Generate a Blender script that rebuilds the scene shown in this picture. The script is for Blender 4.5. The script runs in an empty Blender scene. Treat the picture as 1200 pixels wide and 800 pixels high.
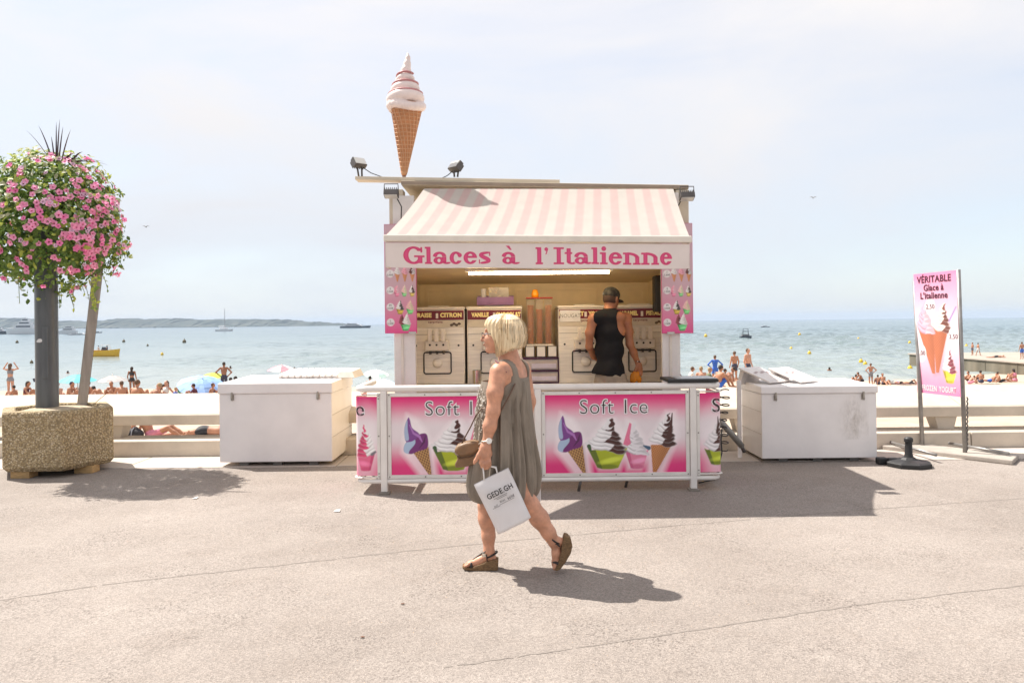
import bpy, bmesh, math, random
import numpy as np
from mathutils import Vector, Matrix

# ---------------------------------------------------------------- camera, sky, sun, exposure
SC = bpy.context.scene
COL = SC.collection
F = 933.333            # focal length in photograph pixels (28 mm on 36 mm, 1200 px wide)
HY = 377.5             # row of the horizon in the middle of the photograph
ROLL = math.radians(0.62)
EYE = 1.6
cam_d = bpy.data.cameras.new('camera')
cam_d.lens = 28.0; cam_d.sensor_width = 36.0; cam_d.sensor_fit = 'HORIZONTAL'
cam_d.shift_y = -(400 - HY) / 1200.0
cam_d.clip_start = 0.05; cam_d.clip_end = 30000
cam = bpy.data.objects.new('camera', cam_d); COL.objects.link(cam)
cam.matrix_world = Matrix.Translation((0, 0, EYE)) @ Matrix.Rotation(math.pi / 2, 4, 'X') @ Matrix.Rotation(-ROLL, 4, 'Z')
SC.camera = cam

SUN_DIR = Vector((0.56, -0.315, -1.0)).normalized()       # the way the light travels
sun_el = math.asin(-SUN_DIR.z)
sun_az = math.atan2(-SUN_DIR.x, -SUN_DIR.y)              # from +Y towards +X
world = bpy.data.worlds.new('World'); SC.world = world; world.use_nodes = True
wn = world.node_tree; wn.nodes.clear()
def wnode(t, **k):
    n = wn.nodes.new(t)
    for a, b in k.items(): setattr(n, a, b)
    return n
out = wnode('ShaderNodeOutputWorld'); bg = wnode('ShaderNodeBackground')
sky = wnode('ShaderNodeTexSky', sky_type='NISHITA', sun_disc=False, sun_elevation=sun_el, sun_rotation=sun_az,
            air_density=1.0, dust_density=0.6, ozone_density=1.0, altitude=5)
# thin bright cloud veil all over the dome
tc = wnode('ShaderNodeTexCoord'); mp = wnode('ShaderNodeMapping'); mp.inputs['Scale'].default_value = (1.0, 1.0, 3.2)
mp.inputs['Rotation'].default_value = (0.0, 0.22, 0.0)
nz = wnode('ShaderNodeTexNoise'); nz.inputs['Scale'].default_value = 1.7; nz.inputs['Detail'].default_value = 9; nz.inputs['Roughness'].default_value = 0.56
nz.inputs['Distortion'].default_value = 0.5
rmp = wnode('ShaderNodeMapRange'); rmp.inputs['From Min'].default_value = 0.34; rmp.inputs['From Max'].default_value = 0.68
rmp.inputs['To Min'].default_value = 0.58; rmp.inputs['To Max'].default_value = 1.0
mix = wnode('ShaderNodeMix', data_type='RGBA'); mix.inputs['B'].default_value = (4.95, 4.86, 4.96, 1)
sxyz = wnode('ShaderNodeSeparateXYZ'); vr = wnode('ShaderNodeValToRGB')      # the veil is thinner and bluer towards the horizon all round
vr.color_ramp.elements[0].position = 0.0; vr.color_ramp.elements[0].color = (3.7, 3.95, 4.4, 1)
vr.color_ramp.elements[1].position = 0.42; vr.color_ramp.elements[1].color = (5.5, 5.2, 5.0, 1)
wn.links.new(tc.outputs['Generated'], sxyz.inputs['Vector']); wn.links.new(sxyz.outputs['Z'], vr.inputs['Fac']); wn.links.new(vr.outputs['Color'], mix.inputs['B'])
wn.links.new(tc.outputs['Generated'], mp.inputs['Vector']); wn.links.new(mp.outputs['Vector'], nz.inputs['Vector'])
wn.links.new(nz.outputs['Fac'], rmp.inputs['Value']); wn.links.new(rmp.outputs['Result'], mix.inputs['Factor'])
wn.links.new(sky.outputs['Color'], mix.inputs['A']); wn.links.new(mix.outputs['Result'], bg.inputs['Color'])
bg.inputs['Strength'].default_value = 0.10
wn.links.new(bg.outputs['Background'], out.inputs['Surface'])

sun_d = bpy.data.lights.new('sun', 'SUN'); sun_d.energy = 4.2; sun_d.angle = math.radians(0.53); sun_d.color = (1.0, 0.945, 0.87)
sun = bpy.data.objects.new('sun', sun_d); COL.objects.link(sun)
sun.rotation_euler = SUN_DIR.to_track_quat('-Z', 'Y').to_euler(); sun.location = (-20, 10, 30)

vs = SC.view_settings
vs.view_transform = 'Standard'; vs.look = 'None'; vs.gamma = 1.0; vs.use_curve_mapping = False
vs.exposure = 0.98
SC.render.engine = 'CYCLES'
SC.cycles.max_bounces = 6; SC.cycles.volume_bounces = 1; SC.cycles.transparent_max_bounces = 12

random.seed(7); RNG = np.random.default_rng(11)
# ---------------------------------------------------------------- helpers
def P(px, py, d):
    """the place seen at photograph pixel (px, py) at depth d metres"""
    dx, dy = px - 600.0, HY - py
    c, s = math.cos(ROLL), math.sin(ROLL)
    return Vector(((dx * c + dy * s) / F * d, d, EYE + (-dx * s + dy * c) / F * d))
def lin(c):
    c = c / 255.0
    return c / 12.92 if c <= 0.04045 else ((c + 0.055) / 1.055) ** 2.4
def rgb(r, g, b): return (lin(r), lin(g), lin(b))

MATS = {}
def M(name, col, rough=0.6, metal=0.0, var=0.10, vscale=6.0, bump=0.0, bscale=60.0, spec=0.5, coat=0.0, emit=0.0, stretch=None, col2=None, lo=0.35, hi=0.65, detail=5, trans=0.0, sss=0.0, alpha=1.0):
    """principled material with noise-driven colour variation, gloss variation and relief; col is linear"""
    if name in MATS: return MATS[name]
    m = bpy.data.materials.new(name); m.use_nodes = True; nt = m.node_tree
    b = nt.nodes['Principled BSDF']; L = nt.links.new
    b.inputs['Roughness'].default_value = rough; b.inputs['Metallic'].default_value = metal
    b.inputs['Specular IOR Level'].default_value = spec
    if coat: b.inputs['Coat Weight'].default_value = coat; b.inputs['Coat Roughness'].default_value = 0.15
    if alpha < 1: b.inputs['Alpha'].default_value = alpha
    if trans: b.inputs['Transmission Weight'].default_value = trans
    if sss:
        b.inputs['Subsurface Weight'].default_value = sss; b.inputs['Subsurface Scale'].default_value = 0.01
        b.inputs['Subsurface Radius'].default_value = (1.0, 0.35, 0.2)
    t = nt.nodes.new('ShaderNodeTexCoord'); vec = t.outputs['Object']
    if stretch:
        mpn = nt.nodes.new('ShaderNodeMapping'); mpn.inputs['Scale'].default_value = stretch
        L(vec, mpn.inputs['Vector']); vec = mpn.outputs['Vector']
    n = nt.nodes.new('ShaderNodeTexNoise'); n.inputs['Scale'].default_value = vscale; n.inputs['Detail'].default_value = detail
    n.inputs['Roughness'].default_value = 0.6
    L(vec, n.inputs['Vector'])
    r = nt.nodes.new('ShaderNodeMapRange'); r.inputs['From Min'].default_value = lo; r.inputs['From Max'].default_value = hi
    L(n.outputs['Fac'], r.inputs['Value'])
    x = nt.nodes.new('ShaderNodeMix'); x.data_type = 'RGBA'
    c2 = col2 if col2 else tuple(c * (1 + var) for c in col)
    c1 = col if col2 else tuple(c * (1 - var) for c in col)
    x.inputs['A'].default_value = (*c1, 1); x.inputs['B'].default_value = (*c2, 1)
    L(r.outputs['Result'], x.inputs['Factor']); L(x.outputs['Result'], b.inputs['Base Color'])
    if bump:
        n2 = nt.nodes.new('ShaderNodeTexNoise'); n2.inputs['Scale'].default_value = bscale; n2.inputs['Detail'].default_value = 4
        L(vec, n2.inputs['Vector'])
        bp = nt.nodes.new('ShaderNodeBump'); bp.inputs['Strength'].default_value = bump; bp.inputs['Distance'].default_value = 0.01
        L(n2.outputs['Fac'], bp.inputs['Height']); L(bp.outputs['Normal'], b.inputs['Normal'])
    if emit:
        b.inputs['Emission Color'].default_value = (*col, 1); b.inputs['Emission Strength'].default_value = emit
    MATS[name] = m
    return m
def MPRINT(name, rough=0.35, coat=0.0, fabric=False):
    """colour comes from the print on the sheet (a colour attribute), with slight fading"""
    if name in MATS: return MATS[name]
    m = bpy.data.materials.new(name); m.use_nodes = True; nt = m.node_tree; b = nt.nodes['Principled BSDF']; L = nt.links.new
    b.inputs['Roughness'].default_value = rough; b.inputs['Coat Weight'].default_value = coat
    a = nt.nodes.new('ShaderNodeAttribute'); a.attribute_name = 'print'
    t = nt.nodes.new('ShaderNodeTexCoord'); n = nt.nodes.new('ShaderNodeTexNoise'); n.inputs['Scale'].default_value = 7; n.inputs['Detail'].default_value = 6
    L(t.outputs['Object'], n.inputs['Vector'])
    r = nt.nodes.new('ShaderNodeMapRange'); r.inputs['To Min'].default_value = 0.90; r.inputs['To Max'].default_value = 1.06; L(n.outputs['Fac'], r.inputs['Value'])
    x = nt.nodes.new('ShaderNodeVectorMath'); x.operation = 'SCALE'; L(a.outputs['Color'], x.inputs[0]); L(r.outputs['Result'], x.inputs['Scale'])
    L(x.outputs['Vector'], b.inputs['Base Color'])
    if fabric:
        tl = nt.nodes.new('ShaderNodeBsdfTranslucent'); L(x.outputs['Vector'], tl.inputs['Color']); ms = nt.nodes.new('ShaderNodeMixShader'); ms.inputs['Fac'].default_value = 0.42
        L(b.outputs['BSDF'], ms.inputs[1]); L(tl.outputs['BSDF'], ms.inputs[2]); L(ms.outputs['Shader'], nt.nodes['Material Output'].inputs['Surface'])
        n3 = nt.nodes.new('ShaderNodeTexNoise'); n3.inputs['Scale'].default_value = 9; L(t.outputs['Object'], n3.inputs['Vector'])
        bp = nt.nodes.new('ShaderNodeBump'); bp.inputs['Strength'].default_value = 0.25; bp.inputs['Distance'].default_value = 0.02
        L(n3.outputs['Fac'], bp.inputs['Height']); L(bp.outputs['Normal'], b.inputs['Normal'])
    MATS[name] = m
    return m

def tag(o, label=None, cat=None, group=None, kind=None):
    if label: o['label'] = label
    if cat: o['category'] = cat
    if group: o['group'] = group
    if kind: o['kind'] = kind
    return o
def thing(name, loc, label, cat, group=None):
    o = bpy.data.objects.new(name, None); COL.objects.link(o); o.location = Vector(loc); o.empty_display_size = 0.2
    return tag(o, label, cat, group)
def root_loc(p):
    v = Vector((0, 0, 0))
    while p is not None:
        v = v + p.location; p = p.parent
    return v
def link_mesh(name, me, mat, parent=None, smooth=False, bevel=0.0, bseg=2):
    o = bpy.data.objects.new(name, me); COL.objects.link(o)
    if mat is not None and not me.materials:
        for m in (mat if isinstance(mat, (list, tuple)) else [mat]): me.materials.append(m)
    if parent is not None:
        v = root_loc(parent)
        if v.length > 0 and not me.get('local'):
            me.transform(Matrix.Translation(-v)); me['local'] = 1
        o.parent = parent
    if smooth:
        me.polygons.foreach_set('use_smooth', [True] * len(me.polygons))
    if bevel:
        b = o.modifiers.new('bevel', 'BEVEL'); b.width = bevel; b.segments = bseg; b.limit_method = 'ANGLE'; b.angle_limit = math.radians(40)
        b.harden_normals = False
    return o

class MB:
    """collects shapes; .obj() links them as ONE mesh object"""
    def __init__(s): s.v = []; s.f = []; s.m = []; s.mi = 0
    def add(s, vs, fs):
        k = len(s.v); s.v += [tuple(v) for v in vs]; s.f += [tuple(i + k for i in f) for f in fs]; s.m += [s.mi] * len(fs); return s
    def mat(s, i): s.mi = i; return s
    def hexa(s, p):      # 8 corners: bottom 4 (ccw), top 4
        return s.add(p, [(3, 2, 1, 0), (4, 5, 6, 7), (0, 1, 5, 4), (1, 2, 6, 5), (2, 3, 7, 6), (3, 0, 4, 7)])
    def box(s, x0, x1, y0, y1, z0, z1, M4=None):
        p = [(x0, y0, z0), (x1, y0, z0), (x1, y1, z0), (x0, y1, z0), (x0, y0, z1), (x1, y0, z1), (x1, y1, z1), (x0, y1, z1)]
        if M4 is not None: p = [M4 @ Vector(q) for q in p]
        return s.hexa(p)
    def tube(s, path, r, n=8, cap=True, squash=1.0):
        path = [Vector(p) for p in path]; k = len(path)
        rs = r if isinstance(r, (list, tuple)) else [r] * k
        vs = []; prev = None
        for i in range(k):
            t = (path[min(i + 1, k - 1)] - path[max(i - 1, 0)]).normalized()
            if prev is None:
                a = Vector((0, 0, 1)) if abs(t.z) < 0.9 else Vector((1, 0, 0))
                u = t.cross(a).normalized()
            else:
                u = (prev - t * prev.dot(t))
                u = u.normalized() if u.length > 1e-6 else t.orthogonal().normalized()
            prev = u; w = t.cross(u)
            for j in range(n):
                an = 2 * math.pi * j / n
                vs.append(path[i] + (u * math.cos(an) + w * math.sin(an) * squash) * rs[i])
        fs = []
        for i in range(k - 1):
            for j in range(n):
                a, b = i * n + j, i * n + (j + 1) % n
                fs.append((a, b, b + n, a + n))
        if cap:
            fs.append(tuple(range(n - 1, -1, -1))); fs.append(tuple((k - 1) * n + j for j in range(n)))
        return s.add(vs, fs)
    def lathe(s, prof, c=(0, 0, 0), n=24, M4=None, sx=1.0, sy=1.0):
        c = Vector(c); vs = []; fs = []
        for (r, z) in prof:
            for j in range(n):
                a = 2 * math.pi * j / n
                p = Vector((r * math.cos(a) * sx, r * math.sin(a) * sy, z))
                vs.append((M4 @ p if M4 is not None else p) + c)
        k = len(prof)
        for i in range(k - 1):
            for j in range(n):
                a, b = i * n + j, i * n + (j + 1) % n
                fs.append((a, b, b + n, a + n))
        if prof[0][0] > 1e-4: fs.append(tuple(range(n - 1, -1, -1)))
        if prof[-1][0] > 1e-4: fs.append(tuple((k - 1) * n + j for j in range(n)))
        return s.add(vs, fs)
    def prism(s, poly, thick):    # poly: 3D points of one face, thick: offset vector
        n = len(poly); t = Vector(thick); a = [Vector(p) for p in poly]
        vs = a + [p + t for p in a]
        fs = [tuple(range(n)), tuple(range(2 * n - 1, n - 1, -1))]
        for i in range(n):
            j = (i + 1) % n; fs.append((j, i, i + n, j + n))
        return s.add(vs, fs)
    def ball(s, c, r, n=10, m=6, sc=(1, 1, 1)):
        prof = [(math.sin(math.pi * i / m) * r, -math.cos(math.pi * i / m) * r) for i in range(m + 1)]
        prof[0] = (1e-5, -r); prof[-1] = (1e-5, r)
        return s.lathe(prof, c, n, Matrix.Diagonal((*sc, 1)))
    def mesh(s, name):
        me = bpy.data.meshes.new(name); me.from_pydata(s.v, [], s.f)
        if max(s.m, default=0) > 0: me.polygons.foreach_set('material_index', s.m)
        me.update()
        bm = bmesh.new(); bm.from_mesh(me); bmesh.ops.recalc_face_normals(bm, faces=bm.faces); bm.to_mesh(me); bm.free()
        return me
    def obj(s, name, mat, parent=None, smooth=False, bevel=0.0, bseg=2):
        return link_mesh(name, s.mesh(name), mat, parent, smooth, bevel, bseg)
def auto_smooth(o, deg=35):
    me = o.data
    me.polygons.foreach_set('use_smooth', [True] * len(me.polygons))
    me.set_sharp_from_angle(angle=math.radians(deg))
    return o
def copy_tree(o, parent=None):
    c = o.copy(); COL.objects.link(c); c.parent = parent
    for ch in list(o.children): copy_tree(ch, c)
    return c

# ---- text as mesh -------------------------------------------------------------------------------
def text_mesh(txt, size, offset=0.0, align='CENTER', sx=1.0, shear=0.0, space=1.06):
    cu = bpy.data.curves.new('lettering', 'FONT'); cu.body = txt; cu.size = size; cu.align_x = align; cu.align_y = 'CENTER'
    cu.offset = offset; cu.shear = shear; cu.resolution_u = 4; cu.space_character = space
    o = bpy.data.objects.new('lettering', cu); COL.objects.link(o)
    dg = bpy.context.evaluated_depsgraph_get()
    me = bpy.data.meshes.new_from_object(o.evaluated_get(dg))
    bpy.data.objects.remove(o); bpy.data.curves.remove(cu)
    me.materials.clear()
    if sx != 1.0: me.transform(Matrix.Diagonal((sx, 1, 1, 1)))
    return me
def text(name, txt, size, origin, right, up, mat, parent, offset=0.0, align='CENTER', sx=1.0, shear=0.0, space=1.06):
    me = text_mesh(txt, size, offset, align, sx, shear, space)
    r = Vector(right).normalized(); u = Vector(up).normalized(); n = r.cross(u)
    me.transform(Matrix(((r.x, u.x, n.x, origin[0]), (r.y, u.y, n.y, origin[1]), (r.z, u.z, n.z, origin[2]), (0, 0, 0, 1))))
    return link_mesh(name, me, mat, parent)

# ---- a printed sheet: a fine grid whose vertices carry the print -----------------------------------
class Sheet:
    def __init__(s, w, h, step):
        s.w, s.h = w, h; s.nx = max(2, int(w / step)); s.ny = max(2, int(h / step)); s.px = w / s.nx
        x = np.linspace(0, w, s.nx + 1); y = np.linspace(0, h, s.ny + 1)
        s.X, s.Y = np.meshgrid(x, y); s.c = np.ones((s.ny + 1, s.nx + 1, 3))
    def paint(s, d, col, soft=None, alpha=1.0):
        """d signed distance array (negative inside)"""
        a = np.clip(0.5 - d / (soft if soft else s.px * 1.3), 0, 1)[..., None] * alpha
        col = np.asarray(col); s.c = s.c * (1 - a) + col * a
    def poly(s, pts):
        pts = np.asarray(pts, float); X, Y = s.X, s.Y
        d = np.full(X.shape, 1e9); sg = np.ones(X.shape); n = len(pts); j = n - 1
        for i in range(n):
            ex, ey = pts[j] - pts[i]; wx, wy = X - pts[i, 0], Y - pts[i, 1]
            t = np.clip((wx * ex + wy * ey) / (ex * ex + ey * ey + 1e-12), 0, 1)
            d = np.minimum(d, (wx - ex * t) ** 2 + (wy - ey * t) ** 2)
            c1 = Y >= pts[i, 1]; c2 = Y < pts[j, 1]; c3 = ex * wy > ey * wx
            sw = (c1 & c2 & c3) | (~c1 & ~c2 & ~c3); sg = np.where(sw, -sg, sg); j = i
        return sg * np.sqrt(d)
    def ell(s, cx, cy, rx, ry, rot=0.0):
        c, n = math.cos(rot), math.sin(rot); x, y = s.X - cx, s.Y - cy
        u, v = (x * c + y * n) / rx, (-x * n + y * c) / ry
        return (np.sqrt(u * u + v * v) - 1) * min(rx, ry)
    def rect(s, x0, x1, y0, y1): 
        return np.maximum(np.abs(s.X - (x0 + x1) / 2) - (x1 - x0) / 2, np.abs(s.Y - (y0 + y1) / 2) - (y1 - y0) / 2)
    def stroke(s, pts, ws):
        d = np.full(s.X.shape, 1e9); ws = ws if isinstance(ws, (list, tuple)) else [ws] * len(pts)
        for i in range(len(pts) - 1):
            (ax, ay), (bx, by) = pts[i], pts[i + 1]; ex, ey = bx - ax, by - ay
            t = np.clip(((s.X - ax) * ex + (s.Y - ay) * ey) / (ex * ex + ey * ey + 1e-12), 0, 1)
            d = np.minimum(d, np.hypot(s.X - ax - ex * t, s.Y - ay - ey * t) - (ws[i] + (ws[i + 1] - ws[i]) * t) / 2)
        return d
    def obj(s, name, mat, parent, fn):
        """fn(X, Y) -> (x, y, z) arrays"""
        x, y, z = fn(s.X, s.Y); v = np.stack([x, y, z], -1).reshape(-1, 3)
        nx, ny = s.nx, s.ny; i = np.arange(ny)[:, None] * (nx + 1) + np.arange(nx)[None, :]
        q = np.stack([i, i + 1, i + nx + 2, i + nx + 1], -1).reshape(-1, 4)
        me = bpy.data.meshes.new(name)
        me.vertices.add(len(v)); me.vertices.foreach_set('co', v.ravel())
        me.loops.add(q.size); me.loops.foreach_set('vertex_index', q.ravel().astype(np.int32))
        me.polygons.add(len(q)); me.polygons.foreach_set('loop_start', (np.arange(len(q)) * 4).astype(np.int32))
        me.update(calc_edges=True); me.validate()
        at = me.attributes.new('print', 'FLOAT_COLOR', 'POINT')
        c = np.concatenate([np.clip(s.c.reshape(-1, 3), 0, 1), np.ones((len(v), 1))], 1)
        at.data.foreach_set('color', c.ravel().astype(np.float32))
        return link_mesh(name, me, mat, parent, smooth=True)

# ---- smooth bodies: distance field + surface nets ---------------------------------------------------
class Body:
    def __init__(s): s.p = []
    def cap(s, a, b, ra, rb, k=0.03, m=0, sub=False):
        s.p.append(('c', np.array(a, float), np.array(b, float), ra, rb, k, m, sub)); return s
    def chain(s, pts, rs, k=0.03, m=0):
        for i in range(len(pts) - 1): s.cap(pts[i], pts[i + 1], rs[i], rs[i + 1], k, m)
        return s
    def ell(s, c, r, R=None, k=0.03, m=0, sub=False):
        s.p.append(('e', np.array(c, float), np.array(r, float), np.eye(3) if R is None else np.array(R, float), 0, k, m, sub)); return s
    def bounds(s):
        lo, hi = [], []
        for p in s.p:
            if p[7]: continue
            if p[0] == 'c':
                lo.append(np.minimum(p[1] - p[3], p[2] - p[4])); hi.append(np.maximum(p[1] + p[3], p[2] + p[4]))
            else:
                e = np.sqrt(((p[3].T * p[2]) ** 2).sum(1)); lo.append(p[1] - e); hi.append(p[1] + e)
        return np.min(lo, 0), np.max(hi, 0)
    @staticmethod
    def dist(p, X, Y, Z):
        if p[0] == 'c':
            a, b = p[1], p[2]; e = b - a; l = float(e @ e) + 1e-12
            t = np.clip(((X - a[0]) * e[0] + (Y - a[1]) * e[1] + (Z - a[2]) * e[2]) / l, 0, 1)
            return np.sqrt((X - a[0] - e[0] * t) ** 2 + (Y - a[1] - e[1] * t) ** 2 + (Z - a[2] - e[2] * t) ** 2) - (p[3] + (p[4] - p[3]) * t)
        c, r, R = p[1], p[2], p[3]
        q = [((X - c[0]) * R[i][0] + (Y - c[1]) * R[i][1] + (Z - c[2]) * R[i][2]) / r[i] for i in range(3)]
        k0 = np.sqrt(q[0] ** 2 + q[1] ** 2 + q[2] ** 2) + 1e-9
        k1 = np.sqrt((q[0] / r[0]) ** 2 + (q[1] / r[1]) ** 2 + (q[2] / r[2]) ** 2) + 1e-9
        return k0 * (k0 - 1) / k1
    def field(s, h, pad=0.03):
        lo, hi = s.bounds(); lo = lo - pad - 2 * h; hi = hi + pad + 2 * h
        n = np.ceil((hi - lo) / h).astype(int) + 1
        ax = [lo[i] + h * np.arange(n[i]) for i in range(3)]
        D = np.full(n, 0.5, np.float32); T = np.zeros(n, np.int8); B = np.full(n, 9.0, np.float32)
        for p in s.p:
            mg = p[5] * 1.5 + 3 * h + 0.02
            if p[0] == 'c': l = np.minimum(p[1] - p[3], p[2] - p[4]) - mg; u = np.maximum(p[1] + p[3], p[2] + p[4]) + mg
            else:
                e = np.sqrt(((p[3].T * p[2]) ** 2).sum(1)); l = p[1] - e - mg; u = p[1] + e + mg
            i0 = np.clip(((l - lo) / h).astype(int), 0, n - 1); i1 = np.clip(((u - lo) / h).astype(int) + 2, 1, n)
            sl = tuple(slice(a, b) for a, b in zip(i0, i1))
            X, Y, Z = np.meshgrid(ax[0][sl[0]], ax[1][sl[1]], ax[2][sl[2]], indexing='ij', sparse=True)
            d = s.dist(p, X, Y, Z).astype(np.float32); o = D[sl]; k = max(p[5], 1e-4)
            if p[7]:
                hh = np.clip(0.5 - 0.5 * (o + d) / k, 0, 1); D[sl] = o * (1 - hh) - d * hh + k * hh * (1 - hh)
            else:
                hh = np.clip(0.5 + 0.5 * (o - d) / k, 0, 1); D[sl] = o * (1 - hh) + d * hh - k * hh * (1 - hh)
                w = d < B[sl]; B[sl] = np.where(w, d, B[sl]); T[sl] = np.where(w, p[6], T[sl])
        return D, T, ax
    def mesh(s, name, h, mod=None):
        D, T, ax = s.field(h)
        if mod is not None:
            X, Y, Z = np.meshgrid(*ax, indexing='ij', sparse=True); D = mod(D, X, Y, Z)
        return nets(name, D, T, ax)
def nets(name, D, T, ax):
    h = ax[0][1] - ax[0][0]; lo = np.array([a[0] for a in ax])
    neg = D < 0
    c = [neg[i:neg.shape[0] - 1 + i, j:neg.shape[1] - 1 + j, k:neg.shape[2] - 1 + k] for i in (0, 1) for j in (0, 1) for k in (0, 1)]
    cnt = sum(x.astype(np.int8) for x in c); act = (cnt > 0) & (cnt < 8)
    I = np.argwhere(act); vid = np.full(act.shape, -1, np.int64); vid[act] = np.arange(len(I))
    val = np.stack([D[I[:, 0] + i, I[:, 1] + j, I[:, 2] + k] for i in (0, 1) for j in (0, 1) for k in (0, 1)], 1)
    offs = np.array([(i, j, k) for i in (0, 1) for j in (0, 1) for k in (0, 1)], float)
    pos = np.zeros((len(I), 3)); num = np.zeros(len(I))
    for a in range(8):
        for b in range(a + 1, 8):
            if np.abs(offs[a] - offs[b]).sum() != 1: continue
            va, vb = val[:, a], val[:, b]; m = (va < 0) != (vb < 0)
            t = np.where(m, va / np.where(m, va - vb, 1), 0)
            p = offs[a] + t[:, None] * (offs[b] - offs[a]); pos += p * m[:, None]; num += m
    V = lo + h * (I + pos / num[:, None])
    Fs = []
    for axis in range(3):
        s0 = [slice(None)] * 3; s1 = [slice(None)] * 3; s0[axis] = slice(0, -1); s1[axis] = slice(1, None)
        a, b = neg[tuple(s0)], neg[tuple(s1)]
        E = np.argwhere(a != b)
        o1, o2 = [(1, 2), (2, 0), (0, 1)][axis]
        ok = (E[:, o1] > 0) & (E[:, o2] > 0) & (E[:, o1] < D.shape[o1] - 1) & (E[:, o2] < D.shape[o2] - 1); E = E[ok]
        q = []
        for du, dv in ((-1, -1), (0, -1), (0, 0), (-1, 0)):
            G = E.copy(); G[:, o1] += du; G[:, o2] += dv; q.append(vid[G[:, 0], G[:, 1], G[:, 2]])
        q = np.stack(q, 1); fl = ~a[tuple(E.T)]; q[fl] = q[fl][:, ::-1]; Fs.append(q)
    Q = np.concatenate(Fs); Q = Q[(Q >= 0).all(1)]
    me = bpy.data.meshes.new(name)
    me.vertices.add(len(V)); me.vertices.foreach_set('co', V.ravel())
    me.loops.add(Q.size); me.loops.foreach_set('vertex_index', Q.ravel().astype(np.int32))
    me.polygons.add(len(Q)); me.polygons.foreach_set('loop_start', (np.arange(len(Q)) * 4).astype(np.int32))
    me.update(calc_edges=True)
    if T is not None:
        tv = T[I[:, 0], I[:, 1], I[:, 2]]; me.polygons.foreach_set('material_index', tv[Q[:, 0]].astype(np.int32))
    me.polygons.foreach_set('use_smooth', [True] * len(Q))
    return me
# ---------------------------------------------------------------- the setting
def asphalt_mat():
    m = bpy.data.materials.new('worn pale asphalt'); m.use_nodes = True; nt = m.node_tree; b = nt.nodes['Principled BSDF']; L = nt.links.new
    b.inputs['Roughness'].default_value = 0.85; b.inputs['Specular IOR Level'].default_value = 0.25
    t = nt.nodes.new('ShaderNodeTexCoord'); o = t.outputs['Object']
    def noise(sc, det=4, ro=0.6):
        n = nt.nodes.new('ShaderNodeTexNoise'); n.inputs['Scale'].default_value = sc; n.inputs['Detail'].default_value = det; n.inputs['Roughness'].default_value = ro
        L(o, n.inputs['Vector']); return n.outputs['Fac']
    def rng(v, a, b_, c=0, d=1):
        r = nt.nodes.new('ShaderNodeMapRange'); L(v, r.inputs['Value']); r.inputs['From Min'].default_value = a; r.inputs['From Max'].default_value = b_
        r.inputs['To Min'].default_value = c; r.inputs['To Max'].default_value = d; return r.outputs['Result']
    def mixc(f, a, b_):
        x = nt.nodes.new('ShaderNodeMix'); x.data_type = 'RGBA'; L(f, x.inputs['Factor'])
        for v, s in ((a, 'A'), (b_, 'B')):
            if isinstance(v, tuple): x.inputs[s].default_value = (*v, 1)
            else: L(v, x.inputs[s])
        return x.outputs['Result']
    vo = nt.nodes.new('ShaderNodeTexVoronoi'); vo.inputs['Scale'].default_value = 150; L(o, vo.inputs['Vector'])
    sep = nt.nodes.new('ShaderNodeSeparateColor'); L(vo.outputs['Color'], sep.inputs['Color'])
    base = mixc(rng(noise(0.55, 6), 0.36, 0.66), (0.268, 0.234, 0.210), (0.335, 0.297, 0.270))       # large worn patches
    base = mixc(rng(noise(3.1, 6, 0.7), 0.5, 0.78, 0, 0.40), base, (0.255, 0.215, 0.185))                # smudges
    grain = mixc(rng(sep.outputs['Red'], 0.0, 1.0, 0, 1), (0.55, 0.54, 0.53), (1.30, 1.28, 1.25))        # stones of the surface
    grain = mixc(rng(noise(26, 3), 0.60, 0.72, 0, 0.55), grain, (0.5, 0.48, 0.46))
    # dark stones show where the binder has worn off
    vp = nt.nodes.new('ShaderNodeTexVoronoi'); vp.inputs['Scale'].default_value = 105; L(o, vp.inputs['Vector'])
    sp2 = nt.nodes.new('ShaderNodeSeparateColor'); L(vp.outputs['Color'], sp2.inputs['Color'])
    dm = nt.nodes.new('ShaderNodeMath'); dm.operation = 'MULTIPLY'; L(rng(sp2.outputs['Green'], .80, .86), dm.inputs[0]); L(rng(noise(1.4, 5, .65), .44, .66, .12, 1.0), dm.inputs[1])
    grain = mixc(dm.outputs['Value'], grain, (0.22, 0.19, 0.17))
    base = mixc(rng(noise(0.9, 8, .75), .56, .74, 0, .45), base, (0.205, 0.172, 0.15))
    base = mixc(rng(noise(1.9, 7, .7), .60, .72, 0, .5), base, (0.40, 0.36, 0.325))
    x = nt.nodes.new('ShaderNodeMix'); x.data_type = 'RGBA'; x.blend_type = 'MULTIPLY'; x.inputs['Factor'].default_value = 0.62
    L(base, x.inputs['A']); L(grain, x.inputs['B']); L(x.outputs['Result'], b.inputs['Base Color'])
    bp = nt.nodes.new('ShaderNodeBump'); bp.inputs['Strength'].default_value = 0.55; bp.inputs['Distance'].default_value = 0.006
    L(vo.outputs['Distance'], bp.inputs['Height'])
    bp2 = nt.nodes.new('ShaderNodeBump'); bp2.inputs['Strength'].default_value = 0.5; bp2.inputs['Distance'].default_value = 0.03
    L(noise(4.5, 4), bp2.inputs['Height']); L(bp.outputs['Normal'], bp2.inputs['Normal']); L(bp2.outputs['Normal'], b.inputs['Normal'])
    return m
ASPH = asphalt_mat()
concrete = M('sunned concrete', (0.52, 0.46, 0.39), 0.8, var=0.10, vscale=2.2, bump=0.25, bscale=40)
concrete_pale = M('pale concrete paving', (0.47, 0.41, 0.36), 0.85, var=0.09, vscale=1.3, bump=0.2, bscale=50)

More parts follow.
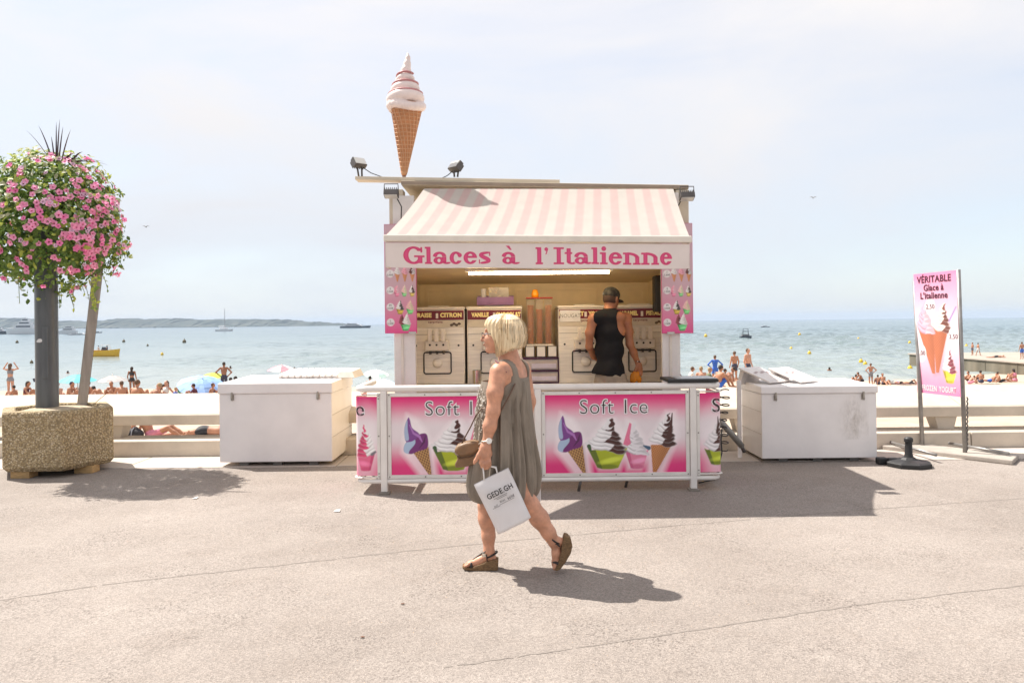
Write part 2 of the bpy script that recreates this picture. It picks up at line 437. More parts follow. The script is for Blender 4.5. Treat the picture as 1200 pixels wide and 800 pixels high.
# promenade: a sheet that ends at the sea wall
mb = MB(); NX, NY = 60, 40
g = MB(); g.add([(-40, -30, 0), (40, -30, 0), (40, 9.72, 0), (-40, 9.72, 0)], [(0, 1, 2, 3)])
promenade = tag(g.obj('promenade', ASPH), 'pale worn asphalt promenade', kind='structure')
# body of the promenade down to the beach
g = MB(); g.box(-40, 40, -30, 10.9, -3.0, -0.012)
tag(g.obj('promenade_base', concrete), 'concrete edge of the promenade', kind='structure')
g = MB()
for i, x in enumerate(np.arange(-38, 38, 2.4)):
    g.box(x + 0.006, x + 2.394, 8.98 + 0.02 * math.sin(i * 2.1), 9.70, -0.002, 0.006)
strip = tag(g.obj('paving_strip', concrete_pale, bevel=0.003), 'pale concrete strip in front of the sea wall', kind='structure')
# patched seams in the asphalt
crackm = M('seam filler', (0.225, 0.195, 0.172), 0.95, var=0.15, vscale=14)
def seam(pts, w):
    q = []
    for i in range(len(pts) - 1):
        a, b = Vector(pts[i]), Vector(pts[i + 1])
        for k in range(24): q.append(a.lerp(b, k / 24))
    q.append(Vector(pts[-1])); v = []; f = []
    for i, p in enumerate(q):
        t = (q[min(i + 1, len(q) - 1)] - q[max(i - 1, 0)]).normalized(); n = Vector((-t.y, t.x, 0))
        o = n * (math.sin(i * 0.7) * 0.004 + random.uniform(-0.004, 0.004)); ww = w * random.uniform(0.3, 1.0)
        v += [p + o - n * ww + Vector((0, 0, .0015)), p + o + n * ww + Vector((0, 0, .0015))]
        if i and random.random() < 0.97: f.append((2 * i - 2, 2 * i - 1, 2 * i + 1, 2 * i))
    s = MB(); s.add(v, f); return s.obj('seam', crackm, promenade)
def ground(px, py):
    a = P(px, py, 1.0) - Vector((0, 0, EYE)); k = -EYE / a.z
    return Vector((a.x * k, a.y * k, 0))
seam([ground(-60, 712), ground(120, 685), ground(300, 665), ground(470, 646), ground(600, 633), ground(800, 615), ground(1000, 598), ground(1250, 580)], 0.011)
seam([ground(520, 782), ground(640, 764), ground(800, 740), ground(1000, 709), ground(1260, 678)], 0.010)
seam([ground(133, 541), ground(257, 549)], 0.012)

# sea wall: broken-up parapet of two beams with wide sloping cap on short piers
wall = thing('sea_wall', (0, 9.9, 0), 'low cream concrete sea wall with a long open slot running behind the stall', 'wall')
wm = M('sea wall concrete', (0.55, 0.48, 0.395), 0.8, var=0.09, vscale=3.0, bump=0.25, bscale=30)
wcap = M('sea wall cap', (0.60, 0.555, 0.50), 0.75, var=0.06, vscale=3.0, bump=0.15, bscale=30)
edges = [-16.2, -10.9, -5.4, 0.1, 5.6, 10.9, 16.2]
for i in range(len(edges) - 1):
    a, b = edges[i] + 0.006, edges[i + 1] - 0.006
    s = MB(); prof = [(9.93, 0.365), (9.92, 0.485), (9.945, 0.505), (10.56, 0.705), (10.60, 0.69), (10.60, 0.52), (10.25, 0.365)]
    s.prism([(a, y, z) for y, z in prof], (b - a, 0, 0)); s.obj('upper_beam', wcap if False else wm, wall, bevel=0.008)
    s = MB(); prof = [(9.73, 0.0), (9.74, 0.19), (9.77, 0.205), (10.2, 0.205), (10.22, 0.0)]
    s.prism([(a, y, z) for y, z in prof], (b - a, 0, 0)); s.obj('lower_beam', wm, wall, bevel=0.008)
for x in (-13.5, -8.1, -5.02, -2.4, 0.3, 2.9, 5.42, 8.2, 13.4):
    s = MB(); s.hexa([(x - .10, 9.97, .203), (x + .10, 9.97, .203), (x + .10, 10.18, .203), (x - .10, 10.18, .203),
                      (x - .14, 9.97, .368), (x + .14, 9.97, .368), (x + .14, 10.22, .368), (x - .14, 10.22, .368)])
    s.obj('pier', wm, wall, bevel=0.006)

# beach
PROF = [(10.9, -0.45), (18.7, -0.95), (30, -1.4), (40, -1.85), (52, -3.0), (70, -4.15), (78, -4.6), (92, -5.3), (140, -7.5)]
def shore_shift(x): return 22.0 / (1 + math.exp((x + 63) / 2.5)) + 9.0 / (1 + math.exp(-(x - 44) / 3.0))
def beach_z(x, y):
    bump_ = .36 / (1 + math.exp(-(x - 4) / 1.2)) / (1 + math.exp((x - 17) / 1.0)) * max(0, min(1, (y - 22) / 6)) * max(0, min(1, (54 - y) / 10))
    return beach_0(x, y) + bump_
def beach_0(x, y):
    d = y if y < 45 else 45 + (y - 45) * (33.0 / (33.0 + shore_shift(x)))
    for (a, za), (b, zb) in zip(PROF, PROF[1:]):
        if d <= b: return za + (zb - za) * (d - a) / (b - a)
    return PROF[-1][1]
xs = np.concatenate([np.arange(-140, -50, 6), np.arange(-50, 60, 0.8), np.arange(60, 150, 6)])
ys = np.concatenate([np.arange(10.9, 60, 0.8), np.arange(60, 110, 2), [120, 140]])
v = []; f = []
for y in ys:
    for x in xs:
        v.append((x, y, beach_z(x, y) + 0.035 * math.sin(x * 1.7 + y * 0.6) * math.sin(y * 1.3 - x * .4) + random.uniform(-.025, .025)))
n = len(xs)
for j in range(len(ys) - 1):
    for i in range(n - 1): f.append((j * n + i, j * n + i + 1, (j + 1) * n + i + 1, (j + 1) * n + i))
g = MB(); g.add(v, f)
sand = M('dry sand', (0.46, 0.365, 0.285), 0.95, var=0.12, vscale=1.2, bump=0.5, bscale=12, spec=0.1)
tag(g.obj('beach', sand, smooth=True), 'pale trampled sand beach sloping down to the sea', kind='structure')

# sea
def sea_mat():
    m = bpy.data.materials.new('shallow sea water'); m.use_nodes = True; nt = m.node_tree; b = nt.nodes['Principled BSDF']; L = nt.links.new
    b.inputs['Roughness'].default_value = 0.16; b.inputs['IOR'].default_value = 1.33
    t = nt.nodes.new('ShaderNodeTexCoord'); sp = nt.nodes.new('ShaderNodeSeparateXYZ'); L(t.outputs['Object'], sp.inputs['Vector'])
    # shallows over pale sand near the beach, deeper and bluer further out
    cr = nt.nodes.new('ShaderNodeValToRGB'); mr = nt.nodes.new('ShaderNodeMapRange')
    lg = nt.nodes.new('ShaderNodeMath'); lg.operation = 'LOGARITHM'; lg.inputs[1].default_value = 10
    L(sp.outputs['Y'], lg.inputs[0]); L(lg.outputs['Value'], mr.inputs['Value']); mr.inputs['From Min'].default_value = 1.85; mr.inputs['From Max'].default_value = 3.4
    e = cr.color_ramp.elements; e[0].color = (0.31, 0.33, 0.305, 1); e[1].color = (0.055, 0.105, 0.14, 1)
    k = cr.color_ramp.elements.new(0.16); k.color = (0.22, 0.268, 0.26, 1)
    k = cr.color_ramp.elements.new(0.5); k.color = (0.105, 0.165, 0.185, 1)
    L(mr.outputs['Result'], cr.inputs['Fac'])
    def noise(scale, st, det, ro=.55):
        mpn = nt.nodes.new('ShaderNodeMapping'); mpn.inputs['Scale'].default_value = st; L(t.outputs['Object'], mpn.inputs['Vector'])
        n = nt.nodes.new('ShaderNodeTexNoise'); n.inputs['Scale'].default_value = scale; n.inputs['Detail'].default_value = det; n.inputs['Roughness'].default_value = ro
        L(mpn.outputs['Vector'], n.inputs['Vector']); return n.outputs['Fac']
    big = noise(0.02, (0.35, 1.4, 1), 4); rip = noise(0.06, (4.5, 0.8, 1), 6, .72)
    x = nt.nodes.new('ShaderNodeMix'); x.data_type = 'RGBA'; x.blend_type = 'MULTIPLY'
    r2 = nt.nodes.new('ShaderNodeMapRange'); L(big, r2.inputs['Value']); r2.inputs['From Min'].default_value = .4; r2.inputs['From Max'].default_value = .7; r2.inputs['To Max'].default_value = 0.55
    L(r2.outputs['Result'], x.inputs['Factor']); L(cr.outputs['Color'], x.inputs['A']); x.inputs['B'].default_value = (0.62, 0.74, 0.80, 1)
    x3 = nt.nodes.new('ShaderNodeMix'); x3.data_type = 'RGBA'; x3.blend_type = 'MULTIPLY'; r3 = nt.nodes.new('ShaderNodeMapRange'); L(rip, r3.inputs['Value']); r3.inputs['From Min'].default_value = .52; r3.inputs['From Max'].default_value = .66; r3.inputs['To Max'].default_value = .8
    L(r3.outputs['Result'], x3.inputs['Factor']); L(x.outputs['Result'], x3.inputs['A']); x3.inputs['B'].default_value = (0.45, 0.55, 0.60, 1)
    L(x3.outputs['Result'], b.inputs['Base Color'])
    b1 = nt.nodes.new('ShaderNodeBump'); b1.inputs['Strength'].default_value = 1.0; b1.inputs['Distance'].default_value = 0.12; L(noise(0.5, (1.0, 0.5, 1), 4, .6), b1.inputs['Height'])
    b2 = nt.nodes.new('ShaderNodeBump'); b2.inputs['Strength'].default_value = 1.0; b2.inputs['Distance'].default_value = 0.3; L(rip, b2.inputs['Height'])
    L(b1.outputs['Normal'], b2.inputs['Normal']); L(b2.outputs['Normal'], b.inputs['Normal'])
    return m
SEA_Z = -4.6
# one sheet to the horizon: small wind waves are modelled near the shore, flat beyond
rows_d = 72.0 * (1500 / 72.0) ** np.linspace(0, 1, 340); cols = np.linspace(-.74, .74, 640)
GX = rows_d[:, None] * cols[None, :]; GY = np.repeat(rows_d[:, None], 640, 1); GZ = np.zeros_like(GX)
rw = np.random.default_rng(5)
for k in range(46):
    wl = 1.6 * (9.0 / 1.6) ** rw.random(); th_ = rw.normal(math.radians(68), .55); kk = 2 * math.pi / wl; ph_ = rw.random() * 6.28
    GZ += wl * .0085 * np.sin(kk * (GX * math.cos(th_) + GY * math.sin(th_)) + ph_)
grp = .55 + .26 * np.sin(GX * .045 + 1.3 * np.sin(GY * .021)) * np.sin(GY * .033 + .8 * np.sin(GX * .017)) + .38 * np.clip((GX - 10) / 90.0, -1, 1)
edge = np.minimum(1, (1 - np.abs(cols) / .74) * 12)[None, :] * np.minimum(1, (1500 - GY) / 300) * np.minimum(1, (GY - 70) / 14)
GZ = SEA_Z + np.clip(GZ * grp, -.5, .6) * edge
V_ = [tuple(p) for p in np.stack([GX, GY, GZ], -1).reshape(-1, 3)]
i_ = np.arange(339)[:, None] * 640 + np.arange(639)[None, :]
F_ = np.stack([i_, i_ + 1, i_ + 641, i_ + 640], -1).reshape(-1, 4).tolist()
n0 = len(V_); e0, e1 = .74 * 72, .74 * 1500
V_ += [(-9400, 72, SEA_Z), (-e0, 72, SEA_Z), (-e1, 1500, SEA_Z), (-9400, 1500, SEA_Z), (9400, 72, SEA_Z), (e0, 72, SEA_Z), (e1, 1500, SEA_Z), (9400, 1500, SEA_Z), (-9400, 9500, SEA_Z), (9400, 9500, SEA_Z), (-9400, 60, SEA_Z), (9400, 60, SEA_Z)]
F_ += [(n0, n0 + 1, n0 + 2, n0 + 3), (n0 + 5, n0 + 4, n0 + 7, n0 + 6), (n0 + 3, n0 + 2, n0 + 6, n0 + 7, n0 + 9, n0 + 8), (n0 + 10, n0 + 11, n0 + 4, n0 + 5, n0 + 1, n0)]
me = bpy.data.meshes.new('sea'); me.from_pydata(V_, [], F_); me.update()
tag(link_mesh('sea', me, sea_mat(), smooth=True), 'pale green sea turning blue towards the horizon', kind='structure')

# wooded headland across the bay
v = []; f = []; HN = 420
def ridge(t):
    a = 36 + 6 * math.sin(t * 9) + 5 * math.sin(t * 23 + 1) + 2.5 * math.sin(t * 61)
    return max(3.0, a * min(1.0, (1.02 - t) * 2.6 + 0.10) if t < 1 else 3.0)
for i in range(HN + 1):
    t = i / HN; x = -3200 + t * 2560
    r = ridge(max(0, (t - 0.2) / 0.8)) + random.uniform(-2.2, 2.2)
    for j, (yy, k) in enumerate(((3000, -0.15), (3012, 0.10), (3060, 0.42), (3130, 0.72), (3200, 0.98), (3300, 1.0), (3420, 0.5), (3480, -0.2))):
        v.append((x + random.uniform(-2, 2), yy + random.uniform(-6, 6), SEA_Z + r * k + (random.uniform(-2.6, 2.6) if 0.2 < k else 0)))
for i in range(HN):
    for j in range(7): a = i * 8 + j; f.append((a, a + 8, a + 9, a + 1))
g = MB(); g.add(v, f)
hm = M('wooded hillside', (0.03, 0.045, 0.035), 0.9, vscale=0.02, col2=(0.085, 0.09, 0.07), lo=.45, hi=.7)
headland = tag(g.obj('headland', hm), 'long low wooded headland across the bay', kind='structure')
# jetty
jm = M('jetty concrete', (0.21, 0.18, 0.13), 0.9, vscale=0.5, col2=(0.12, 0.105, 0.075), bump=0.3, bscale=3, stretch=(1, 1, 0.25))
jt = M('jetty deck', (0.36, 0.31, 0.26), 0.85, var=.1, vscale=.6)
J = thing('jetty', (58, 90, SEA_Z), 'weathered concrete jetty running out into the sea behind the pink sign', 'jetty')
for i in range(6):
    a = 72 + i * 5.7; s = MB(); s.box(52.9, 53.5, a + .03, a + 5.67, -7.0, -3.28); s.obj('side_block', jm, J, bevel=.04)
s = MB(); s.box(53.51, 78, 72, 106.15, -7.0, -3.3); s.obj('core', jm, J)
s = MB(); s.box(52.75, 78, 72, 106.3, -3.275, -3.1); s.obj('deck', jt, J, bevel=.03)
# ---------------------------------------------------------------- printed pictures
def ice_swirl(s, cx, cy, w, h, c1, c2, lean=0.0, layers=5, split=0.15, tip=0.22, seed=1):
    """soft ice: tilted folds that shrink to a curled tip; (cx, cy) middle of the base"""
    X0, Y0 = s.X, s.Y      # uneven, runny edges
    s.X = X0 + w * (.030 * np.sin(Y0 / w * 19 + seed) + .006 * np.sin(Y0 / w * 47 + X0 / w * 23 + seed * 2)); s.Y = Y0 + w * (.030 * np.sin(X0 / w * 9 + seed * 1.7) + .004 * np.sin(X0 / w * 31 + seed))
    rr = random.Random(seed); c1 = np.array(c1); c2 = np.array(c2); dark1 = c1 * 0.62; lite1 = np.minimum(c1 * 1.25 + .05, 1)
    for i in range(layers):
        t = i / layers; ww = w * 0.5 * (1 - t) ** 0.75 + w * 0.05; hh = h * (1 - tip) / layers * 1.05
        x = cx + lean * h * t; y = cy + h * (1 - tip) * t + hh * .35; rot = -0.28 + 0.1 * rr.random()
        d = s.ell(x, y, ww, hh * 0.95, rot); s.paint(d, dark1)
        s.paint(s.ell(x - ww * .03, y + hh * .14, ww * .96, hh * .80, rot), c1)
        s.paint(s.ell(x - ww * .35, y + hh * .34, ww * .42, hh * .30, rot), lite1, soft=s.px * 4, alpha=.8)
        m = np.maximum(d + s.px * .3, -(s.X - (x + ww * (split + .25 * math.sin(i * 2.1)) + (s.Y - y) * .9)))
        s.paint(m, c2); s.paint(np.maximum(m, s.ell(x + ww * .55, y - hh * .2, ww * .6, hh * .45, rot)), c2 * .6, soft=s.px * 2, alpha=.7)
    x0, y0 = cx + lean * h * .82, cy + h * .78
    pts = [(x0, y0), (x0 + w * .05, y0 + h * .08), (x0 + w * .02, y0 + h * .16), (x0 + w * .07 + lean * h * .1, y0 + h * .215)]
    s.paint(s.stroke(pts, [w * .26, w * .17, w * .10, w * .05]), c1)
    s.paint(s.stroke([(p[0] + w * .045, p[1]) for p in pts], [w * .13, w * .10, w * .07, w * .04]), c2)
    s.X, s.Y = X0, Y0
def ice_cone(s, x0, x1, ytop, tipx, ytip, c=(.42, .19, .07), line=(.16, .06, .02), rows=9):
    pts = [(x0, ytop), (x1, ytop), (tipx + (x1 - x0) * .08, ytip), (tipx - (x1 - x0) * .08, ytip)]
    d = s.poly(pts); s.paint(d, c)
    L = math.hypot(tipx - (x0 + x1) / 2, ytop - ytip); ax, ay = (tipx - (x0 + x1) / 2) / L, (ytip - ytop) / L
    u = (s.X - x0) * ax + (s.Y - ytop) * ay; v = -(s.X - (x0 + x1) / 2) * ay + (s.Y - ytop) * ax
    s.paint(np.maximum(d, -(v - (x1 - x0) * .08)), np.array(c) * .5, soft=(x1 - x0) * .35, alpha=.55)
    sp = L / rows
    for q in (u + 1.2 * v, u - 1.2 * v):
        m = np.abs(((q / sp) % 1) - .5) * sp - max(sp * .14, s.px * .55)
        s.paint(np.maximum(d, m), line, alpha=.85)
def soft_poly(pts, n=6):
    """closed outline through pts without corners"""
    p = np.asarray(pts, float); k = len(p); out_ = []
    for i in range(k):
        a, b, c, d = p[i - 1], p[i], p[(i + 1) % k], p[(i + 2) % k]
        for j in range(n):
            t = j / n; out_.append(.5 * (2 * b + (c - a) * t + (2 * a - 5 * b + 4 * c - d) * t * t + (3 * b - a - 3 * c + d) * t ** 3))
    return out_
def ice_cup(s, x0, x1, ytop, ybot, c, dark):
    w = x1 - x0; m = (x0 + x1) / 2
    pts = [(x0, ytop + w * .03), (x0 + w * .10, ytop - w * .02), (m, ytop + w * .01), (x1 - w * .08, ytop), (x1, ytop + w * .04), (m + w * .26, ybot + w * .03), (m + w * .1, ybot), (m - w * .12, ybot), (m - w * .26, ybot + w * .04)]
    d = s.poly(pts); s.paint(d, c)
    s.paint(np.maximum(d, s.poly([(x0 - w * .1, ytop + w * .1), (x0 + w * .16, ytop + w * .1), (m - w * .12, ybot - .01), (m - w * .4, ybot - .01)])), dark, alpha=.85)
    s.paint(np.maximum(d, s.ell(m + w * .1, ybot + (ytop - ybot) * .45, w * .3, (ytop - ybot) * .13, .2)), np.minimum(np.array(c) * 1.7 + .05, 1), soft=s.px * 4, alpha=.8)
    s.paint(np.maximum(d, s.ell(m + w * .02, ybot + (ytop - ybot) * .12, w * .25, (ytop - ybot) * .12, 0)), dark, soft=s.px * 3, alpha=.6)
PINK = rgb(222, 22, 118); PALE = rgb(228, 216, 220); BLACKP = rgb(40, 32, 34)
def pink_panel(s, W0, items=True):
    """the pink gradient and the four ices, laid out over width W0"""
    v = 1 - s.Y / s.h
    k = np.clip(np.where(v < .45, (v / .40), 1), 0, 1); k2 = np.clip((v - .52) / .40, 0, 1)
    a = (k * k * (3 - 2 * k) * (1 - (k2 * k2 * (3 - 2 * k2)) * .97))[..., None]
    s.c = np.array(PINK) * (1 - a) + np.array(PALE) * a
    if not items: return
    H = s.h; w = W0
    U = lambda u: u * w
    V = lambda q: H * (1 - q)
    glow = [([(.07, .72), (.11, .22), (.2, .3), (.31, .62), (.33, 1.02), (.2, 1.02)]), ([(.28, .62), (.42, .33), (.5, .3), (.62, .6), (.53, .97), (.38, .97)]),
            ([(.54, .66), (.58, .32), (.64, .35), (.76, .7), (.68, .97), (.58, .97)]), ([(.72, .6), (.86, .22), (.93, .22), (.95, .55), (.84, 1.02), (.72, 1.02)])]
    for gl in glow: s.paint(s.poly([(U(a_), V(b_)) for a_, b_ in gl]), (.93, .86, .88), soft=H * .08, alpha=.7)
    # violet cone
    ice_cone(s, U(.13), U(.265), V(.65), U(.275), V(1.0), (.20, .08, .03), (.60, .34, .12), rows=8)
    vi, lb = rgb(120, 62, 138), rgb(168, 188, 214)
    s.paint(s.poly(soft_poly([(U(.09), V(.70)), (U(.10), V(.60)), (U(.15), V(.52)), (U(.24), V(.47)), (U(.263), V(.55)), (U(.255), V(.66)), (U(.19), V(.70)), (U(.14), V(.735))])), rgb(112, 38, 112))
    s.paint(s.poly(soft_poly([(U(.09), V(.70)), (U(.10), V(.60)), (U(.16), V(.54)), (U(.17), V(.60)), (U(.13), V(.69)), (U(.12), V(.73))])), lb)
    s.paint(s.poly(soft_poly([(U(.10), V(.56)), (U(.095), V(.40)), (U(.122), V(.27)), (U(.135), V(.30)), (U(.15), V(.40)), (U(.20), V(.48)), (U(.17), V(.55)), (U(.13), V(.58))])), vi)
    s.paint(s.poly(soft_poly([(U(.10), V(.55)), (U(.094), V(.42)), (U(.115), V(.30)), (U(.118), V(.42)), (U(.125), V(.55))])), lb, alpha=.9)
    s.paint(s.stroke([(U(.13), V(.36)), (U(.16), V(.47)), (U(.20), V(.51)), (U(.22), V(.58))], [.004 * w, .014 * w, .018 * w, .006 * w]), rgb(176, 118, 190), alpha=.9)
    s.paint(s.stroke([(U(.245), V(.5)), (U(.235), V(.58)), (U(.2), V(.66))], [.004 * w, .016 * w, .004 * w]), rgb(70, 14, 70), alpha=.9)
    # pink cup (behind), green cup
    ice_cup(s, U(.565), U(.735), V(.72), V(.955), rgb(226, 128, 160), rgb(196, 84, 128))
    ice_swirl(s, U(.645), V(.74), U(.165), H * .39, rgb(232, 226, 230), rgb(232, 226, 230), lean=-.13, layers=6, seed=3)
    s.paint(s.poly([(U(.553), V(.64)), (U(.60), V(.36)), (U(.615), V(.38)), (U(.60), V(.55)), (U(.61), V(.63)), (U(.585), V(.66))]), rgb(226, 96, 140), alpha=.9)
    s.paint(s.stroke([(U(.70), V(.66)), (U(.735), V(.69))], [.01 * w, .03 * w]), rgb(60, 92, 120))
    ice_cup(s, U(.30), U(.585), V(.70), V(.955), rgb(168, 178, 28), rgb(70, 92, 22))
    ice_swirl(s, U(.435), V(.70), U(.265), H * .38, rgb(232, 228, 230), rgb(70, 26, 24), lean=.10, layers=6, split=.25, seed=5)
    s.paint(s.stroke([(U(.31), V(.66)), (U(.325), V(.72))], [.03 * w, .01 * w]), rgb(52, 84, 50))
    # chocolate cone
    ice_cone(s, U(.75), U(.90), V(.65), U(.775), V(1.0), rgb(214, 146, 88), rgb(140, 74, 34), rows=10)
    ice_swirl(s, U(.835), V(.63), U(.175), H * .385, rgb(232, 226, 228), rgb(66, 26, 24), lean=.17, layers=6, split=.05, seed=8)
    s.paint(s.stroke([(U(.88), V(.55)), (U(.895), V(.42)), (U(.905), V(.25))], [.04 * w, .02 * w, .008 * w]), rgb(66, 26, 24))

# ---------------------------------------------------------------- kiosk
cream = M('cream enamel', (0.60, 0.52, 0.40), 0.45, var=.07, vscale=3, bump=.05, bscale=20)
cream_dim = M('kiosk lining', (0.74, 0.58, 0.345), 0.5, var=.08, vscale=2.5)
white_paint = M('white paint', (0.74, 0.70, 0.665), 0.4, var=.05, vscale=5, bump=.04, bscale=25)
offwhite = M('off-white plastic', (0.70, 0.64, 0.56), 0.4, var=.06, vscale=6)
steel = M('brushed steel', (0.80, 0.75, 0.67), 0.40, metal=.15, var=.10, vscale=3, stretch=(1, 1, 14), bump=.03, bscale=30)
dark_metal = M('dark grey metal', (0.10, 0.09, 0.085), 0.5, metal=.3, var=.15)
black_pl = M('black rubber', (0.018, 0.018, 0.019), 0.55, var=.2)
K = thing('ice_cream_kiosk', (0.28, 9.3, 0), 'cream ice cream kiosk with pink striped awning and price posters', 'kiosk')
KX0, KX1, KY0, KY1 = -1.21, 1.78, 8.42, 10.22
s = MB(); s.box(KX0, KX1, KY0, KY1, 0.14, 0.22); s.obj('floor', cream_dim, K)
for x in (KX0 + .15, KX1 - .4, 0.3):
    s = MB(); s.box(x, x + .08, KY0 - .06, KY0 + .2, 0.0, .14); s.obj('foot', dark_metal, K)
s = MB(); s.box(KX0, KX0 + .03, KY0 + .16, KY1 - .03, .221, 2.92); s.obj('side_wall', cream_dim, K)
s = MB(); s.box(KX1 - .03, KX1, KY0 + .16, KY1 - .03, .221, 2.86); s.obj('side_wall', cream_dim, K)
s = MB(); s.box(KX0, KX1, KY1 - .03, KY1, .221, 2.86); bw = s.obj('back_wall', cream_dim, K)
for (a, b) in ((-1.1, -.02), (.04, 1.1), (1.16, 1.70)):      # raised panels of the back wall
    s = MB(); y = KY1 - .03
    for (x0, x1, z0, z1) in ((a, b, 2.0, 2.04), (a, b, .9, .94), (a, a + .035, .94, 2.0), (b - .035, b, .94, 2.0)): s.box(x0, x1, y - .012, y - .001, z0, z1)
    s.obj('panel_frame', cream_dim, bw, bevel=.003)
# ceiling slopes a little to the back
s = MB(); s.hexa([(KX0 + .031, KY0 + .06, 2.20), (KX1 - .031, KY0 + .06, 2.20), (KX1 - .031, KY1 - .031, 2.09), (KX0 + .031, KY1 - .031, 2.09),
                  (KX0 + .031, KY0 + .06, 2.24), (KX1 - .031, KY0 + .06, 2.24), (KX1 - .031, KY1 - .031, 2.13), (KX0 + .031, KY1 - .031, 2.13)])
s.obj('ceiling', cream_dim, K)
s = MB(); s.box(KX0 + .04, KX1 - .04, KY0 + .01, KY0 + .05, 2.18, 2.90); s.obj('fascia', cream, K)
s = MB(); s.box(KX0 + .01, KX1 - .01, KY0 + .02, KY0 + .06, .23, .86); s.obj('front_panel', white_paint, K)
# corner posts
for (a, b) in ((463, 488), (775, 796)):
    x0, x1 = P(a, 420, KY0).x, P(b, 420, KY0).x
    s = MB(); s.box(x0, x1, KY0 - .06, KY0 + .0, .10, 2.94); po = s.obj('corner_post', white_paint, K, bevel=.006)
    s = MB(); s.box(x0 + .075, x0 + .10, KY0 - .072, KY0 - .061, .3, 1.9); s.obj('post_trim', offwhite, po)
for (a, b, zt) in ((457, 473, 3.01), (791, 806, 2.97)):
    x0, x1 = P(a, 250, KY0).x, P(b, 250, KY0).x
    s = MB(); s.box(x0, x1, KY0 - .05, KY0 + .14, 2.02, zt); s.obj('awning_bracket', cream, K, bevel=.006)
# roof slab, falling to the right
def slab(pts, y0, y1, h):      # pts: two (px,py) along the front edge seen at y0
    a, b = P(*pts[0], y0), P(*pts[1], y0); m = MB()
    m.hexa([(a.x, y0, a.z - h), (b.x, y0, b.z - h), (b.x, y1, b.z - h), (a.x, y1, a.z - h), (a.x, y0, a.z), (b.x, y0, b.z), (b.x, y1, b.z), (a.x, y1, a.z)]); return m
rf = slab(((470, 211.5), (807, 216.5)), 8.39, 10.35, .05).obj('roof', cream, K, bevel=.008)
slab(((470, 212.2), (807, 217.2)), 8.375, 8.389, .032).obj('roof_edge_trim', M('brown trim', (.30, .23, .17), .5), rf)
bt = slab(((416, 206.5), (656, 210.5)), 8.42, 8.60, .035).obj('lamp_rail', cream, K, bevel=.004)
# awning
aw = thing; A0, A1 = P(497, 221, 8.36), P(789, 221.5, 8.36); B0, B1 = P(452, 276, 7.25), P(808, 277.5, 7.25)
SH = Sheet(2.76, 1.35, 0.012)
SH.c[:] = (0.64, 0.60, 0.55)
u = SH.X / SH.w; per = 15.45; ph = (u * per - 0.25) % 1.0
SH.paint((np.abs(ph - .5) - .235) / per * SH.w, (0.66, 0.495, 0.47))
def aw_map(X, Y):
    u = X / 2.76; v = Y / 1.35
    sag = -0.028 * np.sin(np.pi * v) * (1 - .2 * np.cos(u * 6.28)) - .004 * np.sin(u * 40) * v * (1 - v)
    f_ = lambda i: (B0[i] * (1 - u) + B1[i] * u) * (1 - v) + (A0[i] * (1 - u) + A1[i] * u) * v
    return f_(0), f_(1), f_(2) + sag
def thicken(o, t):
    md = o.modifiers.new('solid', 'SOLIDIFY'); md.thickness = t; md.offset = -1; return o
AW = SH.obj('awning', MPRINT('striped awning cloth', .8, fabric=True), K, aw_map); 0
fb = MB(); fb.hexa([(B0.x - .015, 7.20, B0.z - .058), (B1.x + .015, 7.20, B1.z - .058), (B1.x + .015, 7.29, B1.z - .058), (B0.x - .015, 7.29, B0.z - .058),
                    (B0.x - .015, 7.20, B0.z + .004), (B1.x + .015, 7.20, B1.z + .004), (B1.x + .015, 7.29, B1.z + .004), (B0.x - .015, 7.29, B0.z + .004)])
fb.obj('front_bar', offwhite, AW, bevel=.012)
for sg, (b_, a_) in ((1, (B0, A0)), (-1, (B1, A1))):        # folding arms below the cloth
    s = MB(); e = (b_ + a_) / 2 + Vector((sg * .35, 0, -.16))
    s.tube([a_ + Vector((sg * .06, .02, -.28)), e, b_ + Vector((sg * .12, .04, -.04))], .018, 8); s.obj('folding_arm', white_paint, AW, smooth=True)

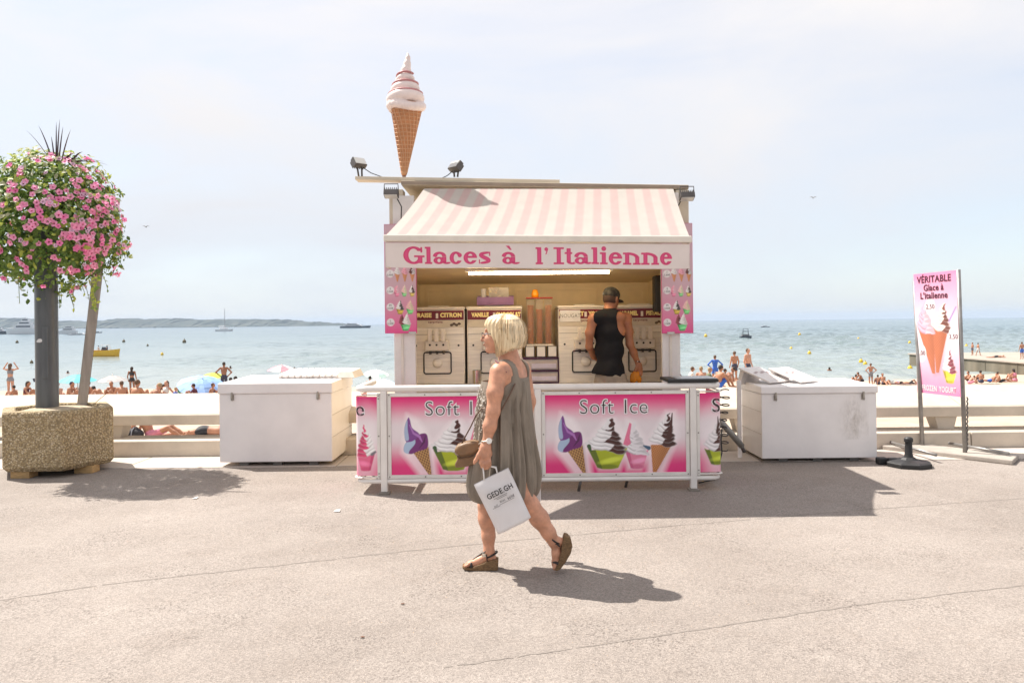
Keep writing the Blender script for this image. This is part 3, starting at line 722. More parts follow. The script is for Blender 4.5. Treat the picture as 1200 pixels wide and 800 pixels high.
# valance with the name in fat slab letters
V0, V1 = P(452, 284.5, 7.23), P(808, 286, 7.23); VH = .222; VW = (V1 - V0).length
SV = Sheet(VW, VH, 0.0042); SV.c[:] = (0.74, 0.65, 0.61)
def glyph(s, ch, x, w, y, xh, cap):
    """signed distance of one heavy slab-serif letter standing at (x, y), w wide"""
    st = xh * .36; th = xh * .16; sl = xh * .16
    R = s.rect; mn = np.minimum; mx = np.maximum
    ring = lambda cx, cy, rx, ry, a, b: mx(s.ell(cx, cy, rx, ry), -s.ell(cx, cy, rx - a, ry - b))
    m = x + w / 2
    if ch in 'lI':
        t = cap
        c = m
        d = mn(R(c - st / 2, c + st / 2, y, y + t), R(x, x + w, y, y + sl))
        return mn(d, R(x, x + w, y + t - sl, y + t) if ch == 'I' else R(x, c, y + t - sl, y + t))
    if ch == 'i': return mn(mn(R(m - st / 2, m + st / 2, y, y + xh), R(x, x + w, y, y + sl)), mn(R(x, m, y + xh - sl, y + xh), s.ell(m, y + xh * 1.3, st * .56, st * .56)))
    if ch == 'n':
        d = mn(R(x + w * .12, x + w * .12 + st, y, y + xh), R(x + w * .68, x + w * .68 + st, y, y + xh * .66))
        d = mn(d, mn(R(x, x + w * .47, y, y + sl), R(x + w * .56, x + w, y, y + sl))); d = mn(d, R(x, x + w * .2, y + xh - sl, y + xh))
        cx = x + w * .12 + st * .6; rx = x + w * .68 + st - cx
        return mn(d, mx(mx(s.ell(cx, y + xh * .55, rx, xh * .47), -s.ell(cx, y + xh * .55, rx - st, xh * .47 - th * 1.3)), mx(y + xh * .55 - s.Y, cx - s.X)))
    if ch in 'ceG':
        h = xh if ch != 'G' else cap; ry = h / 2 + .003; cy = y + h / 2; k = 1.25 if ch == 'G' else 1.0
        d = ring(m, cy, w / 2, ry, st * k, th * 1.25)
        if ch == 'c':
            d = mx(d, -R(m + w * .12, x + w + .1, cy - h * .22, cy + h * .2)); return mn(d, s.ell(x + w * .80, cy + h * .22, st * .5, st * .5))
        if ch == 'e':
            d = mx(d, -R(m, x + w + .1, cy - h * .20, cy - h * .02)); return mn(d, R(x + st * .5, x + w * .97, cy - h * .02, cy - h * .02 + th * 1.2))
        d = mx(d, -R(m + w * .10, x + w + .1, cy - h * .0, cy + h * .24)); d = mx(d, -R(x + w * .82, x + w + .1, y - .1, cy))
        d = mn(d, R(x + w * .70, x + w * .70 + st * 1.1, y + h * .04, cy)); d = mn(d, R(x + w * .52, x + w * 1.03, cy - sl, cy))
        return mn(d, R(x + w * .83, x + w * .92, cy + h * .16, cy + h * .48))
    if ch in 'aà':
        bx = x + w * .36; d = ring(bx, y + xh * .29, w * .36, xh * .30, st * .95, th)
        stx = x + w * .56; d = mn(d, R(stx, stx + st, y + xh * .14, y + xh * .62))
        d = mn(d, mx(ring(x + w * .40, y + xh * .62, stx + st - (x + w * .40), xh * .39, st, th * 1.25), y + xh * .62 - s.Y))
        d = mn(d, s.ell(x + w * .13, y + xh * .72, st * .48, st * .46))
        d = mn(d, mx(ring(stx + st * 1.05, y + xh * .17, st * 1.05, xh * .18, st, th), s.Y - (y + xh * .17)))
        if ch == 'à': d = mn(d, s.poly([(x + w * .22, y + xh * 1.52), (x + w * .46, y + xh * 1.52), (x + w * .62, y + xh * 1.16), (x + w * .5, y + xh * 1.16)]))
        return d
    if ch == 's':
        pts = []; ws = []
        for i in range(25):
            t = i / 24; a = t * 2 - 1
            xx = m + w * .33 * -math.sin(a * 4.2); yy = y + xh * (.5 + .43 * math.sin(a * math.pi / 2)); pts.append((xx, yy)); ws.append(st * (.95 - .50 * abs(a) ** 1.4))
        d = s.stroke(pts, ws); d = mn(d, R(x + w * .02, x + w * .12, y, y + xh * .36)); return mn(d, R(x + w * .84, x + w * .94, y + xh * .64, y + xh))
    if ch == 't':
        sx = x + w * .22; d = mn(R(sx, sx + st, y + xh * .16, y + xh * 1.32), R(x, x + w * .85, y + xh - sl, y + xh))
        return mn(d, mx(ring(sx + st * 1.3, y + xh * .20, st * 1.3, xh * .21, st, th), s.Y - (y + xh * .2)))
    if ch == "'": return mn(s.ell(m, y + cap * .88, w * .42, w * .42), s.poly([(m + w * .42, y + cap * .88), (m + w * .1, y + cap * .60), (m - w * .25, y + cap * .56), (m + w * .05, y + cap * .8)]))
    return np.full(s.X.shape, 1e9)
LET = [('G', 127, 200), ('l', 203, 229), ('a', 233, 288), ('c', 290, 335), ('e', 339, 387), ('s', 392, 436), ('à', 475, 530), ('l', 592, 618), ("'", 622, 638), ('I', 655, 692), ('t', 694, 726), ('a', 729, 786), ('l', 788, 815), ('i', 818, 846), ('e', 849, 897), ('n', 899, 962), ('n', 963, 1026), ('e', 1029, 1072)]
for ch, a, b in LET:
    x = (430 + a / 3 - 452) / 356 * VW; w = (b - a) / 3 / 356 * VW; base = .036
    d = glyph(SV, ch, x, w, base, .108, .152)
    SV.paint(d - .0035, (.86, .74, .70)); SV.paint(d, rgb(196, 38, 96)); SV.paint(d + .007, rgb(222, 84, 132), soft=.010, alpha=.75)
def val_map(X, Y):
    u = X / VW; z = V0.z * (1 - u) + V1.z * u
    return V0.x * (1 - u) + V1.x * u, 7.222 + .006 * np.sin(u * 19) * (1 - Y / VH) + .010 * np.sin(u * 7 + 1) * (1 - Y / VH), z - VH + Y - .006 * np.abs(np.sin(u * 9.3)) * (1 - Y / VH)
vo_ = SV.obj('valance', MPRINT('printed valance', .7), AW, val_map); thicken(vo_, .003)
for (x, nm) in ((V0.x, 0), (V1.x, 1)):
    s = MB(); s.box(x - .004, x + .0, 7.226, 7.52, V0.z - VH + .0 + (nm * -.02), V0.z + .0); s.obj('valance_return', M('valance cloth', (.66, .575, .535), .7), AW)

# floodlights
def floodlight(base, aim, tilt, name='floodlight', sc=.86):
    b = Vector(base); R = Matrix.Translation(b) @ Matrix.Rotation(aim, 4, 'Z') @ Matrix.Rotation(tilt, 4, 'X') @ Matrix.Scale(sc, 4)
    s = MB()
    s.box(-.085, .085, -.035, .03, -.06, .06, R)
    for k in range(7): s.box(-.08 + k * .024, -.072 + k * .024, .031, .062, -.05, .05, R)
    o = s.obj(name, dark_metal, K, bevel=.004)
    g_ = MB(); g_.box(-.075, .075, -.042, -.036, -.05, .05, R); g_.obj('lamp_glass', M('lamp glass', (.55, .55, .52), .15), o)
    return o
def stem(o, a, b, r=.01): s = MB(); s.tube([a, b], r, 8); s.obj('bracket', dark_metal, o, smooth=True)
y0 = 8.5
for (hx, hy, st_, aim, cab) in ((420.5, 191, 422, .75, (449, 208)), (534, 195, 534, -.8, (513, 211))):
    p = P(hx, hy, y0); o = floodlight(p, aim, -.65)
    stem(o, p + Vector((-.02, 0, -.03)), P(st_ - 1.5, 207.5, y0)); stem(o, p + Vector((.03, 0, -.03)), P(st_ + 2.2, 207.5, y0))
    c = MB(); c.tube([p + Vector((0, .03, -.02)), p.lerp(P(*cab, y0), .5) + Vector((0, 0, -.03)), P(*cab, y0)], .005, 6); c.obj('cable', black_pl, o, smooth=True)
for (hx, hy, sg) in ((458.5, 227, 1), (805, 230, -1)):
    p = P(hx, hy, 8.2); o = floodlight(p, 0, 1.25)
    c = MB(); q = [p + Vector((-.075, 0, 0)), p + Vector((-.07, 0, .10)), p + Vector((.07, 0, .10)), p + Vector((.075, 0, 0))]; c.tube(q, .006, 6); c.obj('bracket', dark_metal, o)
    c = MB(); c.tube([p + Vector((sg * .03, .05, .0)), p + Vector((sg * .09, .10, -.12)), p + Vector((sg * .075, .12, -.45))], .006, 6); c.obj('cable', black_pl, o, smooth=True)

# strip light under the ceiling (lit)
s = MB(); a, b = P(545, 312, 8.75), P(718, 312, 8.75); s.box(a.x, b.x, 8.70, 8.80, 2.155, 2.185); lt = s.obj('strip_light', offwhite, K, bevel=.006)
s = MB(); s.tube([(a.x + .04, 8.75, 2.14), (b.x - .04, 8.75, 2.14)], .016, 10); s.obj('tube', M('lit tube', (1.0, .80, .48), .5, emit=20.0, var=0), lt, smooth=True)

# price posters on both posts
def poster(px0, px1, py0, py1, d, flip):
    a, b = P(px0, (py0 + py1) / 2, d), P(px1, (py0 + py1) / 2, d); w = b.x - a.x; z0, z1 = P((px0 + px1) / 2, py1, d).z, P((px0 + px1) / 2, py0, d).z; h = z1 - z0
    S = Sheet(w, h, .0032); v = S.Y / h
    k = np.clip(v / .45, 0, 1)[..., None] ** .8; S.c = np.array(rgb(226, 70, 140)) * (1 - k) + np.array((.60, .40, .455)) * k
    vis = (390 - 312) / (py1 - py0) * h     # the part below the valance
    rows = [.87, .62, .37, .14]
    wht = (.80, .76, .76)
    for r, (yy, (t1, t2)) in enumerate(zip(rows, (('1', '2,50€'), ('S', '3,50€'), ('M', '4,50€'), ('L', '5,50€')))):
        y = yy * vis; S.paint(S.ell(w * .17, y + vis * .02, w * .125, w * .125), wht)
        if r == 0:
            for i, (cx, c1) in enumerate(((.40, rgb(232, 226, 224)), (.64, rgb(236, 168, 184)), (.88, rgb(96, 48, 40)))):
                ice_cone(S, w * (cx - .085), w * (cx + .085), y + vis * .03, w * cx, y - vis * .10, rgb(222, 160, 112), rgb(190, 120, 72), rows=6)
                ice_swirl(S, w * cx, y + vis * .025, w * .19, vis * .10, c1, rgb(226, 220, 220) if i == 2 else c1, layers=3, seed=i)
        elif r == 1:
            for i, (cx, cc, c1, c2) in enumerate(((.38, rgb(232, 130, 160), rgb(236, 150, 172), rgb(240, 200, 210)), (.62, rgb(130, 200, 130), rgb(242, 196, 190), rgb(226, 226, 190)), (.87, rgb(210, 180, 90), rgb(240, 232, 226), rgb(80, 40, 34)))):
                ice_cup(S, w * (cx - .09), w * (cx + .09), y - vis * .01, y - vis * .075, cc, tuple(np.array(cc) * .5)); ice_swirl(S, w * cx, y - vis * .01, w * .17, vis * .11, c1, c2, layers=4, seed=i)
        elif r == 2:
            for i, (cx, cc, c1, c2) in enumerate(((.48, rgb(196, 168, 60), rgb(238, 230, 226), rgb(48, 26, 22)), (.80, rgb(122, 206, 120), rgb(240, 190, 182), rgb(230, 214, 180)))):
                ice_cup(S, w * (cx - .125), w * (cx + .125), y - vis * .01, y - vis * .09, cc, tuple(np.array(cc) * .5)); ice_swirl(S, w * cx, y - vis * .01, w * .235, vis * .13, c1, c2, layers=5, seed=i)
        else:
            ice_cup(S, w * .48, w * .82, y - vis * .005, y - vis * .11, rgb(112, 206, 130), rgb(60, 130, 70))
            ice_swirl(S, w * .55, y, w * .2, vis * .14, rgb(150, 70, 76), rgb(110, 44, 50), layers=4, seed=2, lean=-.1); ice_swirl(S, w * .69, y, w * .24, vis * .15, rgb(240, 236, 230), rgb(226, 220, 214), layers=5, seed=6)
    s = MB(); s.box(a.x - .004, b.x + .004, d + .003, d + .02, z0 - .004, z1 + .004); board = s.obj('price_poster', M('pink board', rgb(206, 60, 124), .4), K)
    S.obj('poster_print', MPRINT('glossy print', .3), board, lambda X, Y: (a.x + X, np.full(X.shape, d), z0 + Y))
    tm = M('print black', BLACKP, .4, var=0)
    for yy, (t1, t2) in zip(rows, (('1', '2,50€'), ('S', '3,50€'), ('M', '4,50€'), ('L', '5,50€'))):
        y = z0 + yy * vis + vis * .02
        text('lettering', t1, .030, (a.x + w * .17, d - .003, y + .016), (1, 0, 0), (0, 0, 1), tm, board); text('lettering', t2, .026, (a.x + w * .17, d - .003, y - .014), (1, 0, 0), (0, 0, 1), tm, board)
    s = MB(); s.box(b.x - .08 if not flip else a.x + .05, b.x - .005 if not flip else a.x + .125, d - .012, d - .003, z0 - .012, z0 + .012); s.obj('clip', M('clip steel', (.5, .48, .45), .4, metal=.6), board)
poster(451, 487.5, 263, 390, 8.30, False); poster(775.5, 811.5, 262, 390, 8.30, True)
# dark hanging cloth in the back corner and a ledge
s = MB(); p = P(771, 345, 9.2); s.box(p.x - .05, p.x + .03, 9.1, 9.3, 1.7, 2.12); s.obj('hanging_bag', black_pl, K, bevel=.02)
s = MB(); s.box(KX0 + .05, KX1 - .05, 9.22, 10.18, .80, .876); ct = s.obj('counter_top', white_paint, K, bevel=.006)
s = MB(); s.box(KX0 + .06, KX1 - .06, 9.27, 10.17, .221, .799); s.obj('counter_cabinet', white_paint, K)
# ---------------------------------------------------------------- what stands in the kiosk
CT = .877
maroon = M('maroon strip', rgb(108, 24, 44), .4); yellow_t = M('yellow print', rgb(240, 222, 150), .5, var=0); black_t = M('black print', (.02, .02, .02), .5, var=0)
beige = M('beige panel', (.62, .55, .44), .45)
def machine(cpx, words, label, paper=None):
    d = 9.38; c = P(cpx, 400, d).x; w = .645; top = 1.755
    t = thing('ice_cream_machine', (c, d + .3, CT), label, 'machine', 'soft ice machines in the kiosk')
    s = MB(); s.box(c - w / 2, c + w / 2, d, d + .68, CT, top); body = s.obj('body', steel, t, bevel=.012)
    s = MB(); s.box(c - w / 2 - .008, c + w / 2 + .008, d - .012, d + .69, top + .001, top + .035); s.obj('lid', offwhite, t, bevel=.012)
    s = MB(); s.box(c - .12, c + .12, d + .12, d + .4, top + .036, top + .05); s.obj('hopper_cover', offwhite, t, bevel=.01)
    s = MB(); s.box(c - w / 2 + .008, c + w / 2 - .008, d - .008, d - .001, 1.635, 1.745); lab = s.obj('flavour_strip', maroon, t, bevel=.002)
    s = MB(); s.box(c - .014, c + .014, d - .0125, d - .0085, 1.655, 1.715); s.obj('strip_picture', offwhite, lab)
    for k, wd in enumerate(words):
        text('lettering', wd, .068, (c + (-.165 if k == 0 else .165), d - .011, 1.69), (1, 0, 0), (0, 0, 1), yellow_t, lab, offset=.004, sx=.74 if len(wd) > 6 else .95)
    s = MB(); s.box(c - w / 2 + .008, c + w / 2 - .008, d - .006, d - .001, 1.545, 1.632); bs = s.obj('beige_strip', beige, t, bevel=.002)
    text('lettering', 'carpigiana', .04, (c - .02, d - .009, 1.612), (1, 0, 0), (0, 0, 1), maroon, bs, offset=.0006)
    s = MB()
    for k in range(4): s.ball((c + .17 + k * .03, d - .007, 1.575 + .014 * (k % 2)), .020, 8, 5, (1, .15, .8))
    s.obj('strip_emblem', M('brown print', (.10, .07, .05), .5), bs)
    # dispensing head with three levers
    s = MB(); s.box(c - .14, c + .14, d - .10, d - .001, 1.275, 1.40); hd = s.obj('dispensing_head', offwhite, t, bevel=.014)
    for k in (-1, 0, 1):
        s = MB(); s.box(c + k * .078 - .024, c + k * .078 + .024, d - .13, d - .101, 1.385, 1.53); s.box(c + k * .078 - .030, c + k * .078 + .030, d - .128, d - .08, 1.40, 1.43); s.obj('lever', offwhite, hd, bevel=.006)
        s = MB(); s.lathe([(.014, 1.235), (.018, 1.274)], (c + k * .078, d - .05, 0), 10); s.obj('nozzle', M('nozzle dark', (.06, .055, .05), .4), hd)
        s = MB(); s.lathe([(.013, -.006), (.013, .0)], (c + k * .078, d - .101, 1.345), 10, Matrix.Rotation(math.pi / 2, 4, 'X')); s.obj('knob', black_pl, hd)
    # lower recessed door with a black gasket and a round boss
    s = MB(); pts = []
    for (cx, cz, a0) in ((.135, .10, 0), (-.135, .10, 90), (-.135, -.10, 180), (.135, -.10, 270)):
        for k in range(5): a = math.radians(a0 + k * 22.5); pts.append((c + cx + .025 * math.cos(a), d - .006, 1.13 + cz + .025 * math.sin(a)))
    s.tube(pts + [pts[0], pts[1]], .0085, 6, cap=False); dr = s.obj('drip_door', black_pl, t, smooth=True)
    s = MB(); s.lathe([(.058, 0), (.056, -.012), (.04, -.018), (1e-5, -.019)], (c, d - .001, 1.13), 24, Matrix.Rotation(-math.pi / 2, 4, 'X')); s.obj('boss', steel, dr, smooth=True)
    for k in (-1, 1):
        s = MB(); s.lathe([(.012, 0), (.012, .01)], (c + k * .25, d, 1.335), 10, Matrix.Rotation(math.pi / 2, 4, 'X')); s.obj('knob', black_pl, t)
    s = MB(); s.box(c - w / 2 + .01, c + w / 2 - .01, d - .003, d - .0005, 1.462, 1.466); s.obj('panel_joint', dark_metal, t)
    if paper:
        s = MB(); s.box(c - w / 2 + .02, c - w / 2 + .26, d - .0135, d - .0125, 1.60, 1.735); pp = s.obj('paper_note', M('paper', (.72, .70, .70), .7), t)
        text('lettering', paper, .066, (c - w / 2 + .14, d - .0155, 1.668), (1, 0, 0), (0, 0, 1), black_t, pp, offset=-.001, sx=.82)
    return t
machine(512.5, ('FRAISE', 'CITRON'), 'soft ice machine marked FRAISE CITRON beside the left kiosk post')
machine(579.5, ('VANILLE', 'CHOCOLAT'), 'soft ice machine marked VANILLE CHOCOLAT behind the blonde woman')
machine(686.5, ('NOUGAT', 'YOGOURT'), 'soft ice machine with handwritten NOUGAT note left of the vendor', paper='NOUGAT')
machine(752.5, ('CARAMEL', 'PISTACHE'), 'soft ice machine marked PISTACHE right of the vendor')

# lilac cup holder on the second machine
p = P(579, 358, 9.5); Z0 = 1.8055
lil = M('lilac plastic', rgb(150, 110, 150), .25, alpha=.75)
t = thing('cup_holder', (p.x, 9.55, Z0), 'lilac plastic tray of paper cups and sticks on top of a machine', 'tray')
s = MB(); x0, x1 = P(559, 350, 9.5).x, P(602, 350, 9.5).x
s.box(x0, x1, 9.42, 9.72, Z0, Z0 + .02); s.box(x0, x1, 9.42, 9.435, Z0 + .021, Z0 + .095); s.box(x0, x1, 9.705, 9.72, Z0 + .021, Z0 + .12); s.box(x0, x0 + .012, 9.436, 9.704, Z0 + .021, Z0 + .095); s.box(x1 - .012, x1, 9.436, 9.704, Z0 + .021, Z0 + .095); s.obj('tray', lil, t, bevel=.003)
s = MB(); cx = P(566.5, 340, 9.55).x
for k in range(8): s.lathe([(.028, Z0 + .022 + k * .022), (.036, Z0 + .022 + k * .022 + .0205)], (cx, 9.55, 0), 14)
s.obj('paper_cups', white_paint, t)
s = MB(); x0 = P(573, 345, 9.55).x; x1 = P(596, 345, 9.55).x
for (a, b, z) in ((x0, x1, Z0 + .022), ):
    s.box(a, b, 9.50, 9.51, z, z + .19); s.box(a, a + .01, 9.511, 9.66, z, z + .19); s.box(b - .01, b, 9.511, 9.66, z, z + .19); s.box(a, b, 9.661, 9.67, z, z + .19)
s.obj('clear_box', M('clear box', (.75, .68, .58), .1, alpha=.35), t)
s = MB()
for k in range(26):
    x = x0 + .02 + (x1 - x0 - .04) * k / 25; z = Z0 + .03 + random.uniform(0, .02); s.box(x - .003, x + .003, 9.53, 9.64, z, z + random.uniform(.11, .15))
s.obj('wafer_sticks', M('wafer', (.35, .22, .12), .7), t)

# waffle cone dispenser between the machines
t = thing('cone_dispenser', (P(632, 400, 9.5).x, 9.5, 1.30), 'clear tube dispenser full of stacked wafer cones with orange knob on top', 'dispenser')
x0, x1 = P(616.5, 375, 9.5).x, P(647.5, 375, 9.5).x; zb, zt = P(632, 403, 9.5).z, P(632, 350, 9.5).z
s = MB(); s.box(x0, x1, 9.38, 9.62, zt, zt + .014); s.obj('top_plate', M('red plastic', rgb(170, 40, 36), .35), t, bevel=.004)
s = MB(); s.box(x0, x1, 9.38, 9.62, zb - .02, zb); s.obj('base_plate', offwhite, t, bevel=.004)
s = MB(); cx = P(627, 345, 9.45).x; s.lathe([(.042, zt + .015), (.044, zt + .06), (.034, zt + .085), (.030, zt + .105), (1e-5, zt + .11)], (cx, 9.46, 0), 16); s.obj('knob', M('orange plastic', rgb(250, 158, 20), .35), t, smooth=True)
waf = M('wafer cone', (.56, .235, .075), .75, var=.25, vscale=90, bump=.4, bscale=160)
n_ = 3; w_ = (x1 - x0) / n_
for i in range(n_):
    cx = x0 + w_ * (i + .5); s = MB(); z = zb + .004; hh = (zt - zb) * (.74 if i == 1 else .84)
    k = 0
    while z < zb + hh:
        s.lathe([(.028, z), (.043, z + .016), (.043, z + .0165)], (cx + random.uniform(-.003, .003), 9.46, 0), 14); z += .017; k += 1
    s.obj('cone_stack', waf, t)
    s = MB(); s.lathe([(.049, zb + .001), (.049, zt - .001), (.047, zt - .001), (.047, zb + .001), (.049, zb + .001)], (cx, 9.46, 0), 20); s.obj('clear_tube', M('clear plastic', (.8, .78, .74), .08, alpha=.07), t, smooth=True)
# shelf unit below it, with napkin boxes
pur = M('dark purple plastic', rgb(72, 34, 66), .4); paleb = M('pale drawer', (.52, .45, .42), .35)
x0, x1 = P(613, 430, 9.36).x, P(655, 430, 9.36).x
t = thing('drawer_unit', ((x0 + x1) / 2, 9.5, CT), 'dark purple shelf unit with clear drawers between the machines', 'shelf')
zs = [P(632, y, 9.36).z for y in (419.5, 434.5, 449)]
s = MB(); s.box(x0, x1, 9.36, 9.66, zs[0] - .012, zs[0] + .008); s.box(x0, x1, 9.36, 9.66, zs[1] - .01, zs[1] + .01); s.box(x0, x1, 9.36, 9.66, CT, CT + .015); s.box(x0, x0 + .012, 9.365, 9.66, CT + .016, zs[0] - .013); s.box(x1 - .012, x1, 9.365, 9.66, CT + .016, zs[0] - .013); s.obj('case', pur, t, bevel=.003)
for a, b in ((zs[0] - .014, zs[1] + .012), (zs[1] - .012, CT + .017)):
    s = MB(); s.box(x0 + .014, x1 - .014, 9.372, 9.6, b, a); dr = s.obj('drawer', paleb, t, bevel=.004)
    s = MB(); s.box(x0 + .10, x1 - .03, 9.362, 9.371, b + .02, a - .05); s.obj('drawer_label', M('lilac white', rgb(206, 198, 214), .4), dr)
for k in range(3):
    c = P(621 + k * 13, 410, 9.42).x; nb = thing('napkin_box', (c, 9.45, zs[0] + .008), ['white napkin dispenser on the purple shelf, left one of three', 'white napkin dispenser on the purple shelf, middle one of three', 'white napkin dispenser on the purple shelf, right one of three'][k], 'napkin dispenser', 'napkin dispensers on the purple shelf')
    z0 = zs[0] + .0085; s = MB(); s.box(c - .054, c + .054, 9.38, 9.50, z0, z0 + .135); s.obj('case', dark_metal, nb, bevel=.006)
    s = MB(); s.box(c - .047, c + .047, 9.372, 9.379, z0 + .01, z0 + .125); s.obj('napkins', white_paint, nb, bevel=.002)
# steel beaker on the counter
p = P(559, 440, 9.28); s = MB(); s.lathe([(.052, CT), (.055, CT + .17), (.051, CT + .17), (.048, CT + .02), (1e-4, CT + .018)], (p.x, 9.28, 0), 24)
auto_smooth(tag(s.obj('beaker', M('polished steel', (.62, .60, .56), .18, metal=1.0)), 'shiny steel beaker standing on the kiosk counter behind the woman', 'beaker'))

# ---------------------------------------------------------------- giant cone on the roof
tip = P(473.5, 208, 8.55); zt = P(474, 123, 8.55).z
t = thing('giant_ice_cream_cone', tip, 'giant soft ice in waffle cone standing on the kiosk roof', 'cone sign')
s = MB(); s.tube([tip + Vector((0, 0, -.03)), tip + Vector((0, 0, .06))], .02, 10); s.obj('mast', M('rusty steel', (.20, .10, .07), .7), t, smooth=True)
wc = M('painted waffle', (.50, .215, .085), .55, var=.15, vscale=20)
hc = zt - tip.z - .02; top_r = .168; lean = Vector((.035, 0, 0))
s = MB(); prof = [(.022, .02), (.03, .03), (top_r, hc + .02), (top_r * .9, hc + .03)]
Mx = Matrix.Translation(tip) @ Matrix.Shear('XY', 4, (lean.x, 0)) if False else None
def lc(z): return tip + Vector((lean.x * z / hc, 0, z))
vs_ = []; fs_ = []; N = 36; rows = 16
for i in range(rows + 1):
    z = .02 + hc * i / rows; r = .024 + (top_r - .024) * (i / rows)
    for j in range(N): a = 2 * math.pi * j / N; vs_.append(lc(z) + Vector((r * math.cos(a), r * math.sin(a), 0)))
for i in range(rows):
    for j in range(N): fs_.append((i * N + j, i * N + (j + 1) % N, (i + 1) * N + (j + 1) % N, (i + 1) * N + j))
s.add(vs_, fs_); s.obj('waffle_cone', wc, t, smooth=True)
ridge_m = M('waffle ridge', (.62, .36, .20), .6)
def helix(dirn, ph, turns):
    q = []
    for k in range(40):
        u = k / 39; z = .03 + (hc - .03) * u; r = .024 + (top_r - .024) * u + .003; a = ph + dirn * turns * 2 * math.pi * (1 - u) ** 1.0
        q.append(lc(z) + Vector((r * math.cos(a), r * math.sin(a), 0)))
    return q
s = MB()
for k in range(18): s.tube(helix(1, 2 * math.pi * k / 18, .17), .0034, 4)
for i in range(17):
    z = .06 + (hc - .07) * (i / 16) ** .9; r = .024 + (top_r - .024) * (z / hc) + .003
    s.tube([lc(z + .012 * math.sin(2 * math.pi * j / 28)) + Vector((r * math.cos(2 * math.pi * j / 28), r * math.sin(2 * math.pi * j / 28), 0)) for j in range(29)], .0034, 4, cap=False)
s.obj('waffle_ridges', ridge_m, t)
b = Body(); base = lc(hc)
# folds: rolls of soft ice wound upwards
levels = [(.00, .185, .062), (.085, .172, .056), (.16, .148, .05), (.225, .112, .044), (.285, .078, .04)]
turn = []
for k in range(160):
    u = k / 159; a = 1.5 + u * 3.7 * 2 * math.pi; z = .02 + .385 * u; r = .150 * (1 - u) ** .9 + .006; rr = .052 * (1 - u) ** .7 + .020
    turn.append((Vector((r * math.cos(a), r * math.sin(a), z)) + base + Vector((0, 0, .022 * math.cos(a + 2.2))), rr))
for (p0, r0), (p1, r1) in zip(turn, turn[1:]): b.cap(p0, p1, r0, r1, .003)
groove_path = []
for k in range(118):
    u = k / 159; a = 1.5 + u * 3.7 * 2 * math.pi; rr = .052 * (1 - u) ** .7 + .020; r = .150 * (1 - u) ** .9 + .006 + rr * .62; groove_path.append((Vector((r * math.cos(a), r * math.sin(a), .02 + .385 * u + .052)) + base + Vector((0, 0, .022 * math.cos(a + 2.2)))))
s = MB(); s.tube(groove_path, .0125, 8); s.obj('groove_tint', M('pink groove tint', (.46, .20, .20), .45), t, smooth=True)  # added tubes: dirt and pink shading of the grooves put into colour
b.cap(base + Vector((0, 0, .0)), base + Vector((0, 0, .36)), .128, .02, .004)
for k in range(20):
    a0, a1 = 2 * math.pi * k / 20, 2 * math.pi * (k + 1) / 20; f_ = lambda q: base + Vector((.165 * math.cos(q), .165 * math.sin(q), -.012 + .022 * math.sin(q * 2 + .6)))
    b.cap(f_(a0), f_(a1), .042, .042, .02)
b.chain([base + Vector((.0, 0, .36)), base + Vector((.012, 0, .46)), base + Vector((.022, 0, .525)), base + Vector((.018, 0, .575))], [.058, .036, .022, .008], .02)
b.cap(base + Vector((-.16, -.03, -.015)), base + Vector((-.19, -.03, .0)), .04, .018, .03)
o = link_mesh('soft_ice', b.mesh('soft_ice', .0085), M('glossy cream paint', (.76, .64, .60), .4, var=.06, vscale=8), t)
# ---------------------------------------------------------------- white barrier with printed panels
BY = 7.5
B = thing('barrier', (.25, BY, 0), 'white tubular barrier with pink Soft Ice panels in front of the kiosk', 'barrier')
bx0, bx1 = P(417, 500, BY).x, P(845, 500, BY).x; zT, zB = .987, .118
def bar_path(z, r=.09, back=.9):
    q = [(bx0 + .018, BY + back, z)]
    for k in range(7): a = math.radians(180 + k * 15); q.append((bx0 + .018 + r + r * math.cos(a), BY + r + r * math.sin(a), z))
    for k in range(7): a = math.radians(270 + k * 15); q.append((bx1 - .018 - r + r * math.cos(a), BY + r + r * math.sin(a), z))
    q.append((bx1 - .018, BY + back, z)); return q
s = MB(); s.tube(bar_path(zT), .031, 12); s.obj('top_rail', white_paint, B, smooth=True)
s = MB(); s.tube(bar_path(zB), .022, 10); s.obj('bottom_rail', white_paint, B, smooth=True)
posts = [P(450, 500, BY).x, P(630.5, 500, BY).x, P(812, 500, BY).x]
for i, x in enumerate(posts):
    s = MB(); s.box(x - .03, x + .03, BY - .03, BY + .03, 0.02 if i != 1 else zB + .02, zT - .02); po = s.obj('post', white_paint, B, bevel=.008)
    if i != 1:
        s = MB(); s.box(x - .05, x + .05, BY - .05, BY + .05, 0.0, .018); s.obj('foot_plate', M('dirty steel', (.25, .22, .19), .6, metal=.4), po, bevel=.003)
for (x, y) in ((P(680, 500, BY).x, BY), (P(738, 500, BY).x, BY + .15), (bx0 + .02, BY + .85), (bx1 - .02, BY + .85)):
    s = MB(); s.tube([(x, y, zB - .01), (x - .02, y + .03, .0)], .014, 8); s.obj('small_foot', dark_metal if y < BY + .5 else white_paint, B, smooth=True)
screw_m = M('screw', (.22, .20, .18), .4, metal=.6); frame_m = M('white aluminium', (.70, .665, .63), .4, var=.05, vscale=8)
pm = MPRINT('gloss vinyl', .28, .15)
halo_m = M('white print', (.80, .76, .77), .4, var=0); tblack = M('soft ice black', rgb(44, 36, 38), .4, var=0)
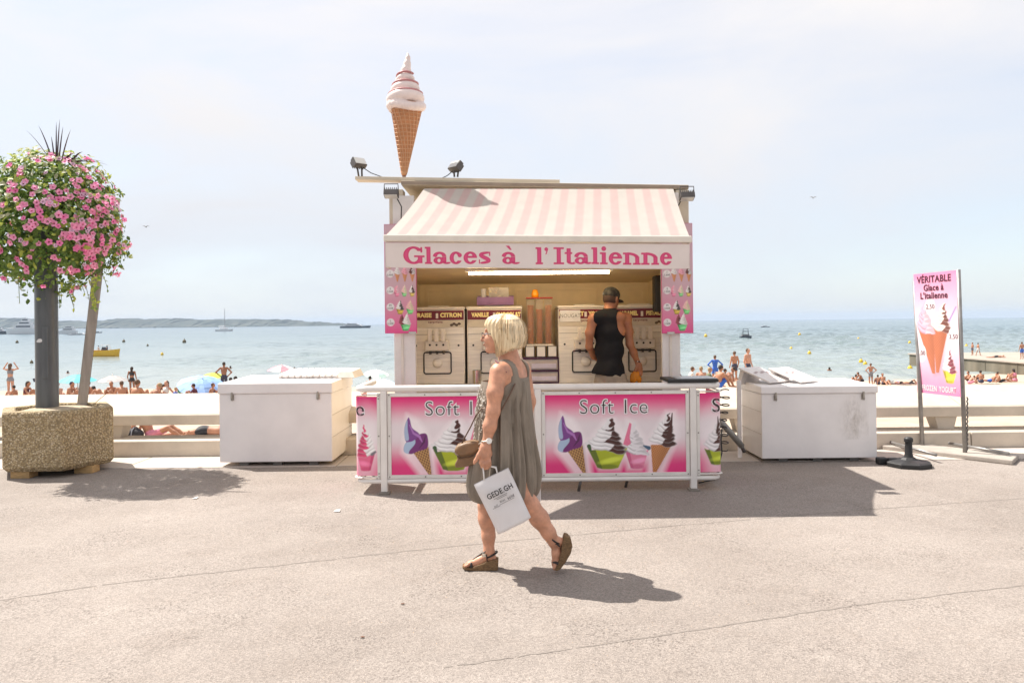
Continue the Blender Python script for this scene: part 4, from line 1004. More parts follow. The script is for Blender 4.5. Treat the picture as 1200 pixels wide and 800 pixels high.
def panel(x0, x1, z0, z1):
    pn = None; fw = .034; y = BY - .012
    W, H = x1 - x0, z1 - z0
    s = MB()
    s.box(x0, x1, y, y + .024, z1 - fw, z1); s.box(x0, x1, y, y + .024, z0, z0 + fw); s.box(x0, x0 + fw, y, y + .024, z0 + fw + .0005, z1 - fw - .0005); s.box(x1 - fw, x1, y, y + .024, z0 + fw + .0005, z1 - fw - .0005)
    fr = s.obj('panel_frame', frame_m, B, bevel=.003)
    for i in range(5):
        for z in (z0 + fw / 2, z1 - fw / 2):
            s = MB(); s.lathe([(.007, 0), (.006, .004), (1e-4, .005)], (x0 + fw * .5 + (W - fw) * i / 4, y, z), 8, Matrix.Rotation(math.pi / 2, 4, 'X')); s.obj('screw', screw_m, fr)
    for z in (z0 + H * .5,):
        for x in (x0 + fw / 2, x1 - fw / 2): s = MB(); s.lathe([(.007, 0), (.006, .004), (1e-4, .005)], (x, y, z), 8, Matrix.Rotation(math.pi / 2, 4, 'X')); s.obj('screw', screw_m, fr)
    w, h = W - 2 * fw, H - 2 * fw
    S = Sheet(w, h, .0045); pink_panel(S, w)
    o = S.obj('printed_panel', pm, B, lambda X, Y: (x0 + fw + X, np.full(X.shape, y + .012), z0 + fw + Y))
    c = (x0 + fw + w * .49, y + .009, z1 - fw - h * .165)
    for wd, dx_ in (('Soft', -.165), ('Ice', .205)):
        text('lettering', wd, .195, (c[0] + dx_, c[1], c[2]), (1, 0, 0), (0, 0, 1), halo_m, o, offset=.007, sx=.98, space=1.08)
        text('lettering', wd, .195, (c[0] + dx_, c[1] - .002, c[2]), (1, 0, 0), (0, 0, 1), tblack, o, offset=-.003, sx=.98, space=1.08)
    return S
zt_, zb_ = .945, .142
panel(posts[0] + .034, posts[1] - .034, zb_, zt_); panel(posts[1] + .034, posts[2] - .034, zb_, zt_)
def side_panel(x_in, sg):
    """the rounded end panels: flat next to the post, then bent back"""
    fw = .03; r = .05; xe = bx0 if sg < 0 else bx1; flat = abs(xe - x_in) - r; L = flat + r * math.pi / 2 + .55
    def pos(sv, off=0.0):
        sv = np.asarray(sv, float); ang = np.clip((sv - flat) / r, 0, math.pi / 2); back = np.clip(sv - flat - r * math.pi / 2, 0, None)
        rr = r + off
        xx = np.minimum(sv, flat) + rr * np.sin(ang); yy = BY - off * 1.0 + (1 - np.cos(ang)) * rr + back
        return x_in + sg * xx, yy - .0
    h = zt_ - zb_ - 2 * fw
    S = Sheet(L, h, .0055)
    full = Sheet(1.31, h, .0055); pink_panel(full, 1.31)
    # the end panels show the left or right edge of the same print
    xi = (S.X if sg > 0 else (1.31 - S.X)); cols = np.clip((xi / full.px).astype(int), 0, full.nx); rows_ = np.clip((S.Y / (h / full.ny)).astype(int), 0, full.ny)
    if sg > 0: cols = np.clip(((S.X + .37) / full.px - .28 / full.px).astype(int), 0, full.nx)
    S.c = full.c[rows_, cols]
    def fn(X, Y):
        x, y = pos(X, .004); return x, y, zb_ + fw + Y
    if sg > 0:
        S2 = Sheet(L, h, .0055); pink_panel(S2, 1.31, False); S.c = S2.c
        w = .30; S.paint(S.ell(.19, h * .32, .12, h * .42), (.93, .86, .88), soft=h * .2, alpha=.7)
        ice_cup(S, .07, .33, h * .29, h * .09, rgb(168, 178, 28), rgb(70, 92, 22)); ice_swirl(S, .20, h * .29, .24, h * .38, rgb(226, 220, 222), rgb(70, 26, 24), lean=.04, layers=6, split=.0, seed=5)
        S.paint(S.stroke([(.195, h * .5), (.205, h * .62), (.20, h * .70)], [.03, .02, .008]), rgb(60, 24, 22))
    else:
        S2 = Sheet(L, h, .0055); pink_panel(S2, 1.31, False); S.c = S2.c[:, :]
        S.paint(S.ell(.14, h * .34, .11, h * .40), (.93, .86, .88), soft=h * .2, alpha=.7)
        ice_cup(S, .055, .225, h * .27, h * .06, rgb(226, 100, 140), rgb(196, 60, 110)); ice_swirl(S, .14, h * .27, .17, h * .38, rgb(238, 232, 232), rgb(226, 70, 120), lean=.0, layers=6, split=.1, seed=4)
        S.paint(S.stroke([(.05, h * .30), (.08, h * .27)], [.02, .03]), rgb(120, 116, 124))
    o = S.obj('printed_panel', pm, B, fn)
    if sg < 0:
        pass
    # trim along the top, bottom and the inner edge
    for z in (zt_ - fw / 2, zb_ + fw / 2):
        s = MB(); q = []
        for k in range(24): a_, b_ = pos(.0 + (L) * k / 23, .008); q.append((float(a_), float(b_), z))
        s.tube(q, fw * .5, 6, squash=.4); s.obj('trim', frame_m, B)
    s = MB(); xa = x_in; xb = x_in + sg * fw; s.box(min(xa, xb), max(xa, xb), BY - .012, BY + .006, zb_, zt_); tr = s.obj('trim', frame_m, B, bevel=.003)
    for z in (zt_ - .02, zt_ - .05, (zt_ + zb_) / 2, zb_ + .02, zb_ + .05):
        s = MB(); s.lathe([(.007, 0), (.006, .004), (1e-4, .005)], ((xa + xb) / 2, BY - .012, z), 8, Matrix.Rotation(math.pi / 2, 4, 'X')); s.obj('screw', screw_m, tr)
    # one letter of the words that run round the corner
    ch, sv = ('e', .19) if sg < 0 else ('S', .185)
    for off, dz, mt in ((.009, .0065, halo_m), (0.0, .0085, tblack)):
        me = text_mesh(ch, .18, off, sx=1.05)
        co = np.zeros(len(me.vertices) * 3); me.vertices.foreach_get('co', co); co = co.reshape(-1, 3)
        px_, py_ = pos(np.clip(sv + sg * co[:, 0], 0, None) if sg > 0 else sv - co[:, 0], dz)
        co2 = np.stack([px_, py_, zt_ - fw - h * .165 + co[:, 1]], 1); me.vertices.foreach_set('co', co2.ravel()); me.update()
        link_mesh('lettering', me, mt, o)
side_panel(posts[0] - .034, -1); side_panel(posts[2] + .034, 1)
# black lid resting on the right end of the rail
p0, p1 = P(779, 446, 7.6), P(838, 446, 7.6)
s = MB(); s.box(p0.x, p1.x, 7.46, 7.86, zT + .0325, zT + .062); t = s.obj('black_tray', black_pl, bevel=.008); tag(t, 'flat black plastic lid lying on the right end of the barrier rail', 'lid')
s = MB(); s.box(p0.x + .1, p1.x - .005, 7.49, 7.85, zT + .0622, zT + .0662); t2 = s.obj('lid_insert', M('grey blue plastic', (.30, .31, .33), .3), t)
# coiled cable and the grey stay behind the right end
q = []
for k in range(190):
    u = k / 189; a = u * 8 * 2 * math.pi; c = P(848 - 2 * u, 457 + 70 * u, 8.0); r = .05 + .012 * math.sin(u * 9); q.append(c + Vector((r * math.cos(a), r * .6 * math.sin(a), .022 * math.sin(a))))
s = MB(); s.tube(q, .0062, 6); tag(s.obj('coiled_cable', M('brown black cable', (.03, .025, .02), .5), smooth=True), 'dark coiled cable hanging at the right end of the barrier', 'cable')
t = thing('tow_bar', P(858, 520, 8.5), 'grey steel tow bar slanting down between barrier and white chest', 'tow bar')
s = MB(); s.tube([P(845, 494, 8.5), P(869, 522, 8.75)], .035, 10); s.obj('tube', M('galvanised', (.28, .27, .25), .5, metal=.4), t, smooth=True)
s = MB(); s.tube([P(869, 522, 8.75), P(872, 529, 8.8)], .02, 8); s.obj('hitch', dark_metal, t, smooth=True)
s = MB(); q = [P(846, 502, 8.4), P(845, 515, 8.35), P(846, 530, 8.3), P(842, 545, 8.2), (P(838, 556, 8.1).x, 8.0, .02), (P(834, 560, 8.0).x, 7.9, .02), (P(815, 566, 7.9).x, 7.75, .02)]
s.tube(q, .008, 6); tag(s.obj('power_cable', black_pl, smooth=True), 'thin black power cable running down under the barrier end', 'cable')
# ---------------------------------------------------------------- white chests, sign, rubber foot, planter
def chest(px0, px1, py_bot, py_lid, py_top, d, depth, label, dirty, side):
    a, b = P(px0, py_bot, d), P(px1, py_bot, d); x0, x1 = a.x, b.x
    c = (px0 + px1) / 2; z0, zl, zt = max(P(c, py_bot, d).z, .045), P(c, py_lid, d).z, P(c, py_top, d).z
    t = thing('storage_chest', ((x0 + x1) / 2, d + depth / 2, 0), label, 'chest', 'white storage chests beside the kiosk')
    wm_ = M('chest white ' + ('stained' if dirty else 'clean'), (.80, .765, .75), .45, var=.04, vscale=3, bump=.05, bscale=12)
    s = MB(); s.box(x0, x1, d, d + depth, z0, zl); s.obj('body', wm_, t, bevel=.008)
    s = MB(); o_ = .012; s.hexa([(x0 - o_, d - .02, zl + .001), (x1 + o_, d - .02, zl + .001), (x1 + o_, d + depth + .02, zl + .001), (x0 - o_, d + depth + .02, zl + .001), (x0 - o_, d - .02, zt), (x1 + o_, d - .02, zt), (x1 + o_, d + depth + .02, zt + .02), (x0 - o_, d + depth + .02, zt + .02)])
    s.obj('lid', wm_, t, bevel=.012)
    for u in (.12, .88):
        x = x0 + (x1 - x0) * u; s = MB(); s.box(x - .018, x + .018, d - .012, d - .001, zl - .07, zl - .01); s.box(x - .009, x + .009, d - .03, d - .013, zl - .05, zl + .02); la = s.obj('latch', M('latch steel', (.35, .32, .28), .4, metal=.6), t, bevel=.002)
        s = MB(); s.tube([(x - .012, d - .022, zl - .06), (x + .004, d - .026, zl - .075), (x + .014, d - .022, zl - .055)], .004, 6); s.obj('padlock_loop', M('latch steel', (.35, .32, .28), .4), la)
    for u in (.2, .5, .82):
        x = x0 + (x1 - x0) * u
        for k in (.06, depth - .16): s = MB(); s.box(x - .05, x + .05, d + k, d + k + .1, 0, z0 - .001); s.obj('foot', M('grey block', (.16, .15, .14), .8), t)
    xs_ = x1 if side > 0 else x0
    for z in (z0 + .27, z0 + .52): s = MB(); s.box(xs_ - .001 if side > 0 else xs_ - .004, xs_ + .004 if side > 0 else xs_ + .001, d + .02, d + depth - .02, z, z + .004); s.obj('side_joint', M('joint beige', (.5, .46, .42), .6), t)  # thin beige strips along the side joints, darker than the chest
    return t, x0, x1, zt
cl, lx0, lx1, lz = chest(257.5, 389.5, 541, 461, 448.5, 9.0, 1.12, 'clean white metal chest with overhanging lid left of the kiosk', False, 1)
cr, rx0, rx1, rz = chest(893, 1028, 538, 461, 452, 8.9, .82, 'white metal chest with rusty stain on its front right of the kiosk', True, -1)
# rust run below the right latch of the right chest
stm = M('rust stain', (.40, .34, .27), .8, var=.3, vscale=9)
def stain_mat():
    m = bpy.data.materials.new('faint stain'); m.use_nodes = True; nt = m.node_tree; b = nt.nodes['Principled BSDF']; L = nt.links.new
    b.inputs['Base Color'].default_value = (.42, .36, .28, 1); b.inputs['Roughness'].default_value = .8
    t = nt.nodes.new('ShaderNodeTexCoord'); n = nt.nodes.new('ShaderNodeTexNoise'); n.inputs['Scale'].default_value = 11; n.inputs['Detail'].default_value = 7; n.inputs['Roughness'].default_value = .7
    mp_ = nt.nodes.new('ShaderNodeMapping'); mp_.inputs['Scale'].default_value = (1.3, 1, .6); L(t.outputs['Object'], mp_.inputs['Vector']); L(mp_.outputs['Vector'], n.inputs['Vector'])
    a = nt.nodes.new('ShaderNodeAttribute'); a.attribute_name = 'print'; mu = nt.nodes.new('ShaderNodeMath'); mu.operation = 'MULTIPLY'
    r = nt.nodes.new('ShaderNodeMapRange'); r.inputs['From Min'].default_value = .38; r.inputs['From Max'].default_value = .72; L(n.outputs['Fac'], r.inputs['Value'])
    L(r.outputs['Result'], mu.inputs[0]); L(a.outputs['Fac'], mu.inputs[1]); L(mu.outputs['Value'], b.inputs['Alpha']); return m
SM = stain_mat()
S = Sheet(.36, .50, .012); S.c[:] = 0; S.paint(S.ell(.20, .22, .13, .20), (1, 1, 1), soft=.16, alpha=.36); S.paint(S.stroke([(.20, .47), (.19, .3), (.21, .05)], [.012, .03, .01]), (.5, .5, .5), soft=.03)
p = P(1003, 462, 8.9); S.obj('stain', SM, cr, lambda X, Y: (p.x - .22 + X, np.full(X.shape, 8.896), p.z - .5 + Y))
# price boards lying on the chests
bm_ = M('white board', (.74, .70, .68), .4)
grey_t = M('faded print', (.45, .36, .36), .6)
def lean_board(c, w, l, tilt, z, yaw, label, prt):
    R = Matrix.Translation(c) @ Matrix.Rotation(yaw, 4, 'Z') @ Matrix.Rotation(tilt, 4, 'X')
    t = thing('price_board', c, label, 'board', 'white boards lying on the chests')
    s = MB(); s.box(-w / 2, w / 2, 0, l, 0, .018, R); s.obj('board', bm_, t, bevel=.003)
    s = MB(); s.box(-w / 2 + .02, w / 2 - .02, l - .07, l - .02, -.17 if tilt > .2 else -.05, -.001, R); s.obj('prop', bm_, t)
    if prt:
        for k in range(5): s = MB(); x = -w * .3 + k * w * .15; s.box(x - .022, x + .022, l * .55 + (k % 2) * .03, l * .55 + .03 + (k % 2) * .03, .0185, .0215, R); s.obj('print_mark', grey_t, t)
lean_board(Vector((rx0 + .30, 9.18, rz + .02)), .38, .46, .32, 0, .62, 'tilted white board lying on the stained chest, nearer the kiosk', True)
lean_board(Vector((rx0 + .66, 9.18, rz + .02)), .38, .46, .30, 0, .62, 'tilted white board lying on the stained chest, farther from the kiosk', True)
for k, (px, nm) in enumerate(((335, 'left'), (372, 'right'))):
    q = P(px, 447, 9.3); t = thing('slatted_board', (q.x, 9.75, lz), 'white slatted board lying flat on the clean chest, %s of the two' % nm, 'board', 'white boards lying on the chests')
    for j in range(5): s = MB(); s.hexa([(q.x - .17 + j * .075, 9.5, lz + .03), (q.x - .115 + j * .075, 9.5, lz + .03), (q.x - .08 + j * .075, 10.05, lz + .085), (q.x - .135 + j * .075, 10.05, lz + .085), (q.x - .17 + j * .075, 9.5, lz + .05), (q.x - .115 + j * .075, 9.5, lz + .05), (q.x - .08 + j * .075, 10.05, lz + .105), (q.x - .135 + j * .075, 10.05, lz + .105)]); s.obj('slat', bm_, t, bevel=.003)
    s = MB(); s.box(q.x - .18, q.x + .20, 9.6, 9.66, lz + .0115, lz + .028); s.obj('batten', bm_, t); s = MB(); s.box(q.x - .15, q.x + .24, 9.95, 10.0, lz + .0175, lz + .072); s.obj('batten', bm_, t)
q = P(408, 446, 9.6); s = MB(); s.hexa([(q.x - .14, 9.5, lz + .012), (q.x + .10, 9.5, lz + .012), (q.x + .14, 9.9, lz + .019), (q.x - .08, 9.9, lz + .019), (q.x - .1, 9.55, lz + .09), (q.x + .06, 9.55, lz + .09), (q.x + .10, 9.85, lz + .11), (q.x - .05, 9.85, lz + .11)])
tag(s.obj('cardboard_box', M('white card', (.66, .62, .58), .7), bevel=.006), 'small open carton on the clean chest next to the barrier', 'carton')
# pale board standing between tow bar and right chest
a = P(866, 466, 9.2); s = MB(); s.box(a.x - .02, a.x + .03, 9.2, 9.23, .0, .90); tag(s.obj('upright_board', bm_, bevel=.004), 'narrow white board standing against the left side of the stained chest', 'board')

# advertising sign
d1, d0 = 9.1, 9.8
TR, TL = P(1121, 316.5, d1), P(1070.5, 321.5, d0); BL = P(1075, 459.5, d0); BR = BL + (TR - TL)
t = thing('sign_board', (5.05, 9.4, 0), 'tall pink ice cream sign reading VERITABLE Glace on two steel posts', 'sign')
wS, hS = .72, 1.45
S = Sheet(wS, hS, .0058); vy = S.Y / hS
k1 = np.clip(1 - (1 - vy) / .45, 0, 1)[..., None]; k2 = np.clip(1 - vy / .42, 0, 1)[..., None]; mid = np.array(rgb(238, 214, 222))
S.c = mid * (1 - k1) * (1 - k2) + np.array(rgb(236, 142, 182)) * k1 + np.array(rgb(238, 134, 178)) * k2
ice_cone(S, wS * .06, wS * .46, hS * .56, wS * .41, hS * .17, rgb(206, 128, 94), rgb(170, 92, 62), rows=16); ice_cone(S, wS * .42, wS * .80, hS * .58, wS * .50, hS * .18, rgb(206, 128, 94), rgb(170, 92, 62), rows=16)
ice_swirl(S, wS * .26, hS * .52, wS * .40, hS * .24, rgb(238, 176, 196), rgb(240, 196, 208), layers=5, lean=-.1, seed=2); ice_swirl(S, wS * .62, hS * .53, wS * .40, hS * .21, rgb(236, 226, 216), rgb(128, 76, 66), layers=6, lean=.14, split=.3, seed=9)
S.paint(S.stroke([(wS * .80, hS * .60), (wS * .96, hS * .71)], .022), rgb(170, 148, 196))
ice_cup(S, wS * .62, wS * .93, hS * .20, hS * .10, rgb(226, 214, 70), rgb(150, 140, 40)); ice_swirl(S, wS * .775, hS * .20, wS * .28, hS * .17, rgb(238, 230, 228), rgb(150, 70, 86), layers=5, seed=4)
for (cx, cy, r) in ((.38, .72, .115), (.90, .475, .13), (.12, .335, .13)): S.paint(S.ell(wS * cx, hS * cy, wS * r, wS * r * 1.2), (.80, .77, .77))
def sg_map(X, Y, off=0.0):
    u, v = X / wS, Y / hS; q = [(BL[i] * (1 - u) + BR[i] * u) * (1 - v) + (TL[i] * (1 - u) + TR[i] * u) * v for i in range(3)]
    return q
rt = (TR - TL).normalized(); up = (TL - BL).normalized(); nn = rt.cross(up).normalized()
s = MB(); s.prism([TL - nn * .004, TR - nn * .004, BR - nn * .004, BL - nn * .004], -nn * .02); bd = s.obj('board', M('sign edge', (.45, .38, .40), .5), t)
S.obj('sign_print', MPRINT('glossy print', .3), bd, sg_map)
def sgt(txt, size, u, v, mt, off=0.0, sx=1.0):
    x, y, z = sg_map(wS * u, hS * v); o = Vector((x, y, z)) + nn * .003; text('lettering', txt, size, o, rt, up, mt, bd, offset=off, sx=sx)
dk = M('sign maroon', rgb(120, 28, 66), .4, var=0); wh = M('sign white', (.80, .78, .78), .4, var=0); dkp = M('sign black pink', rgb(84, 30, 54), .4, var=0)
sgt('VÉRITABLE', .112, .48, .945, dkp, .003); sgt('Glace à', .105, .47, .875, dkp, .003); sgt("L'italienne", .105, .47, .81, dkp, .003)
sgt('2,50', .080, .38, .72, dk, 0); sgt('3,50', .078, .885, .475, dk, 0); sgt('5,00', .078, .13, .335, dk, 0); sgt('FROZEN', .092, .30, .045, wh, .002, .70); sgt('YOGURT', .092, .72, .045, wh, .002, .70)
pst = M('grey steel post', (.26, .25, .24), .4, metal=.5, var=.2)
s = MB(); a, b = P(1121.5, 316, d1 + .02), P(1131, 531, d1 + .02); s.tube([a + rt * .02, Vector((b.x, b.y, .0))], .024, 8); s.obj('post', pst, t, smooth=True)
s = MB(); a, b = P(1072, 330, d0 + .04), P(1081, 518, d0 - .12); s.tube([a, Vector((b.x, b.y, .0))], .026, 8); s.obj('post', pst, t, smooth=True)
s = MB(); q = [P(1133 + (k % 2) * 1.2, 465 + k * 2.6, d1 + .01) for k in range(25)]; s.tube(q, .008, 6); s.obj('chain', M('chain dark', (.14, .13, .12), .5, metal=.5), t)
# base: two steel rails across a concrete bar
def gp(px, py, z=0.0):
    a = P(px, py, 1.0) - Vector((0, 0, EYE)); k = (z - EYE) / a.z; return Vector((a.x * k, a.y * k, z))
s = MB(); s.hexa([gp(1034, 527), gp(1187, 545), gp(1194, 538), gp(1050, 521)] + [p + Vector((0, 0, .055)) for p in (gp(1034, 527), gp(1187, 545), gp(1194, 538), gp(1050, 521))]); s.obj('base_beam', M('base concrete', (.36, .32, .28), .85, bump=.3), t, bevel=.012)
for (a, b) in (((1041, 517), (1097, 533)), ((1112, 519), (1182, 531))): s = MB(); s.tube([gp(*a, .085), gp(*b, .085)], .017, 8); s.obj('base_rail', pst, t, smooth=True)

# black rubber post foot
c = gp(1065, 546); t = thing('rubber_post_foot', c, 'squat black rubber base with a short stub post beside the sign', 'post base')
s = MB(); s.lathe([(.235, 0), (.235, .045), (.20, .06), (.09, .075), (.06, .10)], c, 8); s.obj('base', black_pl, t, bevel=.006)
s = MB(); s.lathe([(.05, .1005), (.04, .13), (.036, .26), (.046, .265), (.046, .30), (.03, .315), (1e-4, .317)], c, 16); auto_smooth(s.obj('stub', black_pl, t))
for k in range(2): s = MB(); q = c + Vector((-.2 + k * .1, .14 - .05 * k, 0)); s.box(q.x - .08, q.x + .03, q.y - .05, q.y + .05, .0, .075); s.obj('lug', black_pl, t, bevel=.015)

# litter and pebbles on the asphalt
lm = M('litter white', (.6, .58, .56), .7)
for (px, py, w) in ((395, 599, .028), (229, 584, .022)):
    g0 = ground(px, py); s = MB(); s.add([(g0.x - w, g0.y - .02, .006), (g0.x + w, g0.y - .03, .007), (g0.x + w * .8, g0.y + .03, .014), (g0.x - w * .7, g0.y + .04, .007)], [(0, 1, 2, 3)])
    tag(s.obj('paper_scrap', lm), 'scrap of white paper lying on the asphalt %s' % ('between planter and barrier' if px > 300 else 'by the planter shadow'), 'litter')
for (px, py, wh) in ((472, 708, 'below the middle of the paper bag'), (425, 747, 'nearest the bottom edge')):
    g0 = ground(px, py); s = MB(); s.ball((g0.x, g0.y, .006), .007, 8, 5, (1.8, 1, .4))
    tag(s.obj('dry_leaf', M('dry bits', (.16, .08, .05), .9)), 'small dark dry leaf on the asphalt, ' + wh, 'debris', 'dry leaves on the asphalt')
# ---------------------------------------------------------------- planter with posts and flower ball
PC = Vector((-5.10, 8.93, 0)); PR = .61; ZP0, ZP1 = .07, .71
def agg_mat():
    m = bpy.data.materials.new('exposed aggregate'); m.use_nodes = True; nt = m.node_tree; b = nt.nodes['Principled BSDF']; L = nt.links.new
    b.inputs['Roughness'].default_value = .8
    t = nt.nodes.new('ShaderNodeTexCoord'); v = nt.nodes.new('ShaderNodeTexVoronoi'); v.inputs['Scale'].default_value = 52; L(t.outputs['Object'], v.inputs['Vector'])
    sp = nt.nodes.new('ShaderNodeSeparateColor'); L(v.outputs['Color'], sp.inputs['Color'])
    cr = nt.nodes.new('ShaderNodeValToRGB'); e = cr.color_ramp.elements; e[0].color = (.32, .23, .11, 1); e[1].color = (.82, .69, .50, 1)
    for q, c in ((.3, (.56, .42, .22, 1)), (.6, (.68, .53, .32, 1)), (.8, (.68, .55, .36, 1))): k = e.new(q); k.color = c
    L(sp.outputs['Red'], cr.inputs['Fac'])
    r = nt.nodes.new('ShaderNodeMapRange'); r.inputs['From Min'].default_value = .0; r.inputs['From Max'].default_value = .75; r.inputs['To Min'].default_value = 1; r.inputs['To Max'].default_value = .0; L(v.outputs['Distance'], r.inputs['Value'])
    x = nt.nodes.new('ShaderNodeMix'); x.data_type = 'RGBA'; L(r.outputs['Result'], x.inputs['Factor']); x.inputs['A'].default_value = (.24, .18, .10, 1); L(cr.outputs['Color'], x.inputs['B']); L(x.outputs['Result'], b.inputs['Base Color'])
    bp = nt.nodes.new('ShaderNodeBump'); bp.inputs['Strength'].default_value = 1; bp.inputs['Distance'].default_value = .012; bp.invert = True; L(v.outputs['Distance'], bp.inputs['Height']); L(bp.outputs['Normal'], b.inputs['Normal']); return m
AG = agg_mat()
pl = thing('planter', PC, 'hexagonal exposed aggregate concrete planter under the flower ball', 'planter')
s = MB(); rot = math.radians(2)
prof = [(PR - .05, ZP0), (PR, ZP0 + .05), (PR, ZP1 - .02), (PR - .02, ZP1), (PR - .14, ZP1), (PR - .16, ZP1 - .05), (1e-4, ZP1 - .05)]
s.lathe(prof, PC, 6, Matrix.Rotation(rot, 4, 'Z')); s.obj('tub', AG, pl, bevel=.012)
s = MB(); s.lathe([(PR - .17, ZP1 - .049), (.3, ZP1 - .015), (1e-4, ZP1 - .005)], PC, 24); s.obj('soil', M('pale gravel soil', (.42, .34, .24), .95, vscale=40, var=.3, bump=.6, bscale=60), pl, smooth=True)
for a in (-20, 70, 160, 250): 
    q = PC + Vector((math.cos(math.radians(a)), math.sin(math.radians(a)), 0)) * .42
    s = MB(); s.box(q.x - .1, q.x + .1, q.y - .08, q.y + .08, 0, ZP0 + .01); s.obj('wood_block', M('wood block', (.42, .27, .12), .8, var=.2, vscale=20, stretch=(1, 1, 6)), pl, bevel=.004)
# round dark post and the leaning square post
t = thing('lamp_post', (P(55.5, 470, 9.0).x, 9.0, ZP1 - .05), 'dark grey round steel post rising from the planter into the flowers', 'post')
dp = M('dark painted steel', (.075, .082, .088), .38, var=.2, vscale=4, stretch=(6, 6, .6), coat=.2)
x = P(55.5, 470, 9.0).x; s = MB(); s.tube([(x, 9.0, ZP1 - .06), (x, 9.0, 3.0)], .118, 28); auto_smooth(s.obj('shaft', dp, t))
s = MB(); s.box(x + .02, x + .085, 8.875, 8.888, ZP1 + .32, ZP1 + .90); hp = s.obj('hatch', dp, t, bevel=.004)
s = MB(); pts = []
for k in range(9): a = 2 * math.pi * k / 9; pts.append((x - .01 + .035 * math.cos(a) * random.uniform(.7, 1.2), 8.877, 1.45 + .022 * math.sin(a) * random.uniform(.7, 1.2)))
s.prism(pts, (0, .003, 0)); s.obj('sticker_remains', M('torn sticker', (.6, .6, .6), .8), t)
t = thing('leaning_post', (P(96, 471, 9.3).x, 9.3, ZP1 - .05), 'square grey-brown metal post leaning to the right behind the dark post', 'post')
a = P(95.5, 472, 9.3); b = P(121, 255, 9.3); ax = (b - a).normalized()
R = Matrix.Translation(Vector((a.x, 9.3, ZP1 - .06))) @ ax.to_track_quat('Z', 'Y').to_matrix().to_4x4() @ Matrix.Rotation(math.radians(28), 4, 'Z')
s = MB(); s.box(-.052, .052, -.052, .052, 0, 2.2, R); s.obj('shaft', M('weathered alloy', (.30, .265, .235), .5, metal=.2, var=.2, vscale=5, stretch=(3, 3, .4)), t, bevel=.008)
s = MB(); s.box(-.01, .01, -.056, -.0525, .05, 2.1, R); s.obj('groove', dark_metal, t)

# ---- flower ball
FC = P(57, 260, 9.0); FR = .79
fb_ = thing('flower_ball', FC, 'large round ball of pink petunias and green leaves around the post', 'flowers')
rr = random.Random(21)
def lump(dv):
    return 1 + .07 * math.sin(dv.x * 5 + 1) * math.sin(dv.z * 4.3) + .06 * math.sin(dv.y * 6 + dv.z * 5 + 2) + .03 * math.sin(dv.x * 13 + dv.z * 11)
def sph(r_=None):
    while True:
        v = Vector((rr.uniform(-1, 1), rr.uniform(-1, 1), rr.uniform(-1, 1)))
        if .05 < v.length < 1: return v.normalized()
def glow_leaf(m, f=.4):      # thin tissue lets light through
    nt = m.node_tree; b_ = nt.nodes['Principled BSDF']; src = b_.inputs['Base Color'].links[0].from_socket; tl = nt.nodes.new('ShaderNodeBsdfTranslucent'); nt.links.new(src, tl.inputs['Color']); ms = nt.nodes.new('ShaderNodeMixShader'); ms.inputs['Fac'].default_value = f
    nt.links.new(b_.outputs['BSDF'], ms.inputs[1]); nt.links.new(tl.outputs['BSDF'], ms.inputs[2]); nt.links.new(ms.outputs['Shader'], nt.nodes['Material Output'].inputs['Surface']); return m
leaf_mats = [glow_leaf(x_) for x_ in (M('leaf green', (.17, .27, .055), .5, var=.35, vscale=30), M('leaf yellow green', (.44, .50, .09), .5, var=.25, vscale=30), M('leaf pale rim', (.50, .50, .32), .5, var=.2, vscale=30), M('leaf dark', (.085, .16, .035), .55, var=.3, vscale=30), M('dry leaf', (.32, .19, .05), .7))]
def leaf(mb_, c, n, size, roll, droop=.25):
    n = n.normalized(); a = n.orthogonal().normalized(); a = Matrix.Rotation(roll, 3, n) @ a; b_ = n.cross(a)
    q = [c, c + a * size * .35 + b_ * size * .30 + n * size * .05, c + a * size * .75 + b_ * size * .22 - n * size * droop * .5, c + a * size * 1.05 - n * size * droop,
         c + a * size * .75 - b_ * size * .22 - n * size * droop * .5, c + a * size * .35 - b_ * size * .30 + n * size * .05, c + a * size * .5 - n * size * (.02 + droop * .25)]
    mb_.add(q, [(0, 1, 6), (1, 2, 6), (2, 3, 6), (3, 4, 6), (4, 5, 6), (5, 0, 6)])
s = MB()
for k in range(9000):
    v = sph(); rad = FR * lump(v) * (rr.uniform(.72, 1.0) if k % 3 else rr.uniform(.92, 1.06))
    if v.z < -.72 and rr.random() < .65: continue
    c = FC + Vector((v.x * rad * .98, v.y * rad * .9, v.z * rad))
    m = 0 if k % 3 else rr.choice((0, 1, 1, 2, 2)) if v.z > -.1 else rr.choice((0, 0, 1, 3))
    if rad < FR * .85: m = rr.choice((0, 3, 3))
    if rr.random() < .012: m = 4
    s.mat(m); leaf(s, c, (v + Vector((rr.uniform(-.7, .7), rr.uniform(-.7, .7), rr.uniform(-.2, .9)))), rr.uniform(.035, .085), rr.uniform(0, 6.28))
fol = s.obj('foliage', leaf_mats, fb_); fol['kind'] = 'stuff'
